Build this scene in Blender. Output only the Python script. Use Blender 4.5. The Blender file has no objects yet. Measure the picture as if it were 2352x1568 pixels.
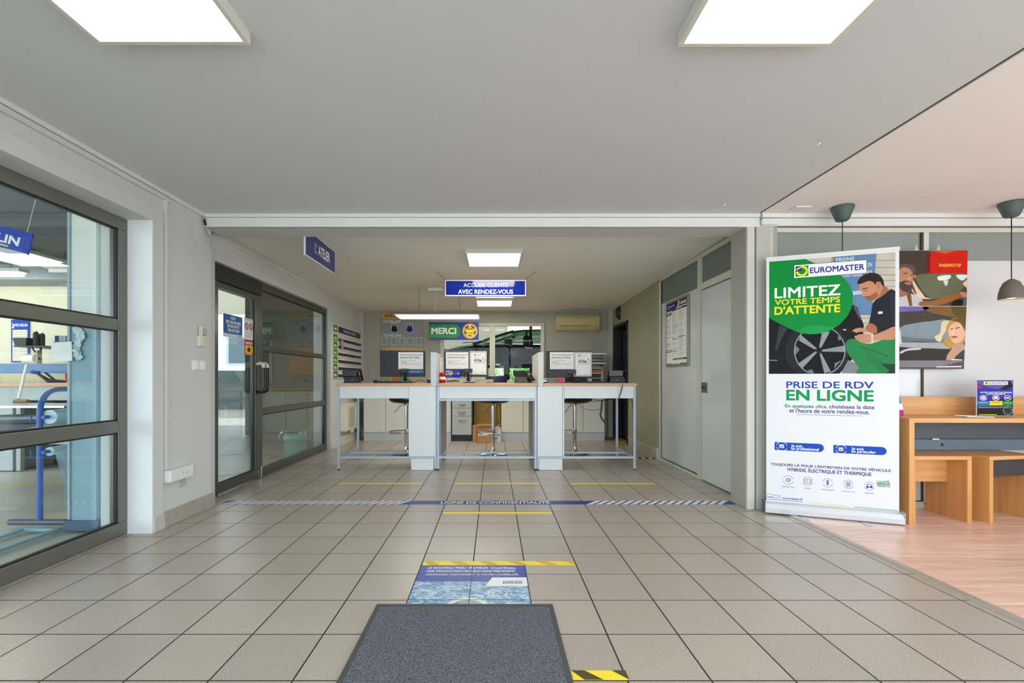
import bpy, bmesh, math, random
from mathutils import Vector, Matrix
random.seed(7)
SC = bpy.context.scene
COL = SC.collection
PI = math.pi

# ---------------------------------------------------------------- camera, world, light, exposure
CAM_H, F_PX, VX, VY = 1.08, 1058.0, 1134.0, 870.0
cam_d = bpy.data.cameras.new('camera'); cam = bpy.data.objects.new('camera', cam_d); COL.objects.link(cam)
cam.location = (0, 0, CAM_H); cam.rotation_euler = (PI / 2, 0, 0)
cam_d.sensor_width = 36; cam_d.lens = 36 * F_PX / 2352
cam_d.shift_x = (1176 - VX) / 2352; cam_d.shift_y = (VY - 784) / 2352
cam_d.clip_start = .02; cam_d.clip_end = 200
SC.camera = cam
SC.view_settings.view_transform = 'Standard'; SC.view_settings.look = 'None'
SC.view_settings.exposure = 0.70; SC.view_settings.gamma = 1; SC.view_settings.use_curve_mapping = False
SC.cycles.use_denoising = True
SC.cycles.max_bounces = 10; SC.cycles.diffuse_bounces = 6; SC.cycles.glossy_bounces = 5
SC.cycles.transparent_max_bounces = 16; SC.cycles.transmission_bounces = 6
SC.cycles.sample_clamp_indirect = 6; SC.cycles.caustics_reflective = False; SC.cycles.caustics_refractive = False
W = bpy.data.worlds.new('World'); SC.world = W; W.use_nodes = True
_bg = W.node_tree.nodes['Background']
_bg.inputs[0].default_value = (.80, .91, 1.0, 1); _bg.inputs[1].default_value = 3.2     # overcast sky

def area_light(name, loc, rot, sx, sy, power, color, portal=False):
    d = bpy.data.lights.new(name, 'AREA'); d.shape = 'RECTANGLE'; d.size = sx; d.size_y = sy
    d.energy = power; d.color = color
    o = bpy.data.objects.new(name, d); COL.objects.link(o); o.location = loc; o.rotation_euler = rot
    if portal: d.cycles.is_portal = True
    return o
sun_d = bpy.data.lights.new('sun', 'SUN'); sun_d.energy = 2.8; sun_d.color = (1, .95, .88); sun_d.angle = .02
sun = bpy.data.objects.new('sun', sun_d); COL.objects.link(sun); sun.rotation_euler = Vector((-1, -.85, -1.45)).to_track_quat('-Z', 'Y').to_euler()
# the shopfront behind the camera and the side window let the sky in
area_light('shopfront_portal', (1.5, -1.38, 1.3), (PI / 2, 0, 0), 7.6, 2.2, 1, (1, 1, 1), True)
area_light('side_window_portal', (5.62, .4, 1.35), (PI / 2, 0, PI / 2), 2.7, 2.0, 1, (1, 1, 1), True)

# ---------------------------------------------------------------- helpers
def onY(px, py, Y): return (px - VX) * Y / F_PX, CAM_H + (VY - py) * Y / F_PX          # measured photo point -> (x, z) on a plane Y
def onX(px, py, X):
    Y = X * F_PX / (px - VX); return Y, CAM_H + (VY - py) * Y / F_PX                    # -> (y, z) on a plane X
def onZ(px, py, Z=0.0):
    Y = F_PX * (CAM_H - Z) / (py - VY); return (px - VX) * Y / F_PX, Y                  # -> (x, y) on a level Z

def lin(h):
    h = h.lstrip('#'); r = []
    for i in (0, 2, 4):
        c = int(h[i:i + 2], 16) / 255
        r.append(c / 12.92 if c <= .04045 else ((c + .055) / 1.055) ** 2.4)
    return r
MATS = {}
def mat(hexc, rough=.55, metal=0.0, var=.05, scale=6.0, bump=0.0, bscale=120.0, spec=.5, coat=0.0):
    key = (hexc, rough, metal, var, scale, bump, bscale, spec, coat)
    if key in MATS: return MATS[key]
    m = bpy.data.materials.new('surface_' + hexc.lstrip('#')); m.use_nodes = True
    nt = m.node_tree; N = nt.nodes; L = nt.links
    b = N['Principled BSDF']; c = lin(hexc)
    b.inputs['Roughness'].default_value = rough; b.inputs['Metallic'].default_value = metal
    b.inputs['Specular IOR Level'].default_value = spec; b.inputs['Coat Weight'].default_value = coat
    tc = N.new('ShaderNodeTexCoord')
    if var > 0:
        no = N.new('ShaderNodeTexNoise'); no.inputs['Scale'].default_value = scale; no.inputs['Detail'].default_value = 3
        L.new(tc.outputs['Object'], no.inputs['Vector'])
        mx = N.new('ShaderNodeMix'); mx.data_type = 'RGBA'
        mx.inputs['A'].default_value = [x * (1 - var) for x in c] + [1]
        mx.inputs['B'].default_value = [min(1, x * (1 + var)) for x in c] + [1]
        L.new(no.outputs['Fac'], mx.inputs['Factor']); L.new(mx.outputs['Result'], b.inputs['Base Color'])
    else:
        b.inputs['Base Color'].default_value = c + [1]
    if bump > 0:
        n2 = N.new('ShaderNodeTexNoise'); n2.inputs['Scale'].default_value = bscale; n2.inputs['Detail'].default_value = 2
        L.new(tc.outputs['Object'], n2.inputs['Vector'])
        bp = N.new('ShaderNodeBump'); bp.inputs['Strength'].default_value = bump; bp.inputs['Distance'].default_value = .01
        L.new(n2.outputs['Fac'], bp.inputs['Height']); L.new(bp.outputs['Normal'], b.inputs['Normal'])
    MATS[key] = m; return m
def deep(hexc):
    """printing inks are a little deeper than their screen colours"""
    if hexc.lower() == '#000000': return hexc
    c = [int(hexc.lstrip('#')[i:i + 2], 16) / 255 for i in (0, 2, 4)]; mx, mn = max(c), min(c)
    if min(c[0], c[1]) > .70: return hexc                        # yellows and whites stay
    s = (mx - mn) / mx if mx else 0
    return '#' + ''.join('%02x' % max(0, round(255 * (x * (1 - .08 * s) - .22 * mn * s))) for x in c)
def ink(hexc): return mat(deep(hexc), .5, var=.02, scale=3.0, spec=.15)
def emit(name, rgb, strength):
    m = bpy.data.materials.new(name); m.use_nodes = True; nt = m.node_tree
    b = nt.nodes['Principled BSDF']; b.inputs['Base Color'].default_value = (.9, .9, .85, 1)
    b.inputs['Emission Color'].default_value = (*rgb, 1); b.inputs['Emission Strength'].default_value = strength
    return m
def glass(name, tint, gloss=1.0, rough=.0):
    m = bpy.data.materials.new(name); m.use_nodes = True; nt = m.node_tree; nt.nodes.clear(); N = nt.nodes; L = nt.links
    out = N.new('ShaderNodeOutputMaterial'); t = N.new('ShaderNodeBsdfTransparent'); t.inputs[0].default_value = (*tint, 1)
    g = N.new('ShaderNodeBsdfGlossy'); g.inputs['Roughness'].default_value = rough; g.inputs['Color'].default_value = (gloss, gloss, gloss, 1)
    ge = N.new('ShaderNodeNewGeometry'); dt = N.new('ShaderNodeVectorMath'); dt.operation = 'DOT_PRODUCT'
    L.new(ge.outputs['Incoming'], dt.inputs[0]); L.new(ge.outputs['Normal'], dt.inputs[1])
    ab = N.new('ShaderNodeMath'); ab.operation = 'ABSOLUTE'; L.new(dt.outputs['Value'], ab.inputs[0])
    om = N.new('ShaderNodeMath'); om.operation = 'SUBTRACT'; om.inputs[0].default_value = 1.0; L.new(ab.outputs[0], om.inputs[1])
    pw = N.new('ShaderNodeMath'); pw.operation = 'POWER'; pw.inputs[1].default_value = 4.2; L.new(om.outputs[0], pw.inputs[0])
    fr = N.new('ShaderNodeMath'); fr.operation = 'MULTIPLY_ADD'; fr.inputs[1].default_value = .9; fr.inputs[2].default_value = .035; L.new(pw.outputs[0], fr.inputs[0])
    no = N.new('ShaderNodeTexNoise'); no.inputs['Scale'].default_value = 2.0
    m1 = N.new('ShaderNodeMath'); m1.operation = 'MULTIPLY'; m1.inputs[1].default_value = .03
    L.new(no.outputs['Fac'], m1.inputs[0])
    m2 = N.new('ShaderNodeMath'); m2.operation = 'MULTIPLY_ADD'; m2.inputs[1].default_value = 1.0; m2.use_clamp = True
    L.new(fr.outputs[0], m2.inputs[0]); L.new(m1.outputs[0], m2.inputs[2])
    mx = N.new('ShaderNodeMixShader'); L.new(m2.outputs[0], mx.inputs[0]); L.new(t.outputs[0], mx.inputs[1]); L.new(g.outputs[0], mx.inputs[2])
    L.new(mx.outputs[0], out.inputs[0]); return m

_TXT = {}
def text_geo(s, bold=0.0):
    k = (s, bold)
    if k in _TXT: return _TXT[k]
    cu = bpy.data.curves.new('lettering', 'FONT'); cu.body = s; cu.size = 1; cu.dimensions = '2D'; cu.fill_mode = 'FRONT'
    cu.resolution_u = 3; cu.offset = bold
    o = bpy.data.objects.new('lettering', cu); COL.objects.link(o)
    bpy.context.view_layer.update()
    me = bpy.data.meshes.new_from_object(o.evaluated_get(bpy.context.evaluated_depsgraph_get()))
    vs = [(v.co.x, v.co.y) for v in me.vertices]; fs = [tuple(p.vertices) for p in me.polygons]
    bpy.data.objects.remove(o); bpy.data.curves.remove(cu); bpy.data.meshes.remove(me)
    _TXT[k] = (vs, fs); return _TXT[k]

def clip_poly(pts, quad):
    """keep the part of a print inside a convex outline"""
    ar = sum(quad[i - 1][0] * quad[i][1] - quad[i][0] * quad[i - 1][1] for i in range(len(quad)))
    q = quad if ar > 0 else quad[::-1]
    for i in range(len(q)):
        (ax, ay), (bx, by) = q[i - 1], q[i]; out = []
        side = lambda p: (bx - ax) * (p[1] - ay) - (by - ay) * (p[0] - ax)
        for k in range(len(pts)):
            p, c = pts[k - 1], pts[k]; sp, sc_ = side(p), side(c)
            if (sp >= 0) != (sc_ >= 0):
                t = sp / (sp - sc_); out.append((p[0] + (c[0] - p[0]) * t, p[1] + (c[1] - p[1]) * t))
            if sc_ >= 0: out.append(c)
        pts = out
        if len(pts) < 3: return []
    return pts
def smooth_loop(pts, n=5):
    out = []; m = len(pts)
    for i in range(m):
        p0, p1, p2, p3 = (pts[(i + k - 1) % m] for k in range(4))
        for j in range(n):
            t = j / n
            out.append(tuple(.5 * (2 * p1[a] + (p2[a] - p0[a]) * t + (2 * p0[a] - 5 * p1[a] + 4 * p2[a] - p3[a]) * t * t
                                   + (3 * p1[a] - p0[a] - 3 * p2[a] + p3[a]) * t ** 3) for a in range(len(p1))))
    return out

class MB:
    def __init__(s): s.v = []; s.f = []; s.m = []; s.s = []; s.mats = []
    def mi(s, m):
        if m not in s.mats: s.mats.append(m)
        return s.mats.index(m)
    def add(s, vs, fs, m, smooth=False):
        b = len(s.v); i = s.mi(m); s.v += [tuple(v) for v in vs]
        for f in fs: s.f.append(tuple(b + k for k in f)); s.m.append(i); s.s.append(smooth)
        return s
    def box(s, x0, x1, y0, y1, z0, z1, m):
        x0, x1 = sorted((x0, x1)); y0, y1 = sorted((y0, y1)); z0, z1 = sorted((z0, z1))
        vs = [(x, y, z) for z in (z0, z1) for y in (y0, y1) for x in (x0, x1)]
        return s.add(vs, [(0, 2, 3, 1), (4, 5, 7, 6), (0, 1, 5, 4), (2, 6, 7, 3), (0, 4, 6, 2), (1, 3, 7, 5)], m)
    def quad(s, a, b, c, d, m): return s.add([a, b, c, d], [(0, 1, 2, 3)], m)
    def poly(s, pts, m): return s.add(pts, [tuple(range(len(pts)))], m)
    def bar(s, p, q, w, h, m):
        p, q = Vector(p), Vector(q); d = (q - p).normalized()
        up = Vector((0, 0, 1)) if abs(d.z) < .95 else Vector((0, 1, 0))
        a = d.cross(up).normalized() * (w / 2); b = a.cross(d).normalized() * (h / 2)
        vs = [p - a - b, p + a - b, p + a + b, p - a + b, q - a - b, q + a - b, q + a + b, q - a + b]
        return s.add(vs, [(3, 2, 1, 0), (4, 5, 6, 7), (0, 1, 5, 4), (1, 2, 6, 5), (2, 3, 7, 6), (3, 0, 4, 7)], m)
    def tube(s, path, r, m, n=10, cap=True):
        P = [Vector(p) for p in path]; rings = []; prev = None
        for i, p in enumerate(P):
            d = (P[min(i + 1, len(P) - 1)] - P[max(i - 1, 0)]).normalized()
            if prev is None:
                u = Vector((0, 0, 1)) if abs(d.z) < .9 else Vector((1, 0, 0)); a = d.cross(u).normalized()
            else:
                a = (prev - d * prev.dot(d)).normalized()
            prev = a; b = d.cross(a); rr = r[i] if isinstance(r, (list, tuple)) else r
            rings.append([p + a * rr * math.cos(2 * PI * k / n) + b * rr * math.sin(2 * PI * k / n) for k in range(n)])
        vs = [v for R in rings for v in R]; fs = []
        for i in range(len(P) - 1):
            for k in range(n): fs.append((i * n + k, i * n + (k + 1) % n, (i + 1) * n + (k + 1) % n, (i + 1) * n + k))
        s.add(vs, fs, m, True)
        if cap: s.add(rings[0], [tuple(range(n - 1, -1, -1))], m); s.add(rings[-1], [tuple(range(n))], m)
        return s
    def cyl(s, p, q, r, m, n=16): return s.tube([p, q], r, m, n)
    def lathe(s, prof, c, m, n=28, a0=0.0, a1=2 * PI, axis='z'):
        full = abs(a1 - a0 - 2 * PI) < 1e-6; k = n if full else n + 1; vs = []; fs = []
        for (r, z) in prof:
            for i in range(k):
                a = a0 + (a1 - a0) * i / n
                if axis == 'z': vs.append((c[0] + r * math.cos(a), c[1] + r * math.sin(a), c[2] + z))
                else: vs.append((c[0] + z, c[1] + r * math.cos(a), c[2] + r * math.sin(a)))
        for j in range(len(prof) - 1):
            for i in range(n):
                i2 = (i + 1) % k; fs.append((j * k + i, j * k + i2, (j + 1) * k + i2, (j + 1) * k + i))
        return s.add(vs, fs, m, True)
    def prism(s, pts, d0, d1, m, axis='y', smooth=False):
        f = {'y': lambda a, b, d: (a, d, b), 'x': lambda a, b, d: (d, a, b), 'z': lambda a, b, d: (a, b, d)}[axis]
        n = len(pts); vs = [f(a, b, d0) for a, b in pts] + [f(a, b, d1) for a, b in pts]
        fs = [tuple(range(n)), tuple(range(2 * n - 1, n - 1, -1))] 
        s.add(vs, fs, m)
        return s.add(vs, [(i, n + i, n + (i + 1) % n, (i + 1) % n) for i in range(n)], m, smooth)
    # flat print: F maps (u, v, w) to a point, w is the height of the ink layer
    def rect(s, F, u0, u1, v0, v1, w, m): return s.poly([F(u0, v0, w), F(u1, v0, w), F(u1, v1, w), F(u0, v1, w)], m)
    def shape(s, F, pts, w, m): return s.poly([F(a, b, w) for a, b in pts], m)
    def blob(s, F, pts, w, m, n=4): return s.shape(F, smooth_loop(pts, n), w, m)
    def disc(s, F, u, v, r, w, m, n=28, ry=None):
        return s.shape(F, [(u + r * math.cos(2 * PI * k / n), v + (ry or r) * math.sin(2 * PI * k / n)) for k in range(n)], w, m)
    def ring(s, F, u, v, r0, r1, w, m, a0=0, a1=2 * PI, n=28):
        vs = []; fs = []
        for k in range(n + 1):
            a = a0 + (a1 - a0) * k / n
            vs += [F(u + r0 * math.cos(a), v + r0 * math.sin(a), w), F(u + r1 * math.cos(a), v + r1 * math.sin(a), w)]
        for k in range(n): fs.append((2 * k, 2 * k + 1, 2 * k + 3, 2 * k + 2))
        return s.add(vs, fs, m)
    def text(s, t, F, u0, u1, v0, v1, w, m, bold=0.0, shear=0.0):
        """lettering fitted into the box u0..u1, v0..v1"""
        vs, fs = text_geo(t)
        if not vs: return s
        x0 = min(a for a, b in vs); x1 = max(a for a, b in vs); y0 = 0.0; y1 = min(max(b for a, b in vs), max(b for a, b in text_geo('H')[0]))      # baseline to cap height
        q = [(u0 + (a - x0) / (x1 - x0) * (u1 - u0), v0 + (b - y0) / (y1 - y0) * (v1 - v0)) for a, b in vs]
        bx, by = bold * .8 * (u1 - u0) / (x1 - x0), bold * .8 * (v1 - v0) / (y1 - y0)          # heavier strokes: overprinted copies
        for i, (da, db) in enumerate(((0, 0), (bx, by), (-bx, -by), (bx, -by), (-bx, by)) if bold > 0 else ((0, 0),)):
            s.add([F(a + da + shear * (b - v0), b + db, w + i * (w * 0 + 1e-5)) for a, b in q], fs, m)
        return s
    def build(s, name, parent=None, loc=None, bevel=0.0, seg=2, angle=.6, local=False):
        """verts are world coordinates unless local; an unparented mesh gets its origin at loc"""
        if loc is None: off = Vector((0, 0, 0))
        else: off = Vector(loc)
        if parent is not None and not local:
            p = parent
            while p is not None: off = off + p.location; p = p.parent
        if local: off = Vector((0, 0, 0))
        me = bpy.data.meshes.new(name); me.from_pydata([tuple(Vector(v) - off) for v in s.v], [], s.f)
        for m in s.mats: me.materials.append(m)
        me.polygons.foreach_set('material_index', s.m); me.polygons.foreach_set('use_smooth', s.s); me.update()
        if any(s.s): me.set_sharp_from_angle(angle=angle)
        o = bpy.data.objects.new(name, me); COL.objects.link(o)
        if parent is not None: o.parent = parent
        elif loc is not None: o.location = loc
        if bevel > 0:
            md = o.modifiers.new('edge', 'BEVEL'); md.width = bevel; md.segments = seg; md.limit_method = 'ANGLE'; md.angle_limit = .7
        return o

def tag(o, label, cat, group=None):
    o['label'] = label; o['category'] = cat
    if group: o['group'] = group
    return o
def thing(name, loc, label, cat, rz=0.0, group=None):
    o = bpy.data.objects.new(name, None); COL.objects.link(o); o.location = loc; o.rotation_euler = (0, 0, rz); o.empty_display_size = .1
    return tag(o, label, cat, group)
def struct(o): o['kind'] = 'structure'; return o
def base(name, loc=(0, 0, 0)):
    o = bpy.data.objects.new(name, None); COL.objects.link(o); o.location = loc; o['kind'] = 'structure'; return o
def dup(root, loc, rz, label, group=None):
    r = root.copy(); COL.objects.link(r); r.location = loc; r.rotation_euler = (0, 0, rz); r['label'] = label
    if group: r['group'] = group
    for ch in list(root.children):
        c = ch.copy(); COL.objects.link(c); c.parent = r
        for g in list(ch.children):
            d = g.copy(); COL.objects.link(d); d.parent = c
    return r
def FY(x, y, z): return lambda u, v, w: (x + u, y - w, z + v)      # faces the camera
def FPX(x, y, z): return lambda u, v, w: (x + w, y + u, z + v)     # faces +X
def FNX(x, y, z): return lambda u, v, w: (x - w, y - u, z + v)     # faces -X
def FZ(x, y, z): return lambda u, v, w: (x + u, y + v, z + w)      # lies on the floor

# ---------------------------------------------------------------- shared materials
WALL = mat('#cfd0cd', .8, var=.05, scale=1.2, bump=.12, bscale=260)
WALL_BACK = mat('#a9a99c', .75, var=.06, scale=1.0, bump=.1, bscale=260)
WHITE = mat('#e4e6e4', .5, var=.03)
CREAM = mat('#d9d6c6', .5, var=.04)
FRAME = mat('#74746c', .34, metal=.35, var=.1, scale=3)
FRAME2 = mat('#565852', .3, metal=.4, var=.1, scale=3)
RUBBER = mat('#101110', .6, var=0)
STEEL = mat('#aebccb', .38, metal=.25, var=.03)
CHROME = mat('#d8d8d6', .12, metal=1.0, var=.02)
BLACK = mat('#131416', .4, var=.1)
BLACKP = mat('#1a1c1f', .5, var=.1, bump=.1)
LAMINATE_W = mat('#dfe4e6', .35, var=.02)
PAPER = mat('#eef0ee', .7, var=.02)
BLUE = ink('#1d3f9e'); WHITEI = ink('#f2f3f1'); YELLOW = ink('#f3d42a'); GREEN = ink('#0f9a3c'); DARKI = ink('#24252c')
GLASS = glass('clear_glass', (.90, .945, .94)); GLASS_T = mat('#8f9794', .08, var=.03, scale=2.0); GLASS_T2 = mat('#67746f', .06, var=.03, scale=2.0); GLASS_B = glass('back_window_glass', (.95, .97, .96), .18)
def wood(name, c1, c2, rough=.42, sc=(1.2, 22, 22), axis=0):
    m = bpy.data.materials.new(name); m.use_nodes = True; nt = m.node_tree; N = nt.nodes; L = nt.links; b = N['Principled BSDF']
    tc = N.new('ShaderNodeTexCoord'); mp = N.new('ShaderNodeMapping'); L.new(tc.outputs['Object'], mp.inputs['Vector'])
    s = [sc[1]] * 3; s[axis] = sc[0]; mp.inputs['Scale'].default_value = s
    no = N.new('ShaderNodeTexNoise'); no.inputs['Scale'].default_value = 1.6; no.inputs['Detail'].default_value = 5; no.inputs['Distortion'].default_value = .4
    L.new(mp.outputs[0], no.inputs['Vector'])
    cr = N.new('ShaderNodeValToRGB'); cr.color_ramp.elements[0].position = .3; cr.color_ramp.elements[1].position = .7
    cr.color_ramp.elements[0].color = lin(c1) + [1]; cr.color_ramp.elements[1].color = lin(c2) + [1]
    L.new(no.outputs['Fac'], cr.inputs['Fac']); L.new(cr.outputs[0], b.inputs['Base Color']); b.inputs['Roughness'].default_value = rough
    return m
WOOD_TOP = wood('beech_edge', '#c99a72', '#d9ab84')
WOOD_X = wood('beech_along', '#cb9152', '#deaa6e', .4, axis=0)
WOOD_Z = wood('beech_upright', '#c88d4e', '#dba566', .4, axis=2)
# ================================================================ SETTING
def tile_material():
    m = bpy.data.materials.new('terrazzo_tile'); m.use_nodes = True; nt = m.node_tree; N = nt.nodes; L = nt.links; b = N['Principled BSDF']
    tc = N.new('ShaderNodeNewGeometry'); oi = N.new('ShaderNodeObjectInfo')
    n1 = N.new('ShaderNodeTexNoise'); n1.inputs['Scale'].default_value = 260; n1.inputs['Detail'].default_value = 1.5; n1.inputs['Roughness'].default_value = .6
    L.new(tc.outputs['Position'], n1.inputs['Vector'])
    cr = N.new('ShaderNodeValToRGB'); e = cr.color_ramp.elements
    e[0].position = .31; e[0].color = lin('#5f574e') + [1]; e[1].position = .70; e[1].color = lin('#f0ede6') + [1]
    for p, c in ((.38, '#aea397'), (.64, '#bab0a4')):
        x = e.new(p); x.color = lin(c) + [1]
    L.new(n1.outputs['Fac'], cr.inputs['Fac'])
    n2 = N.new('ShaderNodeTexNoise'); n2.inputs['Scale'].default_value = 1.3; L.new(tc.outputs['Position'], n2.inputs['Vector'])
    ma = N.new('ShaderNodeMath'); ma.operation = 'MULTIPLY_ADD'; ma.inputs[1].default_value = .10; ma.inputs[2].default_value = .86
    L.new(oi.outputs['Random'], ma.inputs[0])
    mb = N.new('ShaderNodeMath'); mb.operation = 'MULTIPLY_ADD'; mb.inputs[1].default_value = .16; L.new(n2.outputs['Fac'], mb.inputs[0]); L.new(ma.outputs[0], mb.inputs[2])
    hs = N.new('ShaderNodeHueSaturation'); L.new(mb.outputs[0], hs.inputs['Value']); L.new(cr.outputs[0], hs.inputs['Color'])
    L.new(hs.outputs[0], b.inputs['Base Color'])
    b.inputs['Roughness'].default_value = .3
    return m
TILE = tile_material()
GROUT = mat('#2c2723', .85, var=.15, scale=9)

# ground outside
struct(MB().box(-60, 60, -60, 80, -.5, -.12, mat('#d0cec8', .9, var=.08, scale=.6)).build('ground_surface', loc=(0, 0, -.12)))

# tiled floor: bed of grout, one object per tile that shows, the rest joined
floor = struct(MB().box(-2.78, 2.35, -1.45, 8.8, -.10, -.0007, GROUT).build('floor', loc=(0, 3, -.0007)))
tb = MB().box(-.1466, .1466, -.1466, .1466, -.004, 0, TILE)
proto = tb.build('tile', floor, local=True)
GX, GY = -.1204, 1.95
first = True
far = MB()
for j in range(-12, 23):
    for i in range(-9, 9):
        x0, x1 = GX + .3 * i, GX + .3 * (i + 1); y0, y1 = GY + .3 * j, GY + .3 * (j + 1)
        if x0 > 2.3 or y0 > 8.7: continue
        near = -3 <= j <= 13 and i < 8 and i > -9
        full = x1 <= 2.335 and x0 >= -2.9
        if near and full:
            o = proto if first else proto.copy()
            if not first: COL.objects.link(o); o.parent = floor
            first = False
            o.location = ((x0 + x1) / 2, (y0 + y1) / 2 - 3, .0007)
        else:
            far.box(x0 + .0034, min(x1, 2.335) - .0034, y0 + .0034, y1 - .0034, -.001, 0, TILE)
o = far.build('tile_field', floor); o['kind'] = 'stuff'

# laminate floor of the waiting corner
def lam_material():
    m = bpy.data.materials.new('pink_laminate'); m.use_nodes = True; nt = m.node_tree; N = nt.nodes; L = nt.links; b = N['Principled BSDF']
    tc = N.new('ShaderNodeNewGeometry'); oi = N.new('ShaderNodeObjectInfo')
    mp = N.new('ShaderNodeMapping'); mp.inputs['Scale'].default_value = (1.2, 12, 1); L.new(tc.outputs['Position'], mp.inputs['Vector'])
    no = N.new('ShaderNodeTexNoise'); no.inputs['Scale'].default_value = 2.2; no.inputs['Detail'].default_value = 5; no.inputs['Distortion'].default_value = .6
    L.new(mp.outputs[0], no.inputs['Vector'])
    cr = N.new('ShaderNodeValToRGB'); e = cr.color_ramp.elements; e[0].position = .3; e[1].position = .72
    e[0].color = lin('#dfb5a0') + [1]; e[1].color = lin('#f2d3c4') + [1]; L.new(no.outputs['Fac'], cr.inputs['Fac'])
    ma = N.new('ShaderNodeMath'); ma.operation = 'MULTIPLY_ADD'; ma.inputs[1].default_value = .10; ma.inputs[2].default_value = .95; L.new(oi.outputs['Random'], ma.inputs[0])
    hs = N.new('ShaderNodeHueSaturation'); L.new(ma.outputs[0], hs.inputs['Value']); L.new(cr.outputs[0], hs.inputs['Color']); L.new(hs.outputs[0], b.inputs['Base Color'])
    b.inputs['Roughness'].default_value = .27
    return m
LAM = lam_material()
lam = struct(MB().box(2.35, 5.7, -1.45, 3.96, -.10, -.002, mat('#8a6a55', .7)).build('floor_laminate', loc=(4, 1.2, -.002)))
pk = MB().box(-.6, .6, -.0965, .0965, -.004, 0, LAM).build('plank', lam, local=True, bevel=.0008, seg=1)
first = True
for r in range(28):
    y = 3.86 - .195 * r; off = (.35, .85, 0.1, .6)[r % 4]
    for q in range(-1, 4):
        a = max(2.375, 2.36 + off + 1.202 * (q - .5) - .6 + .001); b_ = min(5.69, 2.36 + off + 1.202 * (q - .5) + .6)
        if b_ - a < .06: continue
        o = pk if first else pk.copy()
        if not first: COL.objects.link(o); o.parent = lam
        first = False
        o.location = ((a + b_) / 2 - 4, y - 1.2, .008); o.scale = ((b_ - a) / 1.2, 1, 1)
ts = MB().prism([(2.325, 0.0), (2.335, .010), (2.365, .012), (2.378, .006), (2.378, 0)], -1.4, 3.80, mat('#b9b2a4', .35, metal=.4), 'y')
sc_ = MB()
for k in range(22): sc_.lathe([(.0, .0135), (.0035, .0132), (.004, .011)], (2.352, -1.2 + .23 * k, 0), mat('#77726a', .3, metal=.8), 8)
t1 = struct(ts.build('trim_1', loc=(2.35, 1.2, 0))); s = sc_.build('screw', t1); s['kind'] = 'stuff'

# ceilings
def ceil_mat(hexc):
    m = mat(hexc, .85, var=.035, scale=.9, bump=.0); nt = m.node_tree; N = nt.nodes; L = nt.links
    tc = [n for n in N if n.type == 'TEX_COORD'][0]
    mp = N.new('ShaderNodeMapping'); mp.inputs['Scale'].default_value = (160, 60, 1); L.new(tc.outputs['Object'], mp.inputs[0])
    no = N.new('ShaderNodeTexNoise'); no.inputs['Scale'].default_value = 1.0; L.new(mp.outputs[0], no.inputs[0])
    bp = N.new('ShaderNodeBump'); bp.inputs['Strength'].default_value = .25; bp.inputs['Distance'].default_value = .004
    L.new(no.outputs['Fac'], bp.inputs['Height']); L.new(bp.outputs[0], N['Principled BSDF'].inputs['Normal']); return m
CEIL = ceil_mat('#d3d5d7')
struct(MB().box(-2.75, 2.176, -1.45, 3.95, 2.44, 2.56, CEIL).build('ceiling', loc=(0, 1.2, 2.44)))
struct(MB().box(2.200, 5.75, -1.45, 3.95, 2.44, 2.56, ceil_mat('#f0ebe8')).build('ceiling_waiting', loc=(4, 1.2, 2.44)))  # pinkish tint stands for light bounced up from the laminate
struct(MB().box(2.170, 2.204, -1.45, 3.8, 2.447, 2.56, mat('#565654', .8)).build('trim_2', loc=(2.19, 1.2, 2.45)))
CEIL2 = ceil_mat('#ecede6')
struct(MB().prism([(3.95, 2.445), (8.8, 2.357), (8.8, 2.56), (3.95, 2.56)], -2.75, 2.36, CEIL2, 'x').build('ceiling_back', loc=(0, 6, 2.4)))
# beam over the passage with its stepped moulding
bm = MB().box(-2.40, 2.20, 3.82, 4.08, 2.337, 2.45, mat('#c9cac8', .7)).box(-2.40, 2.20, 3.805, 3.83, 2.337, 2.412, mat('#e2e4e3', .6)).box(-2.40, 2.196, 3.79, 3.83, 2.414, 2.445, mat('#e2e4e3', .6))
struct(bm.build('trim_3', loc=(0, 3.9, 2.34), bevel=.002))
bm = MB().box(2.225, 5.7, 3.80, 3.83, 2.345, 2.405, mat('#e2e4e3', .6)).box(2.21, 5.7, 3.785, 3.83, 2.409, 2.445, mat('#e2e4e3', .6)).box(2.205, 2.33, 3.78, 3.83, 2.35, 2.395, mat('#e2e4e3', .6))
struct(bm.build('trim_4', loc=(4, 3.8, 2.35), bevel=.002))

# left wall
wl = MB()
wl.box(-2.75, -2.40, -1.45, 3.91, 2.19, 2.5, WALL).box(-2.75, -2.40, 3.225, 3.91, 0, 2.19, WALL).box(-2.75, -2.40, -1.45, -.6, 0, 2.19, WALL)
wl.box(-2.62, -2.387, 3.219, 3.2245, 0, 2.19, mat('#e9eef0', .6))  # jamb face: paler, bluer tone standing for the daylight on it
wl.box(-2.75, -2.50, 3.91, 4.13, 0, 2.5, WALL).box(-2.75, -2.50, 4.13, 7.03, 2.14, 2.5, WALL).box(-2.75, -2.50, 7.03, 8.8, 0, 2.5, WALL)
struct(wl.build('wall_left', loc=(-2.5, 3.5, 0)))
cs = MB().box(-2.402, -2.386, -.7, 3.33, 2.19, 2.296, WALL).box(-2.402, -2.386, 3.2246, 3.33, 0.0, 2.19, WALL)
cs.box(-2.502, -2.490, 4.13, 7.13, 2.14, 2.225, WALL).box(-2.502, -2.490, 7.03, 7.13, 0, 2.14, WALL)
struct(cs.build('trim_5', loc=(-2.4, 3.3, 0), bevel=.002))
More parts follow.
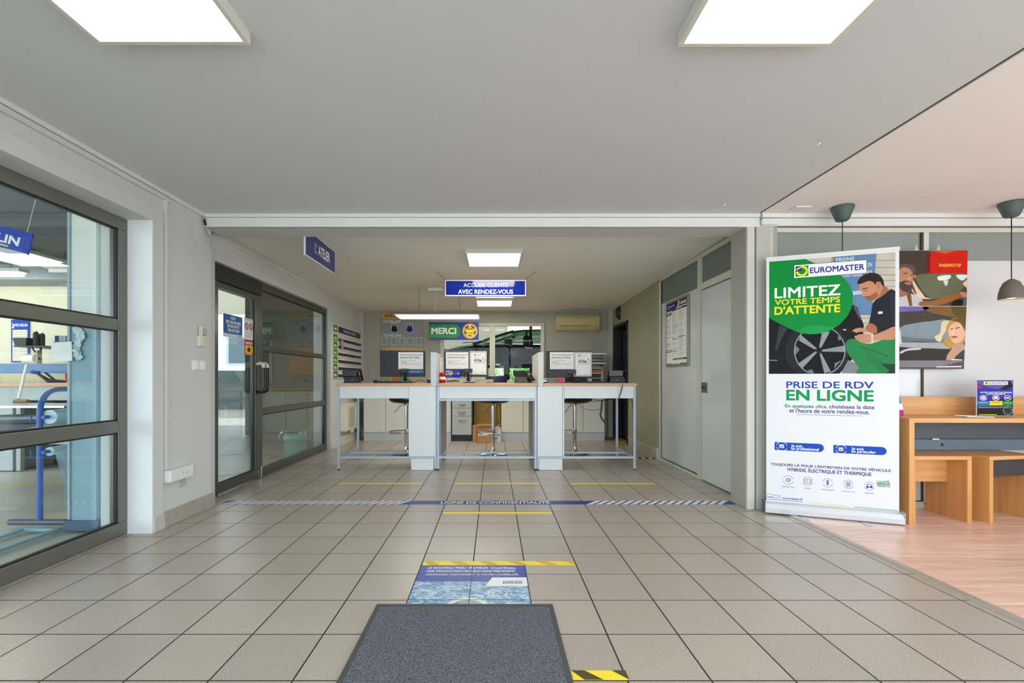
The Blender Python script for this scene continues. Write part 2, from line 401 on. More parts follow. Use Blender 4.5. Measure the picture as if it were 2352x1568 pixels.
# white cable duct in the ceiling corner and down the wall
TR = mat('#dcdedb', .45, var=.03)
ct = MB().box(-2.40, -2.372, -1.4, 3.79, 2.413, 2.44, TR).box(-2.40, -2.380, -1.4, 3.40, 2.378, 2.409, WALL).box(-2.401, -2.378, 3.345, 3.372, .42, 2.40, WALL)
ct.box(-2.50, -2.475, 4.08, 8.62, 2.352, 2.372, TR)
struct(ct.build('trim_6', loc=(-2.39, 3.3, 2.4), bevel=.002))

# baseboard of cut tiles on the left pier
bl = base('baseboard_left', (-2.39, 3.6, 0))
BT = mat('#a8a093', .5, var=.14, scale=14); BTL = mat('#c4c2bb', .5, var=.08, scale=14)
for (a, b_, m) in ((3.2255, 3.325, BTL), (3.329, 3.36, BT), (3.364, 3.655, BT), (3.659, 3.925, BT)):
    MB().box(-2.405, -2.372, a, b_, 0.001, .112, m).build('tile', bl, bevel=.002, seg=1)
# stepped trunking along the back part of the left wall
b2 = MB().box(-2.50, -2.462, 7.14, 8.6, 0, .085, CREAM).box(-2.50, -2.472, 7.16, 8.6, .088, .135, CREAM).box(-2.50, -2.455, 7.12, 7.15, 0, .15, TR)
struct(b2.build('baseboard_left_back', loc=(-2.48, 7.8, 0), bevel=.003))

# back wall with its window opening
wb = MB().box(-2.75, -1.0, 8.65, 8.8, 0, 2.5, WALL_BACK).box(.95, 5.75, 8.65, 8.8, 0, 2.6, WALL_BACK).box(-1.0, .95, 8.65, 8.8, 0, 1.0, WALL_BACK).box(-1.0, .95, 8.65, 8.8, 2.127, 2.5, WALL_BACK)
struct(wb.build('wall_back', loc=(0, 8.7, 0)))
struct(MB().box(-2.5, -2.42, 8.57, 8.66, 0, 2.36, mat('#b9b9b0', .6)).box(2.13, 2.216, 8.57, 8.66, 0, 2.36, mat('#b9b9b0', .6)).box(-2.5, 2.2, 8.62, 8.65, 2.325, 2.36, WALL_BACK).build('trim_7', loc=(0, 8.6, 0)))
def window_base(name, loc): return base(name, loc)
w3 = window_base('window_3', (0, 8.65, 1.5))
WF = mat('#c9c7b6', .45, var=.03)
for a in ((-1.0, .95, 2.07, 2.127), (-1.0, .95, 1.0, 1.06), (-1.0, -.935, 1.06, 2.07), (.885, .95, 1.06, 2.07), (-.076, .026, 1.06, 2.07)):
    MB().box(a[0], a[1], 8.62, 8.70, a[2], a[3], WF).build('frame', w3, bevel=.006)
MB().box(-.935, -.076, 8.672, 8.676, 1.06, 2.07, GLASS_B).build('pane', w3)
MB().box(.026, .885, 8.672, 8.676, 1.06, 2.07, GLASS_B).build('pane', w3)

# right wall at the back with a dark doorway
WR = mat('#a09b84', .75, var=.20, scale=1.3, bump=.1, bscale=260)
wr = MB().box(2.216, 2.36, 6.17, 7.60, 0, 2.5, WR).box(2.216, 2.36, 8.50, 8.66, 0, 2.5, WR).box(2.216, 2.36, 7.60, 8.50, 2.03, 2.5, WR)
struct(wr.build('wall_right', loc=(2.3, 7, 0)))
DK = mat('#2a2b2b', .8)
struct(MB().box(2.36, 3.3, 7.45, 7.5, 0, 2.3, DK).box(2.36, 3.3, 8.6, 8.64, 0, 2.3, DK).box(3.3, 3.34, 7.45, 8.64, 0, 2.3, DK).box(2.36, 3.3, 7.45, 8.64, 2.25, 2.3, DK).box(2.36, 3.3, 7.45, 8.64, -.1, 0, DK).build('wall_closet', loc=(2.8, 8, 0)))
d3 = base('door_3', (2.25, 8, 0)); MF = mat('#1f2021', .45)
MB().box(2.20, 2.36, 7.59, 7.64, 0, 2.04, MF).build('frame', d3); MB().box(2.20, 2.36, 8.46, 8.50, 0, 2.04, MF).build('frame', d3); MB().box(2.20, 2.36, 7.59, 8.50, 2.0, 2.05, MF).build('frame', d3)
MB().box(2.37, 3.1, 8.40, 8.44, .01, 1.98, mat('#3b4146', .4)).build('leaf', d3)
tb = MB().box(2.204, 2.218, 6.22, 7.54, 0, .11, mat('#a9a694', .6)).box(2.196, 2.218, 6.20, 7.56, .112, .130, mat('#c3c0ae', .5)).box(2.19, 2.218, 6.175, 6.21, 0, .15, mat('#c9ccd0', .4))
struct(tb.build('baseboard_right', loc=(2.21, 6.8, 0), bevel=.002))

# pillar between passage and waiting corner
pil = MB().box(2.105, 2.36, 3.83, 4.09, 0, 2.45, mat('#a9a89f', .75, bump=.12, bscale=240)).box(2.098, 2.160, 3.81, 3.84, 0, 2.34, mat('#cfcfc8', .7, bump=.1, bscale=240))
pil.box(2.175, 2.285, 3.815, 3.85, 0, 2.36, mat('#bcbcb4', .7, bump=.1, bscale=240)).box(2.286, 2.322, 3.822, 3.86, 0, 2.36, mat('#c6c6bd', .6)).box(2.160, 2.176, 3.83, 3.85, 0, 2.36, mat('#8b8b85', .8))
struct(pil.build('wall_pillar', loc=(2.2, 3.9, 0), bevel=.004))

# partition with the white door on the right side of the passage
PF = mat('#c9c9ba', .45, var=.03); PW = mat('#cdd1d2', .14, var=.02, coat=.3)
PW2 = mat('#d8d9dc', .14, var=.02, coat=.3)
X0, X1 = 2.222, 2.262
pt = base('wall_partition', (2.24, 5.4, 0))
for a in ((6.12, 6.17, 0, 2.40), (4.09, 6.17, 2.375, 2.415), (4.93, 5.0, 0, 2.375), (5.0, 6.12, 0, .035)):
    MB().box(X0 - .012, X1 + .012, a[0], a[1], a[2], a[3], PF).build('frame', pt, bevel=.003)
MB().box(X0 - .012, X1 + .012, 4.09, 4.93, 2.03, 2.10, PF).build('frame', pt, bevel=.003)
MB().box(X0 + .006, X1 - .006, 5.0, 6.12, .035, 2.072, PW).build('panel', pt)
MB().box(X0 + .012, X0 + .018, 5.0, 6.12, 2.072, 2.375, GLASS_T2).build('pane', pt); MB().box(X0 + .012, X0 + .018, 4.09, 4.93, 2.10, 2.375, GLASS_T2).build('pane', pt)
MB().box(X0 + .002, X0 + .012, 5.0, 5.012, .035, 2.375, RUBBER).box(X0 + .002, X0 + .012, 6.108, 6.12, .035, 2.375, RUBBER).box(X0 + .002, X0 + .012, 5.0, 6.12, .035, .045, RUBBER).build('seal', pt)
d2 = base('door_2', (2.23, 4.5, 0))
MB().box(X0 - .004, X1 - .004, 4.10, 4.915, .012, 2.02, PW).build('leaf', d2, bevel=.002)
MB().box(X0 - .010, X0 - .004, 4.775, 4.905, .935, 1.045, mat('#8b8a84', .35, metal=.8)).build('lock_plate', d2, bevel=.002)
lk = MB().cyl((X0 - .010, 4.865, .99), (X0 - .018, 4.865, .99), .013, BLACK).box(X0 - .013, X0 - .009, 4.81, 4.822, .965, 1.015, BLACK); lk.build('keyhole', d2)

# partition behind the waiting corner: white panels below, grey glass above
p2 = base('wall_waiting', (4, 3.87, 0)); PF2 = mat('#d8d6cb', .45, var=.03)
YF, YB = 3.845, 3.895
for a in ((2.32, 5.7, 2.305, 2.345), (2.32, 2.345, 0, 2.345), (3.592, 3.635, .03, 2.305), (4.87, 4.91, .03, 2.305), (2.32, 5.7, .0, .055)):
    MB().box(a[0], a[1], YF, YB, a[2], a[3], PF2).build('frame', p2, bevel=.003)
for a, b_ in ((2.345, 3.575), (3.635, 4.87), (4.91, 5.7)):
    MB().box(a, b_, YF + .012, YB - .012, .055, 2.068, PW2).build('panel', p2)
    MB().box(a, b_, YF + .02, YF + .026, 2.068, 2.305, GLASS_T).build('pane', p2)
MB().box(3.575, 3.592, YF + .004, YB, .03, 2.305, mat('#4a3b31', .6)).build('seal', p2)
MB().box(2.345, 5.7, YF + .006, YF + .02, .052, .062, RUBBER).build('seal', p2)
# grey room behind both partitions
RM = mat('#8f9690', .8)
struct(MB().box(5.62, 5.75, 3.95, 8.8, 0, 2.6, RM).box(2.36, 5.75, 7.3, 7.4, 0, 2.6, RM).build('wall_store', loc=(4, 7, 0)))
struct(MB().box(2.36, 5.75, 3.95, 8.8, 2.44, 2.56, mat('#a9aeaa', .8)).build('ceiling_store', loc=(4, 6, 2.44)))
struct(MB().box(2.35, 5.75, 3.96, 8.8, -.1, -.002, mat('#6f6d66', .7)).build('floor_store', loc=(4, 6, 0)))

# front and far right walls, behind or beside the camera, with their big windows
wf = MB().box(-2.75, 5.75, -1.6, -1.45, 2.36, 2.6, WALL).box(-2.75, -2.3, -1.6, -1.45, 0, 2.36, WALL).box(5.3, 5.75, -1.6, -1.45, 0, 2.36, WALL).box(-2.75, 5.75, -1.6, -1.45, -.1, .12, WALL)
struct(wf.build('wall_front', loc=(0, -1.5, 0)))
w5 = base('window_5', (1.5, -1.5, 1.2))
for x in (-2.3, -.75, .62, 2.3, 3.8, 5.26): MB().box(x, x + .06, -1.56, -1.49, .12, 2.36, FRAME).build('mullion', w5)
wq = MB().box(5.62, 5.75, -1.45, -.95, 0, 2.6, WALL).box(5.62, 5.75, 1.75, 3.95, 0, 2.6, WALL).box(5.62, 5.75, -.95, 1.75, 0, .4, WALL).box(5.62, 5.75, -.95, 1.75, 2.32, 2.6, WALL)
struct(wq.build('wall_far_right', loc=(5.7, 1, 0)))
w6 = base('window_6', (5.7, 1.3, 1.3))
for y in (-.95, .4, 1.69): MB().box(5.65, 5.72, y, y + .06, .4, 2.32, FRAME).build('mullion', w6)

# window_1: dark aluminium glazing to the workshop, left of the entrance
w1 = base('window_1', (-2.58, 1.3, 0))
FA, FB = -2.625, -2.560
def rail(y0, y1, z0, z1, p, nm='rail', xa=FA, xb=FB, m=FRAME):
    MB().box(xa, xb, y0, y1, z0, z1, m).build(nm, p, bevel=.006, seg=2)
rail(-.6, 3.225, 2.108, 2.19, w1); rail(-.6, 3.225, 0, .094, w1)
rail(3.145, 3.225, .094, 2.108, w1, 'stile'); rail(-.6, -.52, .094, 2.108, w1, 'stile'); rail(.9, .98, .094, 2.108, w1, 'stile')
for (ya, yb) in ((-.52, .9), (.98, 3.145)):
    rail(ya, yb, 1.411, 1.489, w1); rail(ya, yb, .713, .794, w1)
    for (za, zb) in ((.094, .713), (.794, 1.411), (1.489, 2.108)):
        MB().box(-2.598, -2.592, ya, yb, za, zb, GLASS).build('pane', w1)
        MB().box(-2.588, -2.566, yb - .010, yb, za, zb, RUBBER).box(-2.588, -2.566, ya, yb, za, za + .009, RUBBER).box(-2.588, -2.566, ya, yb, zb - .009, zb, RUBBER).build('seal', w1)
# door_1 (hinged leaf) and window_2 (fixed light beside it)
d1 = base('door_1', (-2.57, 4.6, 0)); DA, DB = -2.60, -2.545
rail(4.14, 5.0, 2.06, 2.14, d1, 'head', DA, DB, FRAME2)
MB().box(-2.56, -2.515, 4.13, 5.0, 1.985, 2.125, mat('#2e3335', .35, metal=.4)).build('closer_box', d1, bevel=.004)
rail(4.14, 4.26, 0, 2.06, d1, 'stile', DA, DB, FRAME2); rail(4.915, 4.985, 0.012, 1.985, d1, 'stile', DA, DB, FRAME2)
rail(4.26, 4.915, .012, .11, d1, 'rail', DA, DB, FRAME2); rail(4.26, 4.915, 1.93, 1.985, d1, 'rail', DA, DB, FRAME2)
MB().box(-2.574, -2.568, 4.26, 4.915, .11, 1.93, GLASS).build('pane', d1)
MB().box(-2.566, -2.55, 4.26, 4.915, .11, .117, RUBBER).box(-2.566, -2.55, 4.907, 4.915, .11, 1.93, RUBBER).build('seal', d1)
HD = mat('#d6d0b8', .35)
def pull(p, y):
    h = MB().tube([(-2.545, y, 1.24), (-2.50, y, 1.25), (-2.475, y, 1.235), (-2.47, y, 1.20)], .017, HD, 10)
    h.tube([(-2.47, y, 1.20), (-2.47, y, .99)], .017, BLACK, 10).tube([(-2.47, y, .99), (-2.475, y, .955), (-2.50, y, .94), (-2.545, y, .94)], .017, BLACK, 10)
    h.build('handle', p)
pull(d1, 4.945)
w2 = base('window_2', (-2.57, 6.0, 0))
rail(4.99, 7.03, 2.06, 2.14, w2, 'rail', DA, DB, FRAME2); rail(4.99, 7.03, 0, .10, w2, 'rail', DA, DB, FRAME2)
rail(4.99, 5.075, .10, 2.06, w2, 'stile', DA, DB, FRAME2); rail(6.96, 7.03, .10, 2.06, w2, 'stile', DA, DB, FRAME2)
rail(5.075, 6.96, 1.392, 1.447, w2, 'rail', DA, DB, FRAME2); rail(5.075, 6.96, .69, .755, w2, 'rail', DA, DB, FRAME2)
for za, zb in ((.10, .69), (.755, 1.392), (1.447, 2.06)):
    MB().box(-2.574, -2.568, 5.075, 6.96, za, zb, GLASS).build('pane', w2)
    MB().box(-2.566, -2.55, 6.95, 6.96, za, zb, RUBBER).box(-2.566, -2.55, 5.075, 6.96, zb - .009, zb, RUBBER).build('seal', w2)
pull(w2, 5.03)
bo = MB().cyl((-2.535, 5.02, .01), (-2.535, 5.02, .13), .008, CHROME).box(-2.548, -2.53, 5.005, 5.035, .03, .11, CHROME); bo.build('bolt', w2)

# ---------------------------------------------------------------- workshop beyond the glass
WS = mat('#e3dcc4', .8, var=.06, scale=.8, bump=.1, bscale=90); WSB = mat('#5f86b5', .6, var=.08)
WFL = mat('#c4bdb0', .35, var=.14, scale=2.5)
struct(MB().box(-14, -2.78, -3, 17, -.10, -.012, WFL).box(-2.78, 9, 8.8, 17, -.10, -.012, WFL).build('floor_workshop', loc=(-6, 6, 0)))
ws = MB().box(-14, -4.45, 6.0, 6.15, 1.28, 3.0, WS).box(-14, -4.45, 6.0, 6.15, 1.15, 1.28, WSB).box(-14, -4.45, 6.0, 6.15, 0, 1.15, mat('#c9c3a2', .6))
struct(ws.build('wall_workshop', loc=(-8, 6, 0)))
ZC = 2.62; WC = mat('#8e9498', .8, var=.05)
struct(MB().box(-7.6, -2.75, -3, 6.15, ZC, ZC + .1, WC).build('ceiling_workshop', loc=(-6, 2, ZC)))
for k, (yy, h, w_) in enumerate(((4.25, .26, .35), (2.2, .12, .06), (3.1, .12, .06))):
    struct(MB().box(-14, -2.76, yy, yy + w_, ZC - h, ZC, mat('#5b5f60', .7)).build('trim_%d' % (8 + k), loc=(-6, yy, ZC - .2)))
struct(MB().box(-14, -3.3, 5.55, 5.9, 2.28, 2.46, mat('#8a959b', .5, metal=.2)).build('trim_11', loc=(-6, 5.7, 2.3)))
# painted concrete column just outside window_1
cu = MB(); CU = mat('#e4e6e0', .75, var=.08, scale=3, bump=.2, bscale=40); CL = mat('#8aabb8', .6, var=.14, scale=5, bump=.2, bscale=60)
cu.box(-3.01, -2.83, 3.28, 3.95, 1.46, ZC, CU).box(-3.01, -2.83, 3.28, 3.95, .0, 1.46, CL).box(-3.05, -2.80, 3.26, 3.95, 0, .075, mat('#3f5d75', .6))
cu.box(-2.83, -2.76, 3.31, 3.95, 0, ZC, mat('#c3d8de', .7, bump=.15, bscale=50)).box(-2.76, -2.63, 3.29, 3.95, 0, ZC, mat('#d0e2e8', .7, bump=.15, bscale=50))
cu.box(-3.03, -3.01, 3.27, 3.95, 0.08, ZC, mat('#9db4bd', .6))
cu.box(-3.05, -2.63, -.6, 3.95, 2.30, ZC, CU)
struct(cu.build('wall_column', loc=(-2.85, 3.5, 0), bevel=.004))
# rear hall, and a wall added to darken the view behind the glass
struct(MB().box(-4.75, -2.75, 8.8, 8.9, 0, 3.2, mat('#77796f', .8, var=.06)).box(-4.75, -2.75, 6.3, 8.9, 2.62, 2.7, mat('#80827a', .8)).build('wall_dark_backing', loc=(-3.8, 8.8, 0)))
HC = mat('#d9d2bd', .85, var=.05)
hall = MB().box(-14, -10.2, 16.5, 16.7, 0, 5, HC).box(-8.2, -.35, 16.5, 16.7, 0, 5, HC).box(2.6, 9, 16.5, 16.7, 0, 5, HC).box(-.35, 2.6, 16.5, 16.7, 2.35, 2.72, HC).box(-10.2, -8.2, 16.5, 16.7, 3.4, 5, HC).box(-10.2, -8.2, 16.5, 16.7, 0, 1.38, mat('#7d8f96', .4))
hall.box(-.35, .5, 16.5, 16.7, 2.72, 5, HC).box(.5, 2.6, 16.5, 16.7, 3.3, 5, HC).box(9, 9.2, 8.8, 16.7, 0, 5, HC).box(-14.2, -14, 6.1, 16.7, 0, 5, HC).box(-2.75, 9, 8.8, 8.9, 2.6, 5, mat('#6a6a64', .8)).box(-2.75, 9, 8.801, 8.82, 0, 1.0, mat('#6a6a64', .8)).box(-14, -2.75, 6.15, 6.2, 2.6, 5, HC)
hall.box(-4.45, -4.3, 6.0, 6.15, 0, 5, HC)
struct(hall.build('wall_hall', loc=(0, 16.5, 0)))
struct(MB().box(-14, 9, 6.1, 13.8, 5, 5.1, WC).box(-14, 9, 15.8, 16.7, 5, 5.1, WC).build('ceiling_hall', loc=(0, 12, 5)))
# ================================================================ RECEPTION COUNTERS
SIDE = mat('#9a9a96', .5, var=.04)
def counter(kind, xa, xb, label):
    t = thing('reception_counter', ((xa + xb) / 2, 5.8, 0), label, 'counter', group=None)
    ya, yb = 5.44, 6.24
    for x in (xa, xb - .027):
        for y in (ya, yb - .027):
            l = MB().box(x, x + .027, y, y + .027, .018, .995, STEEL).build('leg', t, bevel=.002)
            MB().cyl((x + .0135, y + .0135, 0), (x + .0135, y + .0135, .019), .013, BLACK, 10).build('foot_cap', l)
    def rail(a, b_, c, d, e, f): MB().box(a, b_, c, d, e, f, STEEL).build('rail', t, bevel=.002)
    rail(xa + .027, xb - .027, ya, ya + .027, .140, .166)
    for x in (xa, xb - .027): rail(x, x + .027, ya + .027, yb - .027, .140, .166)
    for x in (xa, xb - .027): rail(x, x + .027, ya + .027, yb - .027, .968, .994)
    rail(xa + .027, xb - .027, yb - .027, yb, .968, .994)
    rail(xa + .027, xb - .027, 5.78, 5.807, .142, .166)
    top = lambda a, b_: MB().box(a, b_, ya - .022, yb + .02, .996, 1.030, WOOD_TOP).build('counter_top', t, bevel=.003)
    pan = lambda nm, a, b_, c, d, y0=ya + .001, y1=ya + .019, m=LAMINATE_W: MB().box(a, b_, y0, y1, c, d, m).build(nm, t, bevel=.002)
    if kind == 'C':
        top(xa - .001, xb + .006); pan('front_panel', xa + .028, xb - .02, .848, .994)
        rail(xa + .027, xb - .027, ya, ya + .027, .820, .844)
        for x in (xa + .027, xb - .043): MB().box(x, x + .016, ya + .03, yb - .1, .17, .965, SIDE).build('side_panel', t)
    elif kind == 'L':
        top(xa - .012, -.744); pan('front_panel', xa + .028, -1.003, .851, .997)
        pan('tall_panel', -1.0, -.692, .168, .997, ya - .012, ya + .006); pan('plinth', -.977, -.712, .004, .139, ya + .004, ya + .02)
        MB().box(-1.0, -.985, ya + .03, yb - .06, .17, .965, LAMINATE_W).box(-.72, -.705, ya + .03, yb - .06, .17, .965, SIDE).build('side_panel', t)
        MB().box(-.744, -.676, 5.42, 6.0, .99, 1.394, mat('#ccd3da', .4, var=.02)).build('divider', t, bevel=.006)
    else:
        top(.592, xb + .008); pan('front_panel', .835, xb - .028, .851, .997)
        pan('tall_panel', .515, .812, .168, .997, ya - .012, ya + .006); pan('edge_strip', .816, .832, .168, .997, ya - .008, ya + .006)
        pan('plinth', .53, .812, .004, .139, ya + .004, ya + .02)
        MB().box(.82, .835, ya + .03, yb - .06, .17, .965, LAMINATE_W).box(.545, .56, ya + .03, yb - .06, .17, .965, SIDE).build('side_panel', t)
        MB().box(.523, .588, 5.42, 6.25, .99, 1.394, mat('#d3d4cb', .4, var=.02)).build('divider', t, bevel=.006)
    return t
counter('L', -1.847, -.676, 'white high reception counter with beech top, the one nearest the glass door')
counter('C', -.672, .509, 'middle white reception counter with open steel front between two low divider panels')
counter('R', .513, 1.679, 'white high reception counter with coiled phone cord hanging over its apron')

# ---------------------------------------------------------------- bar stools
LEA = mat('#17171c', .25, var=.05); LEAB = mat('#34325c', .4, var=.05)  # backrest: black leather with its bluish reflection put into the colour
def make_stool(loc, label, back=True, zs=.748, rz=0):
    t = thing('bar_stool', loc, label, 'bar stool', rz, 'bar stools behind the counters')
    MB().lathe([(.0, .0), (.205, .0), (.21, .012), (.19, .022), (.10, .034), (.042, .05), (.032, .075), (.03, .10), (0, .10)], (0, 0, 0), CHROME, 36).build('base', t, local=True)
    MB().lathe([(.028, .08), (.028, .33), (.031, .335), (.031, .345), (.026, .35), (.026, zs - .05), (.045, zs - .04), (.06, zs - .02), (0, zs - .02)], (0, 0, 0), CHROME, 20).build('column', t, local=True)
    fr = MB(); P = [(.03, 0, .335)] + [(-.02 + .0, -.0, .335)]
    loop = [(.02, -.03, .335), (.02, -.10, .325), (-.06, -.20, .318), (-.19, -.19, .318), (-.24, -.08, .322), (-.20, .0, .33), (-.03, .0, .336)]
    fr.tube(loop, .011, CHROME, 10); fr.build('footrest', t, local=True)
    st = MB(); prof = [(0, zs - .025), (.10, zs - .022), (.20, zs - .008), (.24, zs + .018), (.25, zs + .04), (.235, zs + .055), (.15, zs + .045), (0, zs + .035)]
    st.lathe(prof, (0, 0, 0), LEA, 32); st.build('seat', t, local=True)
    if back:
        b = MB(); n = 14; vs = []; fs = []
        for k in range(n + 1):
            a = -PI / 2 + (-.72 + 1.44 * k / n); e = 1 - abs(2 * k / n - 1) ** 12
            for (r, z) in ((.215, zs + .03), (.235, zs + .13), (.245, zs + .31 + .06 * e), (.225, zs + .32 + .06 * e), (.213, zs + .13), (.195, zs + .04)):
                vs.append((r * math.cos(a), r * math.sin(a), z))
        for k in range(n):
            for j in range(6): fs.append((k * 6 + j, k * 6 + (j + 1) % 6, (k + 1) * 6 + (j + 1) % 6, (k + 1) * 6 + j))
        fs += [tuple(range(6)), tuple(range(n * 6, n * 6 + 6))]
        b.add(vs, fs, LEAB, True); b.build('backrest', t, local=True)
    lv = MB().tube([(-.03, -.05, zs - .04), (-.08, -.08, zs - .06), (-.11, -.10, zs - .11), (-.15, -.12, zs - .15)], .005, CHROME, 8); lv.build('lever', t, local=True)
    return t
s1 = make_stool((-.012, 6.62, 0), 'black bar stool under the middle counter, its blue-sheened backrest showing above the top', rz=.25)
dup(s1, (1.17, 6.67, 0), -.1, 'black bar stool with cables dangling in front of it under the right-hand counter')
make_stool((-1.263, 6.66, 0), 'low-set black bar stool half hidden by the counter panel near the glass door', back=False, zs=.75)

# ---------------------------------------------------------------- cabinets along the back wall
CABM = mat('#dcdcd2', .45, var=.03); KICK = mat('#c0c5c8', .45, var=.03); EDGE = mat('#8b8a80', .6)
KNOB = mat('#b9b9b6', .3, metal=.8)
def cabinet(xs, label, mcol=CABM):
    xa, xb = xs[0], xs[-1]
    t = thing('base_cabinet', ((xa + xb) / 2, 8.33, 0), label, 'cabinet', group='white base cabinets along the back wall')
    MB().box(xa + .001, xb - .001, 8.075, 8.62, .14, .875, EDGE).build('carcass', t)
    MB().box(xa + .001, xb - .001, 8.06, 8.07, .0, .143, KICK).build('plinth', t)
    for k in range(len(xs) - 1):
        a, b_ = xs[k] + .003, xs[k + 1] - .003
        d = MB().box(a, b_, 8.05, 8.072, .148, .868, mcol).build('door', t, bevel=.002)
        kx = b_ - .03 if k % 2 == 0 else a + .03
        MB().cyl((kx, 8.05, .80), (kx, 8.028, .80), .012, KNOB, 12).build('knob', d)
cabinet([-2.275, -1.892, -1.506], 'white two-door base cabinet in the corner beside the wall heater')
cabinet([-1.506, -1.124, -.745], 'white two-door base cabinet next to the grey drawer unit')
cabinet([.13, .515, .90], 'cream two-door base cabinet right of the cardboard boxes', mat('#e2dec9', .45, var=.03))
cabinet([.90, 1.20], 'narrow single-door base cabinet behind the cables')
cabinet([1.20, 1.565, 1.94], 'white two-door base cabinet at the dark doorway end')
wt = MB().box(-2.30, 1.96, 8.03, 8.64, .878, .915, WOOD_TOP).build('worktop', loc=(0, 8.3, .878), bevel=.003); tag(wt, 'beech-edged worktop running along the back wall over the cabinets', 'worktop')
dr = thing('drawer_unit', (-.55, 8.3, 0), 'grey steel pedestal with three drawers and arched handles', 'drawer unit')
MB().box(-.735, -.365, 8.02, 8.55, .03, .872, BLACK).box(-.735, -.365, 8.01, 8.55, .0, .10, BLACK).build('body', dr)
for za, zb in ((.11, .43), (.435, .572), (.577, .712), (.717, .865)):
    d = MB().box(-.722, -.385, 7.995, 8.02, za, zb, mat('#b4b6b6', .4, var=.03)).build('drawer', dr, bevel=.003)
    if zb < .8:
        zc = zb - .065
        MB().tube([(-.61, 7.995, zc), (-.60, 7.975, zc - .008), (-.55, 7.968, zc - .015), (-.50, 7.975, zc - .008), (-.49, 7.995, zc)], .008, CHROME, 8).build('handle', d)
CB = mat('#b98a5c', .75, var=.08, scale=4); CB2 = mat('#a8823f', .7, var=.12, scale=3)
def carton(x0, x1, y0, y1, h, label, m=CB, flaps=True, text=None):
    t = thing('cardboard_box', ((x0 + x1) / 2, (y0 + y1) / 2, 0), label, 'box', group='boxes in the knee space')
    b = MB().box(x0, x1, y0, y1, 0.001, h - .006, m); b.build('body', t, bevel=.002)
    if flaps:
        f = MB().bar((x0, y0, h - .004), (x1, y0, h - .004), .09, .004, m).bar((x0, y1 - .05, h - .002), (x1, y1 - .05, h - .002), .11, .004, m); f.build('flap', t)
    if text:
        F = FY(x0, y0, 0); p = MB().rect(F, .02, x1 - x0 - .005, h * .42, h * .58, .001, PAPER).text(text, F, .04, (x1 - x0) * .55, h * .46, h * .54, .0015, DARKI, .01)
        p.rect(F, (x1 - x0) * .68, (x1 - x0) * .95, h * .44, h * .47, .0015, DARKI).rect(F, (x1 - x0) * .72, (x1 - x0) * .92, h * .52, h * .54, .0015, DARKI); p.build('label_print', t)
carton(-.285, -.02, 7.78, 8.0, .30, 'open brown cardboard box with a white label strip, foremost in the knee space', text='DRAGON  i')
carton(-.36, -.295, 7.9, 8.1, .28, 'narrow brown cardboard box squeezed beside the grey drawer unit', flaps=False)
wbx = thing('carton', (.07, 8.0, 0), 'white carton with blue print standing right of the open cardboard box', 'box')
MB().box(.022, .125, 7.92, 8.1, .001, .235, PAPER).build('body', wbx, bevel=.002)
MB().bar((.022, 7.92, .236), (.10, 7.90, .30), .12, .003, PAPER).build('flap', wbx)
F = FY(.022, 7.92, 0); MB().text('YURR', F, .012, .09, .10, .13, .001, BLUE, .02).ring(F, .02, .06, .01, .02, .001, BLUE).build('print', wbx)
fb = thing('flattened_cardboard', (-.1, 8.3, 0), 'tall flattened brown cardboard leaning in the knee space behind the boxes', 'cardboard')
MB().bar((-.30, 8.2, .0), (-.30, 8.33, .78), .0, .0, CB2).box(-.352, -.03, 8.26, 8.275, 0.001, .84, CB2).build('sheet', fb); MB().box(-.03, .05, 8.30, 8.315, 0.001, .84, mat('#9a7a34', .7, var=.1)).box(.052, .12, 8.33, 8.345, .001, .84, mat('#b08a3c', .7, var=.1)).build('fold', fb)
for z in (.30, .62): MB().disc(FY(.0, 8.26, 0), .085, z, .014, -.06, BLACK, 12).build('hole', fb)

# ---------------------------------------------------------------- monitors with notices stuck on their backs
MONB = mat('#1b1e22', .45, var=.12, scale=9)
def monitor(pxa, pxb, pya, pyb, label, Y=5.98, sx=None, depth=.045):
    xa, zb = onY(pxa, pya, Y); xb, za = onY(pxb, pyb, Y)
    t = thing('computer_monitor', ((xa + xb) / 2, Y + .05, 1.03), label, 'monitor', group='monitors on the counters')
    MB().box(xa, xb, Y, Y + depth, za, zb, MONB).build('casing', t, bevel=.006)
    MB().box(xa + .012, xb - .012, Y + depth, Y + depth + .002, za + .02, zb - .012, emit_screen).build('screen', t)
    sl = MB()
    for k in range(12):
        z = za + .03 + k * (zb - za - .06) / 11; sl.box(xa + .02, xb - .02, Y - .002, Y + .002, z, z + .004, BLACKP)
    s_ = sl.build('vent_slot', t); s_['kind'] = 'stuff'
    cx = sx if sx is not None else (xa + xb) / 2 + .03
    n = MB().box(cx - .055, cx + .055, Y - .02, Y + .002, za + .055, za + .105, mat('#23272d', .4)).bar((cx, Y - .01, za + .08), (cx, Y + .02, 1.05), .035, .018, BLACK)
    n.tube([(cx - .04, Y - .02, za + .07), (cx - .05, Y - .05, za), (cx - .01, Y - .03, 1.06)], .005, BLACK, 6).tube([(cx + .03, Y - .02, za + .07), (cx + .05, Y - .06, za + .01), (cx + .02, Y - .03, 1.05)], .005, BLACK, 6)
    n.build('stand', t, bevel=.002)
    MB().box(cx - .11, cx + .11, Y - .06, Y + .11, 1.0305, 1.042, BLACK).build('base', t, bevel=.003)
    MB().box(cx + .0, cx + .03, Y - .022, Y - .018, za + .07, za + .09, BLUE).build('plug', t)
    return t
emit_screen = mat('#20262c', .2)
MY = 5.98
monitor(872.5, 976.5, 804.5, 865, 'black computer monitor seen from behind on the counter near the glass door')
monitor(1020, 1120.5, 806, 865, 'black computer monitor seen from behind on the middle counter, blue card at its corner')
monitor(1255.5, 1360, 805.5, 867, 'black computer monitor seen from behind on the right-hand counter')
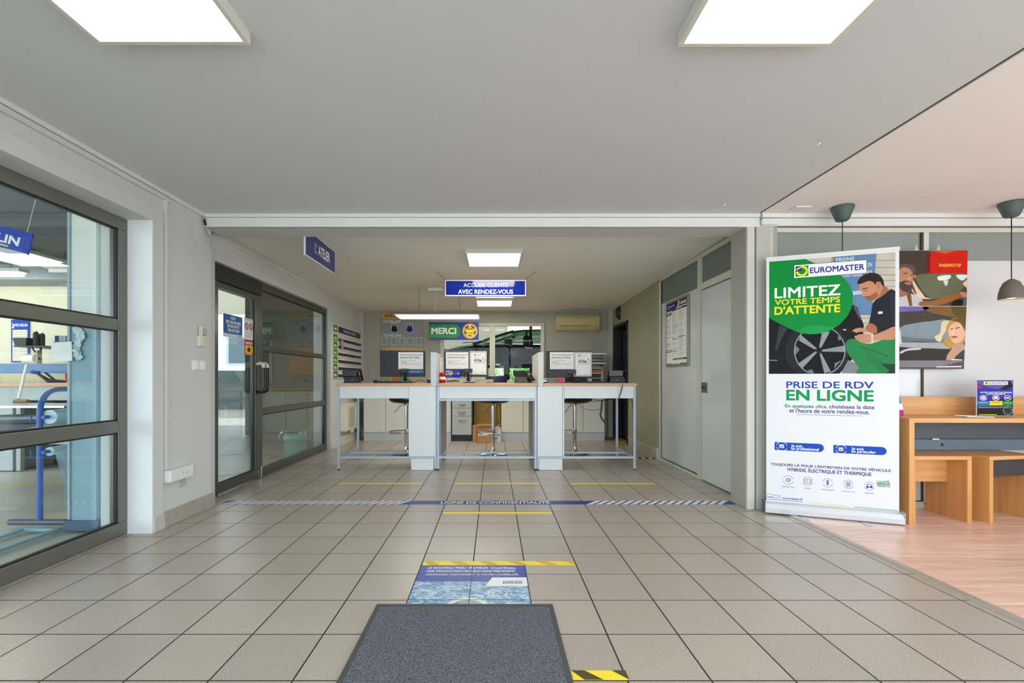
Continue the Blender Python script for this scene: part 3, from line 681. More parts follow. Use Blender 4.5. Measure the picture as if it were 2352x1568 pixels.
def sheet_px(name, pxa, pxb, pya, pyb, Y, label, cat, m=PAPER, group=None):
    xa, zb = onY(pxa, pya, Y); xb, za = onY(pxb, pyb, Y)
    t = thing(name, ((xa + xb) / 2, Y, za), label, cat, group=group)
    MB().box(xa, xb, Y - .0015, Y, za, zb, m).build('sheet', t)
    w, h = xb - xa, zb - za
    G = lambda u, v, k, x=xa, z=za, w=w, h=h, y=Y: (x + u * w, y - .0017 - k, z + v * h)     # unit square on the sheet
    return t, G
def pay_notice(a, b_, c, d, label):
    t, G = sheet_px('payment_notice', a, b_, c, d, MY - .006, label, 'notice', group='payment notices on the monitor backs')
    p = MB(); D = mat('#44464a', .6)
    p.text("Nous n'acceptons pas les", G, .08, .95, .81, .90, .0003, D, .012).text('paiements par chèque.', G, .08, .88, .64, .76, .0003, D, .012)
    p.text('Moyens de paiement acceptés :', G, .08, .70, .47, .515, .0003, D).text('Espèces', G, .12, .34, .385, .44, .0003, D, .008)
    p.text('Carte bancaire', G, .12, .50, .28, .335, .0003, D, .008).text('(Visa, Mastercard...)', G, .53, .92, .275, .325, .0003, D); p.build('lettering', t)
pay_notice(915, 972, 808.5, 847.5, 'white no-cheque notice on the monitor nearest the glass door')
pay_notice(1024, 1076, 808.5, 847, 'white no-cheque notice on the monitor above the blue card')
pay_notice(1263, 1317.5, 808.5, 847.5, 'white no-cheque notice on the monitor of the right-hand counter')
def review(a, b_, c, d, label, border):
    t, G = sheet_px('review_notice', a, b_, c, d, MY - .010, label, 'notice', group='customer review notices')
    p = MB(); cs = ('#c23b33', '#e0b52e', '#2f8b4a', '#3a62b8') if border else ('#2c2f38',) * 4
    c1, c2, c3, c4 = (ink(c) for c in cs)
    p.rect(G, .5, .96, .955, .975, .0003, c1).rect(G, .94, .96, .5, .975, .0003, c1).rect(G, .94, .96, .03, .5, .0003, c2).rect(G, .5, .96, .025, .04, .0003, c2)
    p.rect(G, .04, .5, .025, .04, .0003, c3).rect(G, .04, .06, .03, .5, .0003, c3).rect(G, .04, .06, .5, .975, .0003, c4).rect(G, .04, .5, .955, .975, .0003, c4)
    NB = ink('#242a5c') if border else DARKI
    cu, cv, rx, ry = .30, .845, .075, .048
    for (a0, a1, cc) in ((.3, 1.4, c1), (1.4, 2.8, c1), (2.8, 4.1, c2), (4.1, 5.3, c3), (5.3, 6.28, c4)):
        vs = []
        for k in range(7):
            an = a0 + (a1 - a0) * k / 6; vs += [G(cu + rx * math.cos(an), cv + ry * math.sin(an), .0003), G(cu + .65 * rx * math.cos(an), cv + .65 * ry * math.sin(an), .0003)]
        p.add(vs, [(2 * k, 2 * k + 1, 2 * k + 3, 2 * k + 2) for k in range(6)], cc)
    p.rect(G, cu, cu + rx, cv - .008, cv + .008, .0003, c4)
    p.text('AVIS CLIENTS', G, .46, .72, .855, .88, .0003, NB, .01)
    for k in range(5): p.rect(G, .46 + .065 * k, .50 + .065 * k, .80, .82, .0003, YELLOW)
    p.text('DONNEZ VOTRE', G, .24, .55, .69, .71, .0003, NB, .01).text('AVIS', G, .24, .58, .56, .665, .0003, NB, .03)
    p.rect(G, .60, .67, .565, .64, .0003, NB).shape(G, [(.68, .565), (.86, .565), (.9, .60), (.9, .66), (.82, .665), (.82, .73), (.79, .745), (.76, .68), (.68, .64)], .0003, NB)
    p.shape(G, [(.695, .575), (.85, .575), (.885, .605), (.885, .65), (.80, .655), (.80, .72), (.78, .68), (.695, .635)], .0005, PAPER)
    p.text('AVEC UN COMMENTAIRE', G, .24, .88, .515, .54, .0003, NB, .01).text('SUR NOTRE PAGE INTERNET', G, .24, .88, .48, .50, .0003, NB)
    p.text('Scannez le code', G, .12, .42, .10, .115, .0003, NB).rect(G, .60, .625, .085, .105, .0003, NB).text('EUROMASTER', G, .635, .88, .085, .105, .0003, NB, .01)
    p.build('print', t)
review(1079, 1117.5, 806.5, 860, 'framed notice with coloured border and thumbs-up beside the blue card', True)
review(1318.5, 1359, 808, 864, 'notice with black border and thumbs-up on the right-hand counter monitor', False)
t, G = sheet_px('payment_card', 1021.5, 1057, 848, 867, 5.90, 'blue three-instalment payment card at the corner of the middle monitor', 'card', ink('#2b3fb5'))
p = MB(); p.text('PAIEMENT EN', G, .06, .48, .74, .86, .0003, WHITEI, .02).text('3 FOIS', G, .06, .50, .40, .68, .0003, ink('#f0e45a'), .04).rect(G, .06, .47, .32, .37, .0003, WHITEI)
p.text('OU', G, .53, .60, .44, .56, .0003, WHITEI, .02).rect(G, .66, .75, .42, .60, .0003, ink('#e04a48')).text('4X', G, .80, .95, .44, .58, .0003, WHITEI, .03).rect(G, .55, .9, .76, .80, .0003, ink('#8a9be8')).rect(G, .06, .5, .12, .16, .0003, ink('#8a9be8')); p.build('print', t)
MB().box(-.60, -.44, 5.902, 5.915, 1.035, 1.06, BLACK).build('foot', t)
t, G = sheet_px('label_strip', 936.5, 974, 850, 856.5, MY - .004, 'narrow blue label strip stuck low on the monitor near the glass door', 'label', ink('#5b84d6'))
MB().rect(G, 0, .05, 0, 1, .0003, WHITEI).text('SUPPORT INFORMATIQUE', G, .10, .85, .35, .75, .0003, ink('#bcd0f5')).build('lettering', t)

# ---------------------------------------------------------------- desk phones
def phone(x, y, label, rz=0.0, m=BLACKP, cord=False):
    t = thing('desk_phone', (x, y, 1.03), label, 'phone', rz, 'desk phones')
    MB().prism([(-.10, .0), (.10, .0), (.075, .075), (-.085, .075)], -.065, -.055, m, 'y').prism([(-.10, .0), (.10, .0), (.10, .012), (-.10, .012)], -.06, .09, m, 'y').build('base', t, local=True, bevel=.003)
    MB().prism([(-.02, .07), (.10, .01), (.10, .03), (-.05, .155), (-.07, .15)], -.115, .075, m, 'x').build('body', t, local=True, bevel=.004)
    MB().prism([(-.062, .085), (-.068, .155), (-.075, .155), (-.07, .085)], -.105, .06, mat('#262b31', .2), 'x').build('screen', t, local=True)
    h = MB().tube([(.10, .085, .035), (.105, .03, .085), (.105, -.03, .135), (.10, -.055, .155)], [.02, .015, .015, .021], m, 10); h.build('handset', t, local=True)
    MB().text('CISCO', lambda u, v, w: (u, -.066 - w, v), -.016, .016, .030, .040, .0004, mat('#a9adb2', .4), .01).build('lettering', t, local=True)
    if cord:
        pts = []; n = 220
        for k in range(n + 1):
            q = k / n; bx, bz = (.0 - .055 * q ** 1.5, .0 - .19 * q); an = q * 2 * PI * 34
            yy = -.40 - .03 * q
            pts.append((bx + .006 * math.cos(an), yy + .006 * math.sin(an), bz - .01))
        pts = [(.02, -.07, .012), (.02, -.3, .008), (.012, -.395, .006)] + pts
        MB().tube(pts, .0018, BLACK, 5).build('cord', t, local=True)
    return t
phone(-1.78, 5.82, 'black desk phone at the left end of the counter nearest the glass door', .1)
phone(.375, 5.85, 'olive-grey desk phone against the divider on the middle counter', -.55, mat('#55564b', .4))
phone(1.555, 5.82, 'black desk phone with a coiled cord at the right-hand counter end', -.1, cord=True)
# mice, keyboards and small things on the tops
def mouse(x, y, label):
    t = thing('computer_mouse', (x, y, 1.0305), label, 'mouse')
    MB().lathe([(0, .038), (.018, .036), (.03, .026), (.034, .008), (.03, 0), (0, 0)], (0, 0, 0), BLACK, 18).build('body', t, local=True)
    MB().tube([(.01, .02, .02), (.05, .06, .03), (.05, .11, .06), (.05, .13, .04)], .002, BLACK, 6).build('cable', t, local=True)
mouse(-1.50, 5.85, 'black computer mouse left of the keyboard near the glass door')
def keyboard(x, y, w, label):
    t = thing('keyboard', (x, y, 1.0305), label, 'keyboard')
    MB().box(-w / 2, w / 2, -.07, .07, 0, .014, BLACK).build('body', t, local=True, bevel=.003)
    k = MB()
    for i in range(15):
        for j in range(5): k.box(-w / 2 + .008 + i * (w - .016) / 15, -w / 2 + .004 + (i + 1) * (w - .016) / 15, -.062 + j * .025, -.042 + j * .025, .014, .021, BLACKP)
    q = k.build('keys', t, local=True); q['kind'] = 'stuff'
keyboard(-1.30, 5.74, .36, 'flat black keyboard left of the monitor stand near the glass door')
keyboard(1.24, 5.74, .34, 'black keyboard lying before the pink note on the right-hand counter')
can = thing('cleaning_wipes_can', (-.635, 5.72, 1.0305), 'red canister with a white band beside the left divider', 'canister')
MB().lathe([(0, 0), (.036, 0), (.037, .004), (.037, .118), (.033, .124), (0, .124)], (0, 0, 0), ink('#c8231f'), 24).build('body', can, local=True)
MB().lathe([(.0375, .042), (.0375, .076)], (0, 0, 0), WHITEI, 24).build('band', can, local=True)
hd = thing('paper_holder', (-.66, 5.85, 1.0), 'slim white holder hanging on the inner side of the left divider', 'holder')
MB().box(-.674, -.650, 5.76, 5.90, 1.16, 1.345, mat('#dedccb', .5)).build('pocket', hd, bevel=.004); MB().box(-.650, -.648, 5.79, 5.87, 1.31, 1.325, BLACK).build('slot', hd)
def note_px(a, b_, c, d, Y, hexc, label):
    t, G = sheet_px('sticky_note', a, b_, c, d, Y, label, 'sticky note', ink(hexc)); return t
note_px(860.5, 870, 872, 880, 8.648, '#d8c23c', 'yellow sticky note low on the back wall behind the mouse')
note_px(884, 893.5, 869.5, 878.5, 8.648, '#8fc04a', 'lime green sticky note on the back wall')
note_px(900, 915.5, 866, 880, 8.648, '#f08a32', 'orange sheet on the back wall behind the monitor stand')
note_px(931, 940, 869.5, 877, 8.648, '#3fa9b4', 'turquoise sticky note on the back wall right of the orange sheet')
note_px(916, 921, 868, 878, 8.646, '#4bb0c0', 'thin turquoise note peeking from behind the monitor stand')
pn = thing('pink_note', (.98, 5.83, 1.03), 'pink folded note under the right-hand monitor', 'note')
xa, zb = onY(1281, 868.5, 5.83); xb, za = onY(1294, 879.5, 5.83)
MB().bar((xa, 5.83, 1.065), (xb, 5.83, 1.065), .002, .068, ink('#e5648f')).build('sheet', pn); 
gb = thing('document_box', (.86, 5.88, 1.03), 'beige document holder beside the pink note', 'holder'); MB().box(.80, .905, 5.86, 5.92, 1.0305, 1.085, mat('#a9a48c', .6)).build('body', gb, bevel=.003)
def papers(x, y, w, d, n, label, hexc='#e9e3d0'):
    t = thing('paper_stack', (x, y, 1.0305), label, 'papers')
    r = random.Random(int(x * 100) + 5)
    for k in range(n):
        a = r.uniform(-.3, .3); c, s_ = math.cos(a), math.sin(a); z = .003 * k
        q = [(c * u - s_ * v, s_ * u + c * v) for u, v in ((-w / 2, -d / 2), (w / 2, -d / 2), (w / 2, d / 2), (-w / 2, d / 2))]
        MB().prism(q, z, z + .0025, mat(hexc if k % 2 else '#d6c49a', .7), 'z').build('sheet', t, local=True)
papers(-.47, 5.68, .18, .16, 5, 'crumpled receipts lying at the foot of the middle monitor')
papers(-.16, 5.66, .14, .10, 4, 'loose white papers left of the laptop lid on the middle counter', '#e6eef0')
tr = thing('letter_tray', (.0, 6.05, 1.03), 'beige letter tray behind the papers on the middle counter', 'tray')
MB().box(-.22, .0, 6.0, 6.2, 1.0305, 1.036, mat('#b3ae94', .5)).box(-.22, .0, 6.0, 6.004, 1.03, 1.075, mat('#b3ae94', .5)).box(-.22, -.216, 6.0, 6.2, 1.03, 1.075, mat('#b3ae94', .5)).box(-.004, 0, 6.0, 6.2, 1.03, 1.075, mat('#b3ae94', .5)).build('shell', tr)
for (x, lab) in ((-.795, 'small black card reader against the left divider'), (.63, 'black desk organiser against the right divider')):
    t = thing('card_reader' if x < 0 else 'desk_organiser', (x, 5.75, 1.0305), lab, 'device')
    MB().box(x - .035, x + .035, 5.72, 5.80, 1.0305, 1.10, BLACK).build('body', t, bevel=.006); MB().box(x - .025, x + .025, 5.716, 5.72, 1.05, 1.063, ink('#b02030') if x < 0 else CHROME).box(x - .028, x + .028, 5.716, 5.72, 1.075, 1.092, mat('#d9dcde', .3)).build('display', t)
for k, (pth, lab) in enumerate(((((-1.07, 5.9, 1.06), (-1.0, 5.8, 1.035), (-.93, 5.74, 1.07), (-.86, 5.78, 1.04), (-.80, 5.82, 1.035)), 'black cable looping right of the monitor near the glass door'), (((-.55, 5.83, 1.035), (-.5, 5.80, 1.07), (-.43, 5.82, 1.09), (-.38, 5.9, 1.10)), 'black cable rising to the middle monitor'), (((.92, 5.8, 1.036), (.98, 5.7, 1.06), (1.06, 5.7, 1.045), (1.10, 5.85, 1.08)), 'dark cable looped over the pink note'))):
    o = MB().tube(smooth_loop(list(pth) + [pth[-1]], 4)[:-8], .0035, BLACK, 6).build('cable', loc=pth[0]); tag(o, lab, 'cable')
# letter trays and white pigeonholes on the back worktop at the right
xa, z1 = onY(1359, 813, 8.2); xb, z0 = onY(1388, 845, 8.2)
lt = thing('letter_tray', ((xa + xb) / 2, 8.25, 1.1), 'stack of clear letter trays with papers beside the right-hand monitor', 'letter trays')
for k in range(4):
    z = z0 + k * (z1 - z0) / 4
    MB().box(xa, xb, 8.2, 8.5, z, z + .006, mat('#aeb6ba', .3)).box(xa, xb, 8.2, 8.204, z, z + .018, mat('#c7cdd0', .3)).box(xa, xa + .004, 8.2, 8.5, z, z + .055, mat('#8d9599', .3)).box(xb - .004, xb, 8.2, 8.5, z, z + .055, mat('#8d9599', .3)).build('tray', lt)
for z in (z0 + .07, z1 - .01): MB().box(xa + .01, xb + .04, 8.22, 8.48, z, z + .03, PAPER).build('papers', lt)
xa, z1 = onY(1358, 845.5, 8.2); xb, z0 = onY(1385, 893, 8.2)
ph = thing('pigeonhole_unit', ((xa + xb) / 2, 8.3, z0), 'white pigeonhole unit under the clear letter trays on the back worktop', 'shelf unit')
PHM = mat('#dcdcd0', .5)
MB().box(xa, xa + .012, 8.2, 8.5, .916, z1, PHM).box(xb - .014, xb, 8.2, 8.5, .916, z1, PHM).box(xa, xb, 8.48, 8.5, .916, z1, mat('#7e8587', .6)).build('sides', ph)
for k in range(4): z = z1 - .012 - k * .085; MB().box(xa, xb, 8.2, 8.5, max(.916, z), max(.916, z) + .012, PHM).build('shelf', ph)
o = MB().box(xa + .012, xb - .014, 8.21, 8.4, z1 - .09 + .005, z1 - .03, mat('#b5733c', .6)).build('folder', loc=((xa + xb) / 2, 8.3, z1 - .09)); tag(o, 'orange folder in the top pigeonhole', 'folder')

# cables hanging below the right-hand counter
for pts, r, lab in (([(1.08, 6.0, .845), (1.18, 6.0, .80), (1.33, 6.0, .79), (1.5, 6.0, .82), (1.62, 5.7, .845)], .004, 'grey cable sagging below the right-hand counter apron'),
                    ([(1.20, 6.0, .85), (1.28, 6.0, .82), (1.42, 6.0, .80), (1.52, 5.9, .82)], .0035, 'dark cable crossing below the right-hand counter'),
                    ([(1.42, 6.0, .80), (1.405, 6.0, .72), (1.40, 6.0, .66), (1.39, 6.0, .62), (1.41, 6.0, .56), (1.46, 6.0, .50)], .012, 'black bundled cable hanging down below the right-hand counter'),
                    ([(1.19, 6.4, .75), (1.23, 6.35, .68), (1.3, 6.2, .66), (1.37, 6.1, .67), (1.41, 6.0, .69)], .003, 'thin black lead dangling beside the stool column'),
                    ([(1.62, 5.50, .85), (1.655, 5.5, .80), (1.665, 5.5, .6), (1.664, 5.5, .3), (1.665, 5.52, .17)], .004, 'dark cable running down the end leg of the right-hand counter')):
    o = MB().tube(smooth_loop(pts + [pts[-1]], 4)[:-8] + [pts[-1]], r, mat('#3a3b3c', .5), 7).build('cable', loc=pts[0]); tag(o, lab, 'cable')
# ================================================================ LIGHTS ON THE CEILING
PANEL = emit('lamp_panel', (1.0, .96, .88), 5); PANEL2 = emit('lamp_panel_back', (1.0, .95, .84), 9); PFRM = mat('#d5d5cb', .4, var=.03)
def ceiling_panel(x0, x1, y0, y1, zb, zt, label, m):
    t = thing('ceiling_light', ((x0 + x1) / 2, (y0 + y1) / 2, zt), label, 'ceiling light', group='square panel lights')
    f = .02
    b = MB().box(x0, x1, y0, y0 + f, zb, zt, PFRM).box(x0, x1, y1 - f, y1, zb, zt, PFRM).box(x0, x0 + f, y0 + f, y1 - f, zb, zt, PFRM).box(x1 - f, x1, y0 + f, y1 - f, zb, zt, PFRM)
    b.build('frame', t, bevel=.002); MB().box(x0 + f, x1 - f, y0 + f, y1 - f, zb + .006, zb + .012, m).build('diffuser', t)
ceiling_panel(-1.55, -.955, 1.215, 1.81, 2.39, 2.44, 'square lit ceiling panel above the glass front on the workshop side', PANEL)
ceiling_panel(.725, 1.335, 1.215, 1.82, 2.39, 2.44, 'square lit ceiling panel towards the waiting corner', PANEL)
ceiling_panel(-.298, .302, 4.78, 5.37, 2.385, 2.432, 'square lit ceiling panel above the hanging welcome sign', PANEL2)
ceiling_panel(-.29, .31, 7.34, 7.94, 2.325, 2.378, 'square lit ceiling panel seen below the welcome sign, near the back wall', PANEL2)
pl = thing('pendant_light', (-.81, 6.7, 1.98), 'long slim linear lamp hanging on thin wires over the left counter', 'pendant light')
MB().box(-1.42, -.20, 6.5, 6.93, 1.984, 2.0, mat('#b9b9b4', .35, metal=.4)).build('housing', pl, bevel=.004); MB().box(-1.39, -.225, 6.52, 6.915, 1.979, 1.985, emit('lamp_linear', (1, .97, .9), 9)).build('diffuser', pl)
for x in (-1.09, -.50):
    MB().tube([(x, 6.72, 2.39), (x, 6.72, 2.17)], .0025, BLACK, 6).tube([(x, 6.72, 2.17), (x + .012, 6.72, 2.15), (x + .012, 6.72, 2.13), (x, 6.72, 2.12), (x - .01, 6.72, 2.135)], .004, BLACK, 6).tube([(x - .03, 6.72, 2.0), (x, 6.72, 2.12), (x + .03, 6.72, 2.0)], .0018, BLACK, 6).build('suspension_wire', pl)
MB().box(-.95, -.73, 6.65, 6.75, 2.35, 2.395, WHITE).build('driver_box', pl); MB().tube([(-.84, 6.7, 2.35), (-.85, 6.7, 2.1), (-.86, 6.7, 2.0)], .003, WHITE, 6).build('supply_cord', pl)

# ---------------------------------------------------------------- hanging signs
ws_ = thing('hanging_sign', (-.09, 5.67, 2.2), 'blue hanging sign with two white lines ACCUEIL CLIENTS AVEC RENDEZ-VOUS', 'sign')
xa, zt = onY(1022, 643, 5.67); xb, zb = onY(1208, 680, 5.67)
MB().box(xa, xb, 5.665, 5.685, zb, zt, ink('#e9ebee')).build('board', ws_, bevel=.002)
F = FY(xa, 5.665, zb); w_, h_ = xb - xa, zt - zb; p = MB()
p.rect(F, .012, w_ - .012, .014, h_ - .012, .0004, mat(deep('#1733a8'), .06, var=.02))
p.text('ACCUEIL CLIENTS', F, w_ * .23, w_ * .775, h_ * .565, h_ * .80, .0008, WHITEI).text('AVEC RENDEZ-VOUS', F, w_ * .165, w_ * .84, h_ * .15, h_ * .40, .0008, WHITEI, .025); p.build('lettering', ws_)
def chain(a, b_, name, parent, n=13):
    c = MB(); A, B = Vector(a), Vector(b_)
    for k in range(n):
        q = A.lerp(B, (k + .5) / n); d = (B - A).normalized() * ((B - A).length / n * .62); s_ = Vector((0, 0, .004)) if k % 2 else Vector((0, .004, 0))
        c.tube([q - d, q - d * .5 + s_, q + d * .5 + s_, q + d, q + d * .5 - s_, q - d * .5 - s_, q - d], .0013, mat('#4b4a46', .4, metal=.7), 5)
    c.build(name, parent)
chain((-.72, 5.67, 2.408), (xa + .02, 5.67, zt), 'chain', ws_); chain((.525, 5.67, 2.408), (xb - .01, 5.67, zt), 'chain', ws_)
at_ = thing('hanging_sign', (-1.665, 4.46, 2.3), "blue sign L'ATELIER hanging edge-on beside the workshop door", 'sign')
MB().box(-1.68, -1.665, 4.07, 4.84, 2.175, 2.42, ink('#dfe2e4')).build('board', at_, bevel=.002)
F = FPX(-1.665, 4.07, 2.175); p = MB().rect(F, .012, .758, .012, .233, .0004, mat(deep('#12328f'), .2, var=.02))
p.text("L'", F, .22, .272, .082, .172, .0008, WHITEI).text('ATELIER', F, .305, .605, .082, .172, .0008, WHITEI, .025); p.build('lettering', at_)
for y in (4.12, 4.79): MB().cyl((-1.672, y, 2.42), (-1.672, y, 2.44), .002, CHROME, 6).build('hook', at_)
# MERCI sign
ms = thing('hanging_sign', (-.75, 8.3, 1.95), 'blue and green MERCI sign with a gold star medal near the back wall', 'sign')
xa, zt = onY(984.5, 739.5, 8.3); xb, zb = onY(1099.5, 780.5, 8.3); w_, h_ = xb - xa, zt - zb
MB().box(xa, xb, 8.302, 8.312, zb, zt, WHITEI).build('board', ms); F = FY(xa, 8.302, zb); p = MB()
p.rect(F, 0, w_, 0, h_, .0004, mat(deep('#1f2f9a'), .4, var=.02))
r = h_ * .37; vs = [(0, h_ * .13), (w_ * .64 - r, h_ * .13)] + [(w_ * .64 - r + r * math.cos(a), h_ * .5 + r * math.sin(a)) for a in [-PI / 2 + PI * k / 14 for k in range(15)]] + [(0, h_ * .87)]
p.shape(F, vs, .0008, mat(deep('#0d9440'), .4, var=.02)).text('MERCI', F, w_ * .06, w_ * .545, h_ * .35, h_ * .67, .0012, WHITEI, .04)
GO = ink('#e8b93a'); cx, cy = w_ * .825, h_ * .5
p.ring(F, cx, cy, h_ * .36, h_ * .42, .0008, GO); p.ring(F, cx, cy, h_ * .32, h_ * .345, .0008, GO)
p.shape(F, [(cx + (h_ * .44 if k % 2 == 0 else h_ * .21) * math.sin(k * PI / 5), cy + (h_ * .44 if k % 2 == 0 else h_ * .21) * math.cos(k * PI / 5)) for k in range(10)], .0012, ink('#e3c21f'))
p.text('Meilleur', F, cx - .075, cx + .075, cy + .025, cy + .065, .0016, DARKI, .01).text('RÉSEAU', F, cx - .055, cx + .055, cy - .012, cy + .012, .0016, WHITEI, .01).text("DE L'ANNÉE", F, cx - .055, cx + .055, cy - .045, cy - .027, .0016, DARKI, .01).text('2025', F, cx - .035, cx + .035, cy - h_ * .38, cy - h_ * .29, .0016, WHITEI, .01); p.build('lettering', ms)
for x in (xa + .45 * w_, xa + .9 * w_): MB().cyl((x, 8.306, zt), (x, 8.306, 2.365), .0015, mat('#b9b9b0', .5), 6).build('thread', ms)
# staff board
sb = thing('staff_board', (-1.75, 8.6, 2.0), 'grey and wooden staff board headed CONSEILLERS and TECHNICIENS on the back wall', 'board')
xa, zt = onY(875.5, 719, 8.62); xb, zm = onY(971, 732, 8.62); _, zn = onY(0, 797, 8.62)
MB().box(xa, xb, 8.625, 8.648, 1.15, zt, wood('board_oak', '#c79a55', '#dbb270', .5, axis=2)).build('board', sb, bevel=.002)
MB().box(xa + .005, xb - .008, 8.612, 8.625, zn, zm, mat('#8b9194', .45, var=.03)).build('panel', sb)
w_ = xb - xa; h_ = zm - zn; F = FY(xa, 8.612, zn); p = MB(); LG = mat('#d8dcde', .5)
p.text('VOUS ÊTES SUIVIS PAR', F, w_ * .08, w_ * .60, h_ + .035, h_ + .085, -.0128, DARKI, .03)
p.text('CONSEILLERS', F, w_ * .035, w_ * .48, h_ * .86, h_ * .95, .0004, LG, .02).text('TECHNICIENS', F, w_ * .04, w_ * .49, h_ * .37, h_ * .46, .0004, LG, .02)
for u in (.01, .235, .435, .635, .835):
    a, b_ = w_ * u, w_ * (u + .145); c, d = h_ * .06, h_ * .34; e = .008
    p.rect(F, a, b_, c, c + e, .0004, LG).rect(F, a, b_, d - e, d, .0004, LG).rect(F, a, a + e, c, d, .0004, LG).rect(F, b_ - e, b_, c, d, .0004, LG)
p.build('lettering', sb)
for u, sh in ((.26, '#16171c'), (.625, '#22288a')):
    a, b_ = w_ * u, w_ * (u + .12); c, d = h_ * .55, h_ * .83; q = MB().rect(F, a - .008, b_ + .008, c - .01, d + .01, .001, PAPER).rect(F, a, b_, c, d, .0014, mat('#6d6560', .5))
    m_ = (a + b_) / 2; q.blob(F, [(a, c), (b_, c), (b_, c + .07), (m_ + .02, c + .10), (m_ - .02, c + .10), (a, c + .07)], .0018, ink(sh)).blob(F, [(m_ - .02, c + .12), (m_, c + .095), (m_ + .02, c + .12), (m_ + .02, c + .15), (m_, c + .165), (m_ - .02, c + .15)], .0022, mat('#c99a80', .5)); q.build('portrait', sb)
# planning board
pb = thing('planning_board', (-2.49, 7.84, 1.5), 'white wall board PLANNING ATELIER with rows of dark blue card rails', 'board')
MB().box(-2.50, -2.478, 7.10, 8.58, 1.085, 1.945, mat('#d7d2bd', .5, var=.03)).build('board', pb, bevel=.004)
F = FPX(-2.478, 7.10, 1.085); NAVY = mat(deep('#141f6b'), .35, var=.05); KH = mat('#cfc7a8', .5); p = MB()
p.rect(F, .25, 1.46, .735, .835, .0005, NAVY).text('PLANNING ATELIER', F, .50, 1.15, .765, .805, .001, WHITEI, .005).rect(F, .02, .20, .735, .835, .0005, GREEN).rect(F, .06, .16, .765, .80, .001, WHITEI).rect(F, .205, .225, .735, .835, .0005, YELLOW)
p.build('lettering', pb)
for r in range(6):
    v = .60 - r * .115; q = MB().box(-2.478, -2.464, 7.10 + .25, 7.10 + 1.46, 1.085 + v, 1.085 + v + .045, NAVY).box(-2.478, -2.468, 7.10 + .25, 7.10 + 1.46, 1.085 + v + .047, 1.085 + v + .062, WHITEI)
    for k in range(10): q.disc(F, .30 + k * .12, v + .074, .010, .001, DARKI, 8)
    q.build('card_rail', pb)
    q = MB(); q.rect(F, .02, .20, v - .01, v + .09, .0005, GREEN if r < 5 else ink('#3d6a9c')).rect(F, .205, .225, v - .01, v + .09, .0005, YELLOW if r < 5 else ink('#3d6a9c')).rect(F, .05, .16, v + .01, v + .055, .001, KH if r < 5 else YELLOW); q.build('name_card', pb)
F = FPX(-2.462, 7.10, 1.085); q = MB().blob(F, [(.30, .62), (.42, .63), (.46, .55), (.40, .47), (.33, .50)], .004, mat('#c9c6ba', .2, metal=.4)).ring(F, .37, .64, .02, .03, .004, CHROME); q.build('key_tag', pb)
# framed price list on the right partition
fp = thing('price_poster', (2.2, 5.565, 1.65), 'framed portrait price list with dense small print on the white side panel', 'poster')
FX = 2.205; MB().box(FX, 2.228, 5.23, 5.90, 1.232, 2.05, mat('#8e8a7c', .35, metal=.5)).build('frame', fp, bevel=.004)
F = FNX(FX, 5.90, 1.232); w_, h_ = .67, .818; p = MB().rect(F, .03, w_ - .03, .03, h_ - .03, .0004, PAPER)
G = lambda u, v, k: F(.03 + u * (w_ - .06), .03 + v * (h_ - .06), k)
NV = ink('#1c2a86'); LT = mat('#a9adb4', .6); OR = mat('#c99a6a', .6)
p.rect(G, 0, .5, .87, 1, .0008, NV).text('Tarifs des services', G, .04, .42, .94, .965, .0012, WHITEI, .02).text('Prestations', G, .04, .24, .915, .93, .0012, YELLOW, .01).rect(G, .04, .38, .895, .90, .0012, ink('#7b8bd6')).rect(G, .04, .38, .88, .885, .0012, ink('#7b8bd6'))
p.rect(G, .5, 1, .90, 1, .0008, ink('#3c2d26')).shape(G, [(.55, .90), (.6, 1.0), (.66, 1.0), (.63, .90)], .0012, mat('#d9d2c4', .5)).rect(G, .66, .97, .925, .965, .0012, WHITEI).rect(G, .67, .72, .93, .96, .0016, GREEN).text('EUROMASTER', G, .73, .95, .935, .955, .0016, NV, .02).shape(G, [(.5, .90), (.66, .90), (.9, .915), (.7, .905)], .0012, DARKI)
p.rect(G, .28, 1, .855, .885, .0008, NV).text('MONTAGE PNEUS TOURISME', G, .45, .8, .865, .876, .0012, WHITEI, .01).rect(G, 0, .26, .80, .85, .0008, GREEN).text('FORFAITS', G, .06, .2, .83, .84, .0012, WHITEI, .01).text('ENTRETIEN', G, .06, .2, .81, .82, .0012, WHITEI, .01)
rr = random.Random(3)
for c0, c1 in ((.02, .24), (.29, .60), (.64, .98)):
    v = .79 if c0 < .2 else .83
    while v > .13:
        if rr.random() < .12: v -= .02
        L_ = c1 - c0; col = OR if (c0 > .2 and (.74 < v < .83 or .55 < v < .63)) else LT
        p.rect(G, c0, c0 + L_ * rr.uniform(.4, .8), v, v + .004, .0006, col).rect(G, c1 - .05, c1 - .01, v, v + .004, .0006, DARKI if rr.random() < .3 else LT); v -= .011
for v in (.70, .62, .52, .44, .33): p.rect(G, .02, .18, v, v + .006, .0008, DARKI)
for v in (.60, .40, .20): p.rect(G, .32, .58, v, v + .007, .0008, DARKI)
p.rect(G, .62, .9, .42, .43, .0008, DARKI).rect(G, .0, .27, .20, .235, .0008, DARKI).rect(G, .03, .24, .21, .225, .0012, WHITEI).rect(G, .34, 1, .065, .09, .0008, DARKI).text('Demandez conseil', G, .38, .85, .072, .083, .0012, WHITEI, .02)
p.rect(G, 0, .27, .0, .01, .0008, DARKI).rect(G, .34, .64, 0, .012, .0008, YELLOW).rect(G, .68, 1, 0, .012, .0008, GREEN); p.build('print', fp)

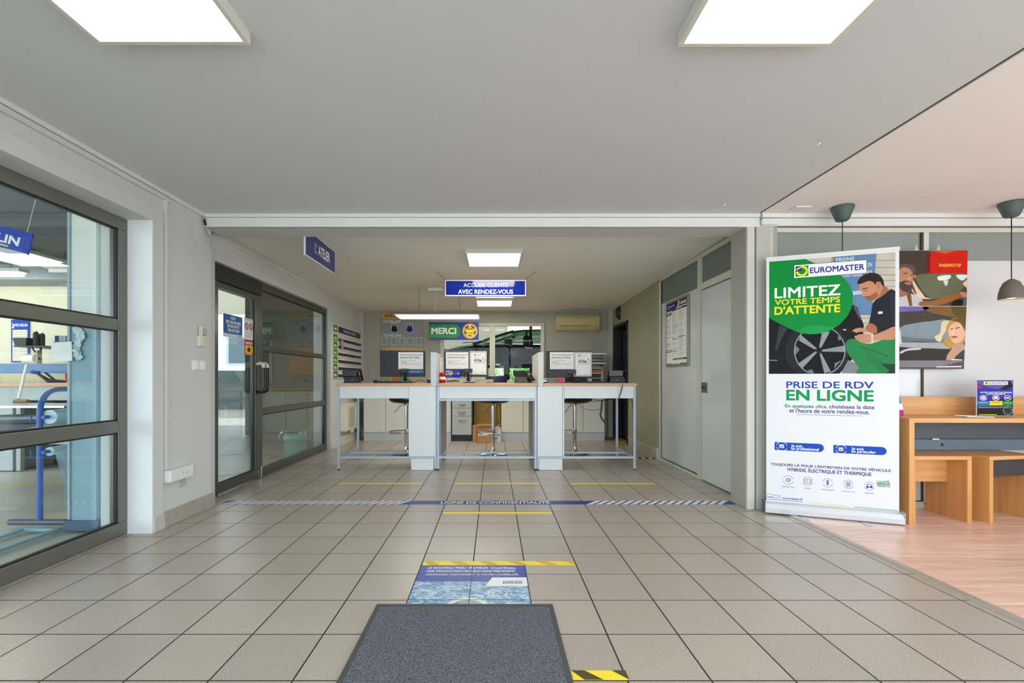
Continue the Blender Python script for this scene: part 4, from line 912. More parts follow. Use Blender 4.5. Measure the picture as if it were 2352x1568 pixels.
# ---------------------------------------------------------------- things on the walls
ac = thing('air_conditioner', (1.6, 8.6, 2.1), 'yellowed split air conditioner under the ceiling on the back wall', 'air conditioner')
xa, zt = onY(1278, 724, 8.45); xb, zb = onY(1377, 757.5, 8.45); ACM = mat('#c9bf8e', .4, var=.04)
prof = [(8.65, zt), (8.47, zt), (8.44, zt - .02), (8.43, zt - .17), (8.45, zt - .20), (8.51, zb), (8.65, zb)]
MB().prism(prof, xa, xb, ACM, 'x').build('casing', ac, bevel=.008)
MB().bar((xa + .08, 8.467, zb + .038), (xb - .18, 8.467, zb + .038), .008, .05, mat('#b3a970', .45)).build('flap', ac)
MB().box(xa + .06, xb - .06, 8.428, 8.440, zt - .045, zt - .038, mat('#8f8660', .6)).box(xa + .07, xb - .17, 8.438, 8.450, zb + .068, zb + .072, BLACK).box(xb - .07, xb - .045, 8.455, 8.47, zb + .03, zb + .045, BLACK).build('seam', ac)
sp = thing('wall_speaker', (2.2, 8.1, 2.27), 'small oval black loudspeaker high on the right wall over the dark doorway', 'speaker')
MB().lathe([(.0, -.055), (.045, -.05), (.075, -.02), (.08, .012), (0, .012)], (2.205, 8.1, 2.25), BLACK, 24, axis='x').build('body', sp)
for v in sp.children[0].data.vertices: v.co.z *= 1.5
MB().box(2.145, 2.15, 8.08, 8.12, 2.30, 2.31, CHROME).build('badge', sp)
he = thing('wall_heater', (-2.45, 7.9, .25), 'cream electric wall heater low on the wall in the far left corner', 'heater')
HM = mat('#e2dfce', .4, var=.03)
MB().box(-2.50, -2.455, 7.45, 8.36, .23, .66, HM).build('back', he, bevel=.006); MB().box(-2.465, -2.405, 7.52, 8.40, .215, .68, HM).build('casing', he, bevel=.015, seg=3)
MB().box(-2.404, -2.399, 7.66, 7.95, .27, .60, mat('#bfb9a2', .5)).box(-2.404, -2.399, 8.08, 8.32, .27, .60, mat('#bfb9a2', .5)).build('grille', he)
MB().box(-2.403, -2.394, 7.99, 8.05, .25, .64, WHITE).box(-2.44, -2.41, 7.85, 7.95, .17, .22, WHITE).build('control', he)
th = thing('remote_control', (-2.39, 3.76, 1.43), 'beige air-conditioner remote with small screen in its wall holder above the switches', 'remote')
MB().box(-2.40, -2.372, 3.72, 3.80, 1.345, 1.43, mat('#dad6c6', .45)).build('holder', th, bevel=.004); MB().box(-2.395, -2.366, 3.735, 3.805, 1.37, 1.51, mat('#d3ceb8', .45)).build('body', th, bevel=.005)
MB().box(-2.367, -2.364, 3.745, 3.797, 1.455, 1.495, mat('#8fa6b0', .2)).build('screen', th); MB().box(-2.367, -2.363, 3.75, 3.762, 1.435, 1.447, ink('#8a5a48')).box(-2.367, -2.363, 3.768, 3.79, 1.435, 1.447, ink('#c7876e')).build('button', th)
for k, y in enumerate((3.655, 3.745)):
    t = thing('light_switch', (-2.39, y + .04, 1.19), ('white rocker light switch nearer the glass front', 'white rocker light switch nearer the workshop door')[k], 'light switch', group='pair of wall switches')
    MB().box(-2.40, -2.388, y, y + .083, 1.15, 1.232, WHITE).build('plate', t, bevel=.004); MB().box(-2.389, -2.382, y + .02, y + .065, 1.165, 1.217, mat('#eef0f0', .3)).build('rocker', t, bevel=.003)
so = thing('socket_strip', (-2.38, 3.5, .37), 'white triple power socket strip low on the left pier', 'socket')
MB().box(-2.40, -2.345, 3.345, 3.60, .325, .412, WHITE).build('body', so, bevel=.006)
for y in (3.43, 3.48, 3.53):
    s_ = MB().lathe([(.019, 0.001), (.019, .003), (.016, .003), (.016, -.004), (0, -.004)], (-2.345, y, .37), mat('#e9ebeb', .3), 18, axis='x'); s_ = s_.build('socket', so)
    MB().lathe([(.003, .0), (.003, .002), (0, .002)], (-2.347, y - .007, .37), BLACK, 8, axis='x').lathe([(.003, 0), (.003, .002), (0, .002)], (-2.347, y + .007, .37), BLACK, 8, axis='x').build('hole', s_)
pt_ = MB().box(-2.402, -2.396, 3.52, 3.59, .25, .32, mat('#b5b6b2', .6)).build('blank_plate', loc=(-2.4, 3.55, .28), bevel=.002); tag(pt_, 'grey blanking plate under the white socket strip', 'plate')
cw = MB().tube(smooth_loop([(-2.375, 3.78, 2.42), (-2.38, 3.80, 2.36), (-2.378, 3.82, 2.30), (-2.36, 3.81, 2.27), (-2.34, 3.81, 2.24), (-2.36, 3.83, 2.19)], 4)[:-4], .007, mat('#9a9b98', .5), 7).tube([(-2.378, 3.785, 2.39), (-2.372, 3.79, 2.345)], .010, BLACK, 8).build('cable', loc=(-2.37, 3.8, 2.3)); tag(cw, 'loose grey cable curling at the beam end over the left pier', 'cable')
# stickers on the glass door
def sticker(y0, y1, z0, z1, hexc, label, X=-2.566):
    t = thing('door_sticker', (X, (y0 + y1) / 2, (z0 + z1) / 2), label, 'sticker'); MB().box(X, X + .002, y0, y1, z0, z1, ink(hexc)).build('sheet', t)
    return t, (lambda u, v, k: (X + .0023 + k, y0 + u * (y1 - y0), z0 + v * (z1 - z0)))
t, G = sticker(4.37, 4.70, 1.485, 1.705, '#3f74b8', 'blue safety-shoes sticker on the glass of the workshop door')
p = MB().rect(G, 0, 1, 0, .16, .0003, mat('#c9d3dc', .5)).rect(G, .75, .97, .04, .12, .0006, mat('#9aa4ae', .5))
for k, (s_, a, b_) in enumerate((('PORT', .38, .62), ('DES CHAUSSURES', .12, .90), ('DE SÉCURITÉ', .2, .82), ('OBLIGATOIRE', .22, .82))): p.text(s_, G, a, b_, .80 - k * .18, .92 - k * .18, .0003, WHITEI, .03)
p.build('lettering', t)
t, G = sticker(4.73, 4.912, 1.49, 1.71, '#e3e6e6', 'white sticker with two round prohibition symbols on the workshop door')
p = MB(); RD = ink('#b8505a')
for u in (.27, .73):
    for (ra, rb, w_) in ((.15, .21, RD),):
        vs = []
        for k in range(21):
            a = 2 * PI * k / 20; vs += [G(u + ra * math.cos(a), .62 + ra * .85 * math.sin(a), .0003), G(u + rb * math.cos(a), .62 + rb * .85 * math.sin(a), .0003)]
        p.add(vs, [(2 * k, 2 * k + 1, 2 * k + 3, 2 * k + 2) for k in range(20)], w_)
    p.shape(G, [(u - .13, .71), (u - .10, .74), (u + .13, .53), (u + .10, .50)], .0005, RD).shape(G, [(u - .05, .53), (u + .04, .53), (u + .06, .70), (u - .03, .70)], .0004, DARKI)
p.text('ACCÈS INTERDIT', G, .15, .85, .92, .96, .0003, DARKI, .01)
for k in range(6): p.rect(G, .12, .88 - .05 * (k % 3), .34 - k * .045, .355 - k * .045, .0003, mat('#9aa0a4', .6))
p.build('lettering', t)
t, G = sticker(4.74, 4.912, 1.33, 1.482, '#c93a34', 'red and yellow DANGER sticker on the workshop door')
p = MB().rect(G, .05, .95, .12, .66, .0003, ink('#e8b92a')).text('DANGER', G, .1, .9, .74, .90, .0003, WHITEI, .03).shape(G, [(.35, .22), (.62, .22), (.66, .42), (.6, .58), (.55, .44), (.5, .60), (.46, .44), (.40, .58), (.37, .42), (.28, .46), (.28, .38)], .0006, DARKI).rect(G, .1, .9, .03, .08, .0003, ink('#f0d0a0')); p.build('lettering', t)

# ---------------------------------------------------------------- tapes, poster and mat on the floor
TY = mat('#ffe23a', .5, var=.06, scale=30)
for k, (a, b_, y, lab) in enumerate(((-1.593, -.738, 4.76, 'yellow floor tape before the counter nearest the glass door'), (-.41, .477, 4.76, 'yellow floor tape before the middle counter'), (.796, 1.67, 4.755, 'yellow floor tape before the counter on the door side of the partition'), (-.408, .468, 3.715, 'yellow floor tape just in front of the striped privacy line'))):
    o = MB().box(a, b_, y - .025, y + .025, .0005, .0012, TY).build('floor_tape', loc=((a + b_) / 2, y, .0005)); tag(o, lab, 'floor tape', 'yellow queue tapes')
pv = thing('privacy_line', (-.1, 4.02, 0), 'blue and white striped floor tape reading LIGNE DE CONFIDENTIALITÉ', 'floor tape')
MB().box(-2.36, 2.09, 3.965, 4.08, .0005, .0012, mat(deep('#26459c'), .4, var=.08, scale=20)).build('tape', pv)
F = FZ(0, 3.965, .0012); p = MB(); x = -2.36
WT = mat('#eceef0', .45, var=.06, scale=30)
for xr in ((-2.36, -.73), (.80, 2.09)):
    x = xr[0]
    while x < xr[1] - .05:
        e = min(x + .05, xr[1]); pts = [(x, 0), (e, 0), (min(e + .105, xr[1]), .115), (min(x + .105, xr[1]), .115)]
        if pts[2][0] - pts[3][0] > .01: p.shape(F, pts, .0003, WT)
        x += .0745
p.text('LIGNE DE CONFIDENTIALITÉ', F, -.46, .49, .022, .098, .0003, WT, .02); p.build('lettering', pv)
HZ = mat('#55481c', .7, var=.3, scale=60)
for (a, b_, y0, y1, lab, hz) in ((-.413, .475, 2.672, 2.728, 'worn yellow hazard tape along the top of the blue floor advert', mat('#dcb93a', .6, var=.15, scale=60)), (.286, .487, 1.652, 1.706, 'yellow and black hazard tape beside the grey entrance mat', HZ)):
    t = thing('hazard_tape', ((a + b_) / 2, (y0 + y1) / 2, 0), lab, 'floor tape'); MB().box(a, b_, y0, y1, .0005, .0013, TY).build('tape', t)
    F = FZ(0, y0, .0013); p = MB(); x = a - .02
    while x < b_ - .03:
        q = [(max(a, min(b_, u)), v) for u, v in ((x + .06, 0), (x + .13, 0), (x + .07, y1 - y0), (x, y1 - y0))]
        p.shape(F, q, .0003, hz); x += .17
    p.build('stripes', t)
# advert stuck on the tiles
fa = thing('floor_advert', (-.12, 2.25, 0), 'blue tyre advert stuck on the tiles, its lower end under the grey mat', 'floor sticker')
def water_material():
    m = bpy.data.materials.new('printed_water'); m.use_nodes = True; nt = m.node_tree; N = nt.nodes; L = nt.links; b = N['Principled BSDF']
    g = N.new('ShaderNodeNewGeometry'); n1 = N.new('ShaderNodeTexNoise'); n1.inputs['Scale'].default_value = 26; n1.inputs['Detail'].default_value = 6; n1.inputs['Distortion'].default_value = 1.6
    mp = N.new('ShaderNodeMapping'); mp.inputs['Scale'].default_value = (.7, 1.6, 1); L.new(g.outputs['Position'], mp.inputs[0]); L.new(mp.outputs[0], n1.inputs[0])
    cr = N.new('ShaderNodeValToRGB'); e = cr.color_ramp.elements; e[0].position = .32; e[0].color = lin('#3f74a0') + [1]; e[1].position = .68; e[1].color = lin('#d3e4ee') + [1]
    q = e.new(.5); q.color = lin('#7fa9cb') + [1]; L.new(n1.outputs['Fac'], cr.inputs[0]); L.new(cr.outputs[0], b.inputs['Base Color']); b.inputs['Roughness'].default_value = .4; return m
AX0, AX1 = -.418, .178; MB().box(AX0, AX1, 1.9, 2.672, .0004, .0009, water_material()).build('sheet', fa)
F = FZ(0, 0, .0009); p = MB(); BL = mat(deep('#2a52b4'), .4, var=.08, scale=14); RW = mat('#dfeaf2', .4)
p.rect(F, AX0, AX1, 2.455, 2.668, .0002, BL)
p.text('LE NOUVEAU PNEU  MICHELIN  CrossClimate,', F, -.375, .125, 2.618, 2.645, .0005, WHITEI, .02).text('UNE INNOVATION MICHELIN SANS PRECEDENT.', F, -.375, .125, 2.575, 2.600, .0005, WHITEI, .02).text('DEMANDEZ MAINTENANT A VOTRE CONSEILLER.', F, -.375, .14, 2.533, 2.556, .0005, WHITEI, .02)
p.shape(F, [(-.045, 2.40), (AX1, 2.40), (AX1, 2.505), (-.008, 2.505)], .0005, WHITEI).rect(F, .03, .15, 2.43, 2.46, .0008, BL).text('MICHELIN', F, .055, .145, 2.435, 2.455, .0011, WHITEI, .03)
p.blob(F, [(.02, 2.43), (.03, 2.45), (.025, 2.465), (.035, 2.478), (.045, 2.465), (.05, 2.45), (.045, 2.43)], .001, WHITEI)
for (x, y, r, th_) in ((-.35, 2.31, .042, .004), (-.35, 2.31, .03, .003), (.03, 2.32, .055, .004), (.03, 2.32, .035, .003), (-.10, 2.40, .03, .003), (.12, 2.27, .045, .003), (-.22, 2.25, .05, .003)): p.ring(F, x, y, r, r + th_, .0003, RW)
p.ring(F, -.125, 2.165, .085, .11, .0004, ink('#eceae4')); p.disc(F, -.125, 2.165, .085, .0003, mat('#97a6ac', .4)); JN = mat('#4f6276', .7, var=.2, scale=30)
p.rect(F, -.1224, -.1184, 1.9, 2.67, .0013, JN).rect(F, AX0, AX1, 2.549, 2.5525, .0013, JN).rect(F, AX0, AX1, 2.249, 2.2525, .0013, JN); p.build('lettering', fa)
def mat_pile():
    m = bpy.data.materials.new('grey_pile'); m.use_nodes = True; nt = m.node_tree; N = nt.nodes; L = nt.links; b = N['Principled BSDF']
    g = N.new('ShaderNodeNewGeometry'); mp = N.new('ShaderNodeMapping'); mp.inputs['Rotation'].default_value = (0, 0, .6); mp.inputs['Scale'].default_value = (1, .55, 1); L.new(g.outputs['Position'], mp.inputs[0])
    n1 = N.new('ShaderNodeTexNoise'); n1.inputs['Scale'].default_value = 330; n1.inputs['Detail'].default_value = 1; L.new(mp.outputs[0], n1.inputs[0])
    cr = N.new('ShaderNodeValToRGB'); e = cr.color_ramp.elements; e[0].position = .34; e[0].color = lin('#2f343d') + [1]; e[1].position = .68; e[1].color = lin('#80848d') + [1]
    L.new(n1.outputs['Fac'], cr.inputs[0]); L.new(cr.outputs[0], b.inputs['Base Color']); b.inputs['Roughness'].default_value = .95
    bp = N.new('ShaderNodeBump'); bp.inputs['Strength'].default_value = .5; bp.inputs['Distance'].default_value = .004; L.new(n1.outputs['Fac'], bp.inputs['Height']); L.new(bp.outputs[0], b.inputs['Normal']); return m
fm = thing('entrance_mat', (-.135, 1.5, 0), 'large dark grey speckled entrance mat with a black rubber edge', 'mat')
MB().prism([(-.557, .95), (.281, .95), (.281, 2.198), (-.557, 2.198)], .0016, .007, mat('#4b4d50', .7, var=.1), 'z').build('rubber_edge', fm, bevel=.003)
pm = MB(); nx, ny = 60, 90; rr = random.Random(2); vs = []; fs = []
for j in range(ny + 1):
    for i in range(nx + 1): vs.append((-.535 + .794 * i / nx, .98 + 1.187 * j / ny, .0085 + rr.uniform(-.0008, .0008)))
for j in range(ny):
    for i in range(nx): a = j * (nx + 1) + i; fs.append((a, a + 1, a + nx + 2, a + nx + 1))
pm.add(vs, fs, mat_pile(), True); pm.build('pile', fm)
# tape at the dark doorway threshold
for (pts, lab) in ((((2.19, 7.52), (2.06, 7.52), (2.02, 8.45), (2.16, 8.45)), 'yellow and black tape along the dark doorway threshold'), (((1.72, 6.28), (2.19, 6.22), (2.19, 6.34), (1.72, 6.36)), 'yellow and black tape patch on the tiles by the right wall')):
    t = thing('hazard_tape', (pts[0][0], pts[0][1], 0), lab, 'floor tape'); MB().prism([(a, b_) for a, b_ in pts], .0005, .0012, mat('#1c1a12', .6), 'z').build('tape', t)
    p = MB(); F = FZ(0, 0, .0012); n = 9 if pts[2][1] > 8 else 5
    for k in range(n):
        q0, q1 = (k + .1) / n, (k + .6) / n
        A = lambda q: tuple(pts[0][i] + (pts[3][i] - pts[0][i]) * q for i in (0, 1)) if n == 9 else tuple(pts[0][i] + (pts[1][i] - pts[0][i]) * q for i in (0, 1))
        B = lambda q: tuple(pts[1][i] + (pts[2][i] - pts[1][i]) * q for i in (0, 1)) if n == 9 else tuple(pts[3][i] + (pts[2][i] - pts[3][i]) * q for i in (0, 1))
        p.shape(F, [A(q0), A(q1), B(min(1, q1 + .04)), B(min(1, q0 + .04))], .0003, TY)
    p.build('stripes', t)
# ================================================================ WAITING CORNER
BC = Vector((2.607, 3.572, 0)); BRZ = math.atan2(-.312, .822); BU = Vector((math.cos(BRZ), math.sin(BRZ), 0)); BN = Vector((math.sin(BRZ), -math.cos(BRZ), 0))
def on_banner(px, py):
    d = Vector(((px - VX) / F_PX, 1, (VY - py) / F_PX)); t = BC.dot(BN) / d.dot(BN); P = d * t
    return (P - BC).dot(BU), P.z + CAM_H
A1 = lambda x, y: on_banner(1750 + x / 5.06, 560 + y / 5.06)
A2 = lambda x, y: on_banner(1720 + x / 3.7215, 840 + y / 3.7215)
A4 = lambda x, y: on_banner(1750 + x / 7.127, 1040 + y / 7.127)
bn = thing('rollup_banner', (BC.x, BC.y, 0), 'tall white and green roll-up banner LIMITEZ VOTRE TEMPS D\'ATTENTE by the pillar', 'banner', BRZ)
HW = .435; ALU = mat('#d5d9de', .3, metal=.5, var=.03)
MB().box(-HW + .004, HW - .004, .0, .0012, .06, 2.045, mat('#e2e4e8', .5, var=.015, spec=.2)).build('sheet', bn, local=True)
MB().box(-HW, HW, -.006, .012, 2.04, 2.062, mat('#e3e4e2', .4)).build('top_rail', bn, local=True, bevel=.003)
MB().prism([(-.05, .012), (-.052, .05), (-.035, .085), (-.004, .096), (.03, .09), (.05, .06), (.05, .012)], -HW - .01, HW + .01, ALU, 'x').box(-HW - .016, -HW - .01, -.053, .052, .01, .1, mat('#55606a', .4)).box(HW + .01, HW + .016, -.053, .052, .01, .1, mat('#c5c9cc', .4)).build('housing', bn, local=True, bevel=.003)
for u in (-.19, .20): MB().prism([(-.16, .001), (-.155, .008), (.12, .012), (.12, .001)], u - .02, u + .02, mat('#a9aaa6', .35, metal=.6), 'x').build('foot', bn, local=True, bevel=.002)
MB().cyl((0, .02, .05), (0, .02, 2.05), .008, mat('#3b3c3e', .4, metal=.6)).build('support_pole', bn, local=True)
F = lambda u, v, w: (u, -w, v)
p = MB(); L0 = .0003; ST = .00006
def S(pts, k, hexc, f=A1, sm=0):
    q = [f(*a) for a in pts]
    if sm: q = smooth_loop(q, sm)
    if f is A1:
        q = clip_poly(q, [A1(84, 207), A1(1552, 95), A1(1548, 1505), A1(80, 1510)])
        if not q: return
        if isinstance(hexc, str): hexc = mat(deep(hexc), .5, var=.14, scale=11.0, spec=.12)
    p.shape(F, q, L0 + ST * k, ink(hexc) if isinstance(hexc, str) else hexc)
def T(s_, a, b_, k, hexc, f, bold=.015): 
    u0, v0 = f(*a); u1, v1 = f(*b_); p.text(s_, F, u0, u1, v0, v1, L0 + ST * k, ink(hexc), bold)
def circ(x, y, r, k, hexc, f, r0=None, a0=0, a1=2 * PI):
    u, v = f(x, y); u2, _ = f(x + r, y); R_ = u2 - u
    if r0 is None: p.disc(F, u, v, R_, L0 + ST * k, ink(hexc))
    else: p.ring(F, u, v, R_ * r0, R_, L0 + ST * k, ink(hexc), a0, a1)
# photograph on the banner: plank wall, blue sign, black car with wheel
S([(84, 207), (1552, 95), (1548, 1505), (80, 1510)], 0, '#c3bdb2')
for k, y in enumerate((190, 272, 358, 422, 492, 800, 860, 920)): S([(1040, y - 2), (1551, y - 2), (1551, y + 6), (1040, y + 6)], 1, '#8f887c')
S([(808, 150), (832, 147), (800, 700), (780, 700)], 1, '#d9a94a'); S([(832, 147), (1332, 108), (1272, 826), (760, 830)], 2, '#6d93bb')
T('FREINS', (862, 208), (1072, 150), 3, '#cfdbe8', A1, .02); T('ON', (1228, 264), (1280, 217), 3, '#cfdbe8', A1, .02); T('RS', (1218, 352), (1286, 308), 3, '#cfdbe8', A1, .02); T('ORTISSEU', (940, 386), (1200, 340), 3, '#cfdbe8', A1, .02); T('aste', (1058, 588), (1162, 537), 3, '#e3eaf2', A1, .02)
S([(80, 850), (300, 950), (560, 900), (900, 760), (1060, 705), (1110, 740), (1185, 945), (1170, 1110), (1080, 1300), (980, 1420), (900, 1507), (80, 1510)], 3, '#18181c')
S([(1060, 705), (1082, 712), (1128, 790), (1160, 890), (1120, 850), (1075, 760)], 4, '#54565c'); S([(150, 1240), (205, 940), (240, 960), (300, 980), (235, 1080), (180, 1230)], 4, '#3a3c44'); S([(84, 1346), (180, 1348), (180, 1357), (84, 1356)], 4, '#8f98a6')
S([(920, 1500), (1000, 1350), (1110, 1390), (1150, 1505)], 4, '#7d8286')
wheel = [(665 + 385 * math.cos(a), 1245 + 330 * math.sin(a)) for a in [2 * PI * k / 40 for k in range(40)] if 1245 + 330 * math.sin(a) < 1508]
cl = lambda pts: [(x, min(y, 1506)) for x, y in pts]
S(cl([(640 + 370 * math.cos(2 * PI * k / 40), 1240 + 325 * math.sin(2 * PI * k / 40)) for k in range(40)]), 5, '#26272b')
S(cl([(672 + 300 * math.cos(2 * PI * k / 40), 1240 + 290 * math.sin(2 * PI * k / 40)) for k in range(40)]), 6, '#9aa0a6')
S(cl([(672 + 288 * math.cos(2 * PI * k / 40), 1240 + 279 * math.sin(2 * PI * k / 40)) for k in range(40)]), 7, '#141417')
for sp_ in ([(640, 1215), (450, 1055), (425, 1120), (610, 1225)], [(690, 1205), (790, 1020), (700, 1020), (665, 1200)], [(700, 1230), (960, 1180), (960, 1255), (700, 1250)], [(690, 1270), (800, 1480), (725, 1503), (670, 1275)], [(640, 1262), (470, 1445), (415, 1395), (625, 1245)]): S(cl(sp_), 8, '#8d969c')
for sp_ in ([(385, 1170), (440, 1225), (385, 1300)], [(885, 1035), (945, 1110), (885, 1120)], [(845, 1385), (925, 1350), (840, 1450)], [(500, 1480), (580, 1455), (610, 1503), (540, 1503)]): S(cl(sp_), 8, '#6d7f8a')
circ(665, 1237, 33, 9, '#2a2b2f', A1); circ(665, 1237, 24, 10, '#0d0d0f', A1)
# green bubble
S([(86, 208), (500, 172), (610, 222), (740, 290), (880, 350), (960, 400), (1020, 480), (1055, 580), (1058, 660), (1035, 760), (985, 850), (900, 940), (800, 1005), (690, 1040), (560, 1050), (440, 1035), (320, 985), (200, 925), (86, 862)], 11, mat(deep('#0a9740'), .5, var=.05, scale=3, spec=.12))
S([(430, 1010), (520, 960), (640, 945), (760, 965), (850, 960), (760, 1015), (640, 1044), (520, 1044)], 12, '#28ab5b', sm=3)
T('LIMITEZ', (150, 632), (907, 472), 13, '#eff1ef', A1, .022); T('VOTRE TEMPS', (152, 712), (906, 612), 13, '#f1e22c', A1, .018); T("D'ATTENTE", (149, 822), (906, 700), 13, '#f1e22c', A1, .03)
# man crouching with a tablet
SK, SKD, HAIR, SHIRT = '#d59b7c', '#b87a5c', '#2e241f', '#22262e'
S([(1330, 640), (1420, 585), (1500, 522), (1550, 545), (1549, 1110), (1300, 1060), (1240, 930), (1270, 800), (1285, 690)], 14, SHIRT)
S([(1480, 560), (1549, 590), (1549, 950), (1510, 935)], 15, '#2c313b'); S([(1352, 785), (1404, 783), (1400, 812), (1346, 814)], 16, '#d6dad9')
S([(1335, 470), (1420, 480), (1480, 530), (1440, 575), (1340, 645), (1315, 600)], 15, SKD)
S([(1120, 470), (1150, 440), (1300, 420), (1390, 470), (1395, 540), (1350, 610), (1310, 650), (1255, 660), (1215, 635), (1222, 612), (1190, 608), (1165, 600), (1162, 565), (1135, 540), (1128, 520), (1138, 490)], 16, SK, sm=3)
S([(1195, 610), (1260, 600), (1330, 560), (1345, 600), (1305, 650), (1255, 661), (1215, 640)], 17, '#a26e52', sm=3)
S([(1110, 465), (1120, 420), (1180, 360), (1270, 335), (1350, 350), (1405, 410), (1420, 490), (1390, 470), (1370, 440), (1330, 445), (1318, 480), (1300, 450), (1240, 430), (1160, 460)], 17, HAIR, sm=3)
S([(1335, 455), (1365, 445), (1382, 475), (1370, 515), (1345, 515)], 18, '#c98a6a', sm=3); S([(1165, 520), (1230, 505), (1232, 515), (1170, 530)], 18, '#3a2a22'); S([(1190, 545), (1222, 538), (1222, 546), (1195, 551)], 18, '#4a372e'); S([(1205, 615), (1245, 612), (1240, 622), (1215, 624)], 18, '#9c5c50')
S([(1215, 950), (1260, 920), (1330, 960), (1330, 1040), (1230, 1020), (1200, 980)], 17, SKD, sm=3)
S([(1045, 1010), (1100, 980), (1160, 975), (1215, 995), (1215, 1025), (1150, 1020), (1090, 1035), (1070, 1020)], 18, SK, sm=3)
S([(1549, 962), (1549, 1100), (1420, 1115), (1300, 1125), (1220, 1155), (1140, 1140), (1075, 1085), (1110, 1055), (1200, 1045), (1300, 1055), (1420, 1010)], 18, SK, sm=3)
S([(860, 975), (900, 970), (1060, 1015), (1130, 1050), (1100, 1065), (980, 1020), (870, 1000)], 19, '#1f2022'); S([(945, 990), (980, 992), (975, 1005), (942, 1003)], 20, '#c9cdd0'); S([(1270, 1045), (1295, 1045), (1290, 1155), (1270, 1150)], 20, '#c9c3b8')
S([(970, 1160), (1020, 1105), (1120, 1110), (1180, 1150), (1270, 1160), (1549, 1105), (1549, 1505), (1100, 1506), (1130, 1440), (1050, 1340), (990, 1260)], 17, mat(deep('#2f9055'), .5, var=.14, scale=9, spec=.12), sm=2)
S([(1200, 1240), (1330, 1300), (1420, 1370), (1540, 1390), (1549, 1470), (1440, 1500), (1300, 1420)], 18, '#2f8550', sm=3); S([(1120, 1180), (1300, 1230), (1480, 1300), (1460, 1315), (1290, 1250), (1130, 1200)], 19, '#2a7a49'); S([(1380, 1390), (1549, 1400), (1549, 1505), (1440, 1505), (1480, 1470)], 20, '#274438')
# logo
S([(370, 244), (1222, 181), (1219, 341), (368, 404)], 21, '#2b3a8c'); S([(376, 249), (1216, 187), (1213, 336), (374, 398)], 22, '#f2f3f0')
S([(390, 262), (540, 250), (540, 372), (390, 382)], 23, '#0c9a3e'); S([(390, 262), (463, 256), (463, 312), (390, 318)], 24, '#1b3a9c')
for a0, a1 in ((-PI / 2 + .05, -.05), (.05, PI / 2 + .1), (PI + .1, 1.5 * PI - .05)): circ(465, 316, 70, 25, '#f2e22c', A1, .62, a0, a1)
for k in range(4): circ(405 + 14 * k, 300 - 8 * k, 8, 26, '#f2e22c', A1); circ(412 + 14 * k, 286 - 7 * k, 6, 26, '#f2e22c', A1)
T('EUROMASTER', (560, 341), (1188, 233), 23, '#2d3f9e', A1, .028)
# text block
T('PRISE DE RDV', (322, 188), (1065, 136), 1, '#2b50b4', A2, .02); T('EN LIGNE', (324, 291), (1062, 212), 1, '#12a35c', A2, .035)
T('En quelques clics,', (310, 354), (670, 334), 1, '#2f8a5c', A2, .025); T('choisissez la date', (688, 362), (1072, 338), 1, '#4a5288', A2, .022); T("et l'heure de votre rendez-vous.", (347, 397), (1030, 377), 1, '#4a5288', A2, .022)
S([(407, 413), (965, 427), (965, 430), (407, 416)], 1, '#4a5288', A2)
for (xa, ya, xb, yb, cx, cy, l2, tx) in ((220, 650, 600, 733, 281, 687, 'un professionnel', ((362, 692), (455, 674), (363, 716), (597, 703))), (722, 675, 1135, 762, 788, 713, 'un particulier', ((877, 717), (980, 699), (878, 740), (1085, 728)))):
    u0, v1 = A2(xa, ya); u1, v0 = A2(xb, yb); v0 = A2(xa, ya + 68)[1]; r = (v1 - v0) / 2
    p.shape(F, [(u0, v0), (u1, v0)] + [(u1 + r * math.cos(a), v0 + r + r * math.sin(a)) for a in [-PI / 2 + PI * k / 10 for k in range(1, 10)]] + [(u1, v1), (u0, v1)], L0 + ST, ink('#2457c8'))
    circ(cx, cy, 47, 2, '#f3f4f6', A2, .92, .2, 2.9); circ(cx, cy, 47, 2, '#f3f4f6', A2, .92, 3.3, 6.0)
    S([(cx - 22, cy - 16), (cx + 18, cy - 15), (cx + 18, cy + 14), (cx - 22, cy + 13)], 2, '#e9edf6', A2); S([(cx - 18, cy - 6), (cx + 14, cy - 5), (cx + 14, cy + 10), (cx - 18, cy + 9)], 3, '#2457c8', A2)
    for i in range(3):
        for j in range(2): S([(cx - 15 + i * 10, cy - 3 + j * 6), (cx - 9 + i * 10, cy - 3 + j * 6), (cx - 9 + i * 10, cy + 1 + j * 6), (cx - 15 + i * 10, cy + 1 + j * 6)], 4, '#e9edf6', A2)
    S([(cx + 2, cy + 10), (cx + 8, cy + 16), (cx + 22, cy + 2), (cx + 18, cy), (cx + 8, cy + 10)], 5, '#f3f4f6', A2)
    T('Je suis', tx[0], tx[1], 2, '#f3f4f6', A2, .02); T(l2, tx[2], tx[3], 2, '#f3f4f6', A2, .02)
T("TOUJOURS LÀ POUR L'ENTRETIEN DE VOTRE VÉHICULE", (187, 848), (1214, 886), 1, '#40498a', A2, .03); T('HYBRIDE, ÉLECTRIQUE ET THERMIQUE', (330, 897), (1047, 913), 1, '#40498a', A2, .03)
IC = '#33408f'
for (x, y, lab, l0, l1) in ((430, 440, 'PNEUMATIQUES', (328, 556), (535, 552)), (748, 463, 'FREINS', (700, 584), (797, 573)), (1076, 487, 'AMORTISSEURS', (965, 603), (1188, 603)), (1413, 513, 'CLIMATISATION', (1305, 632), (1523, 632)), (1760, 540, 'RÉVISION', (1692, 664), (1832, 654))):
    circ(x, y, 86, 1, IC, A4, .93, .25, 2.9); circ(x, y, 86, 1, IC, A4, .93, 3.4, 6.03); T(lab, l0, l1, 1, IC, A4, .005)
circ(425, 440, 40, 2, '#a9b4d8', A4); circ(438, 440, 30, 3, '#2b50b4', A4); circ(432, 440, 20, 4, '#dfe4f2', A4)
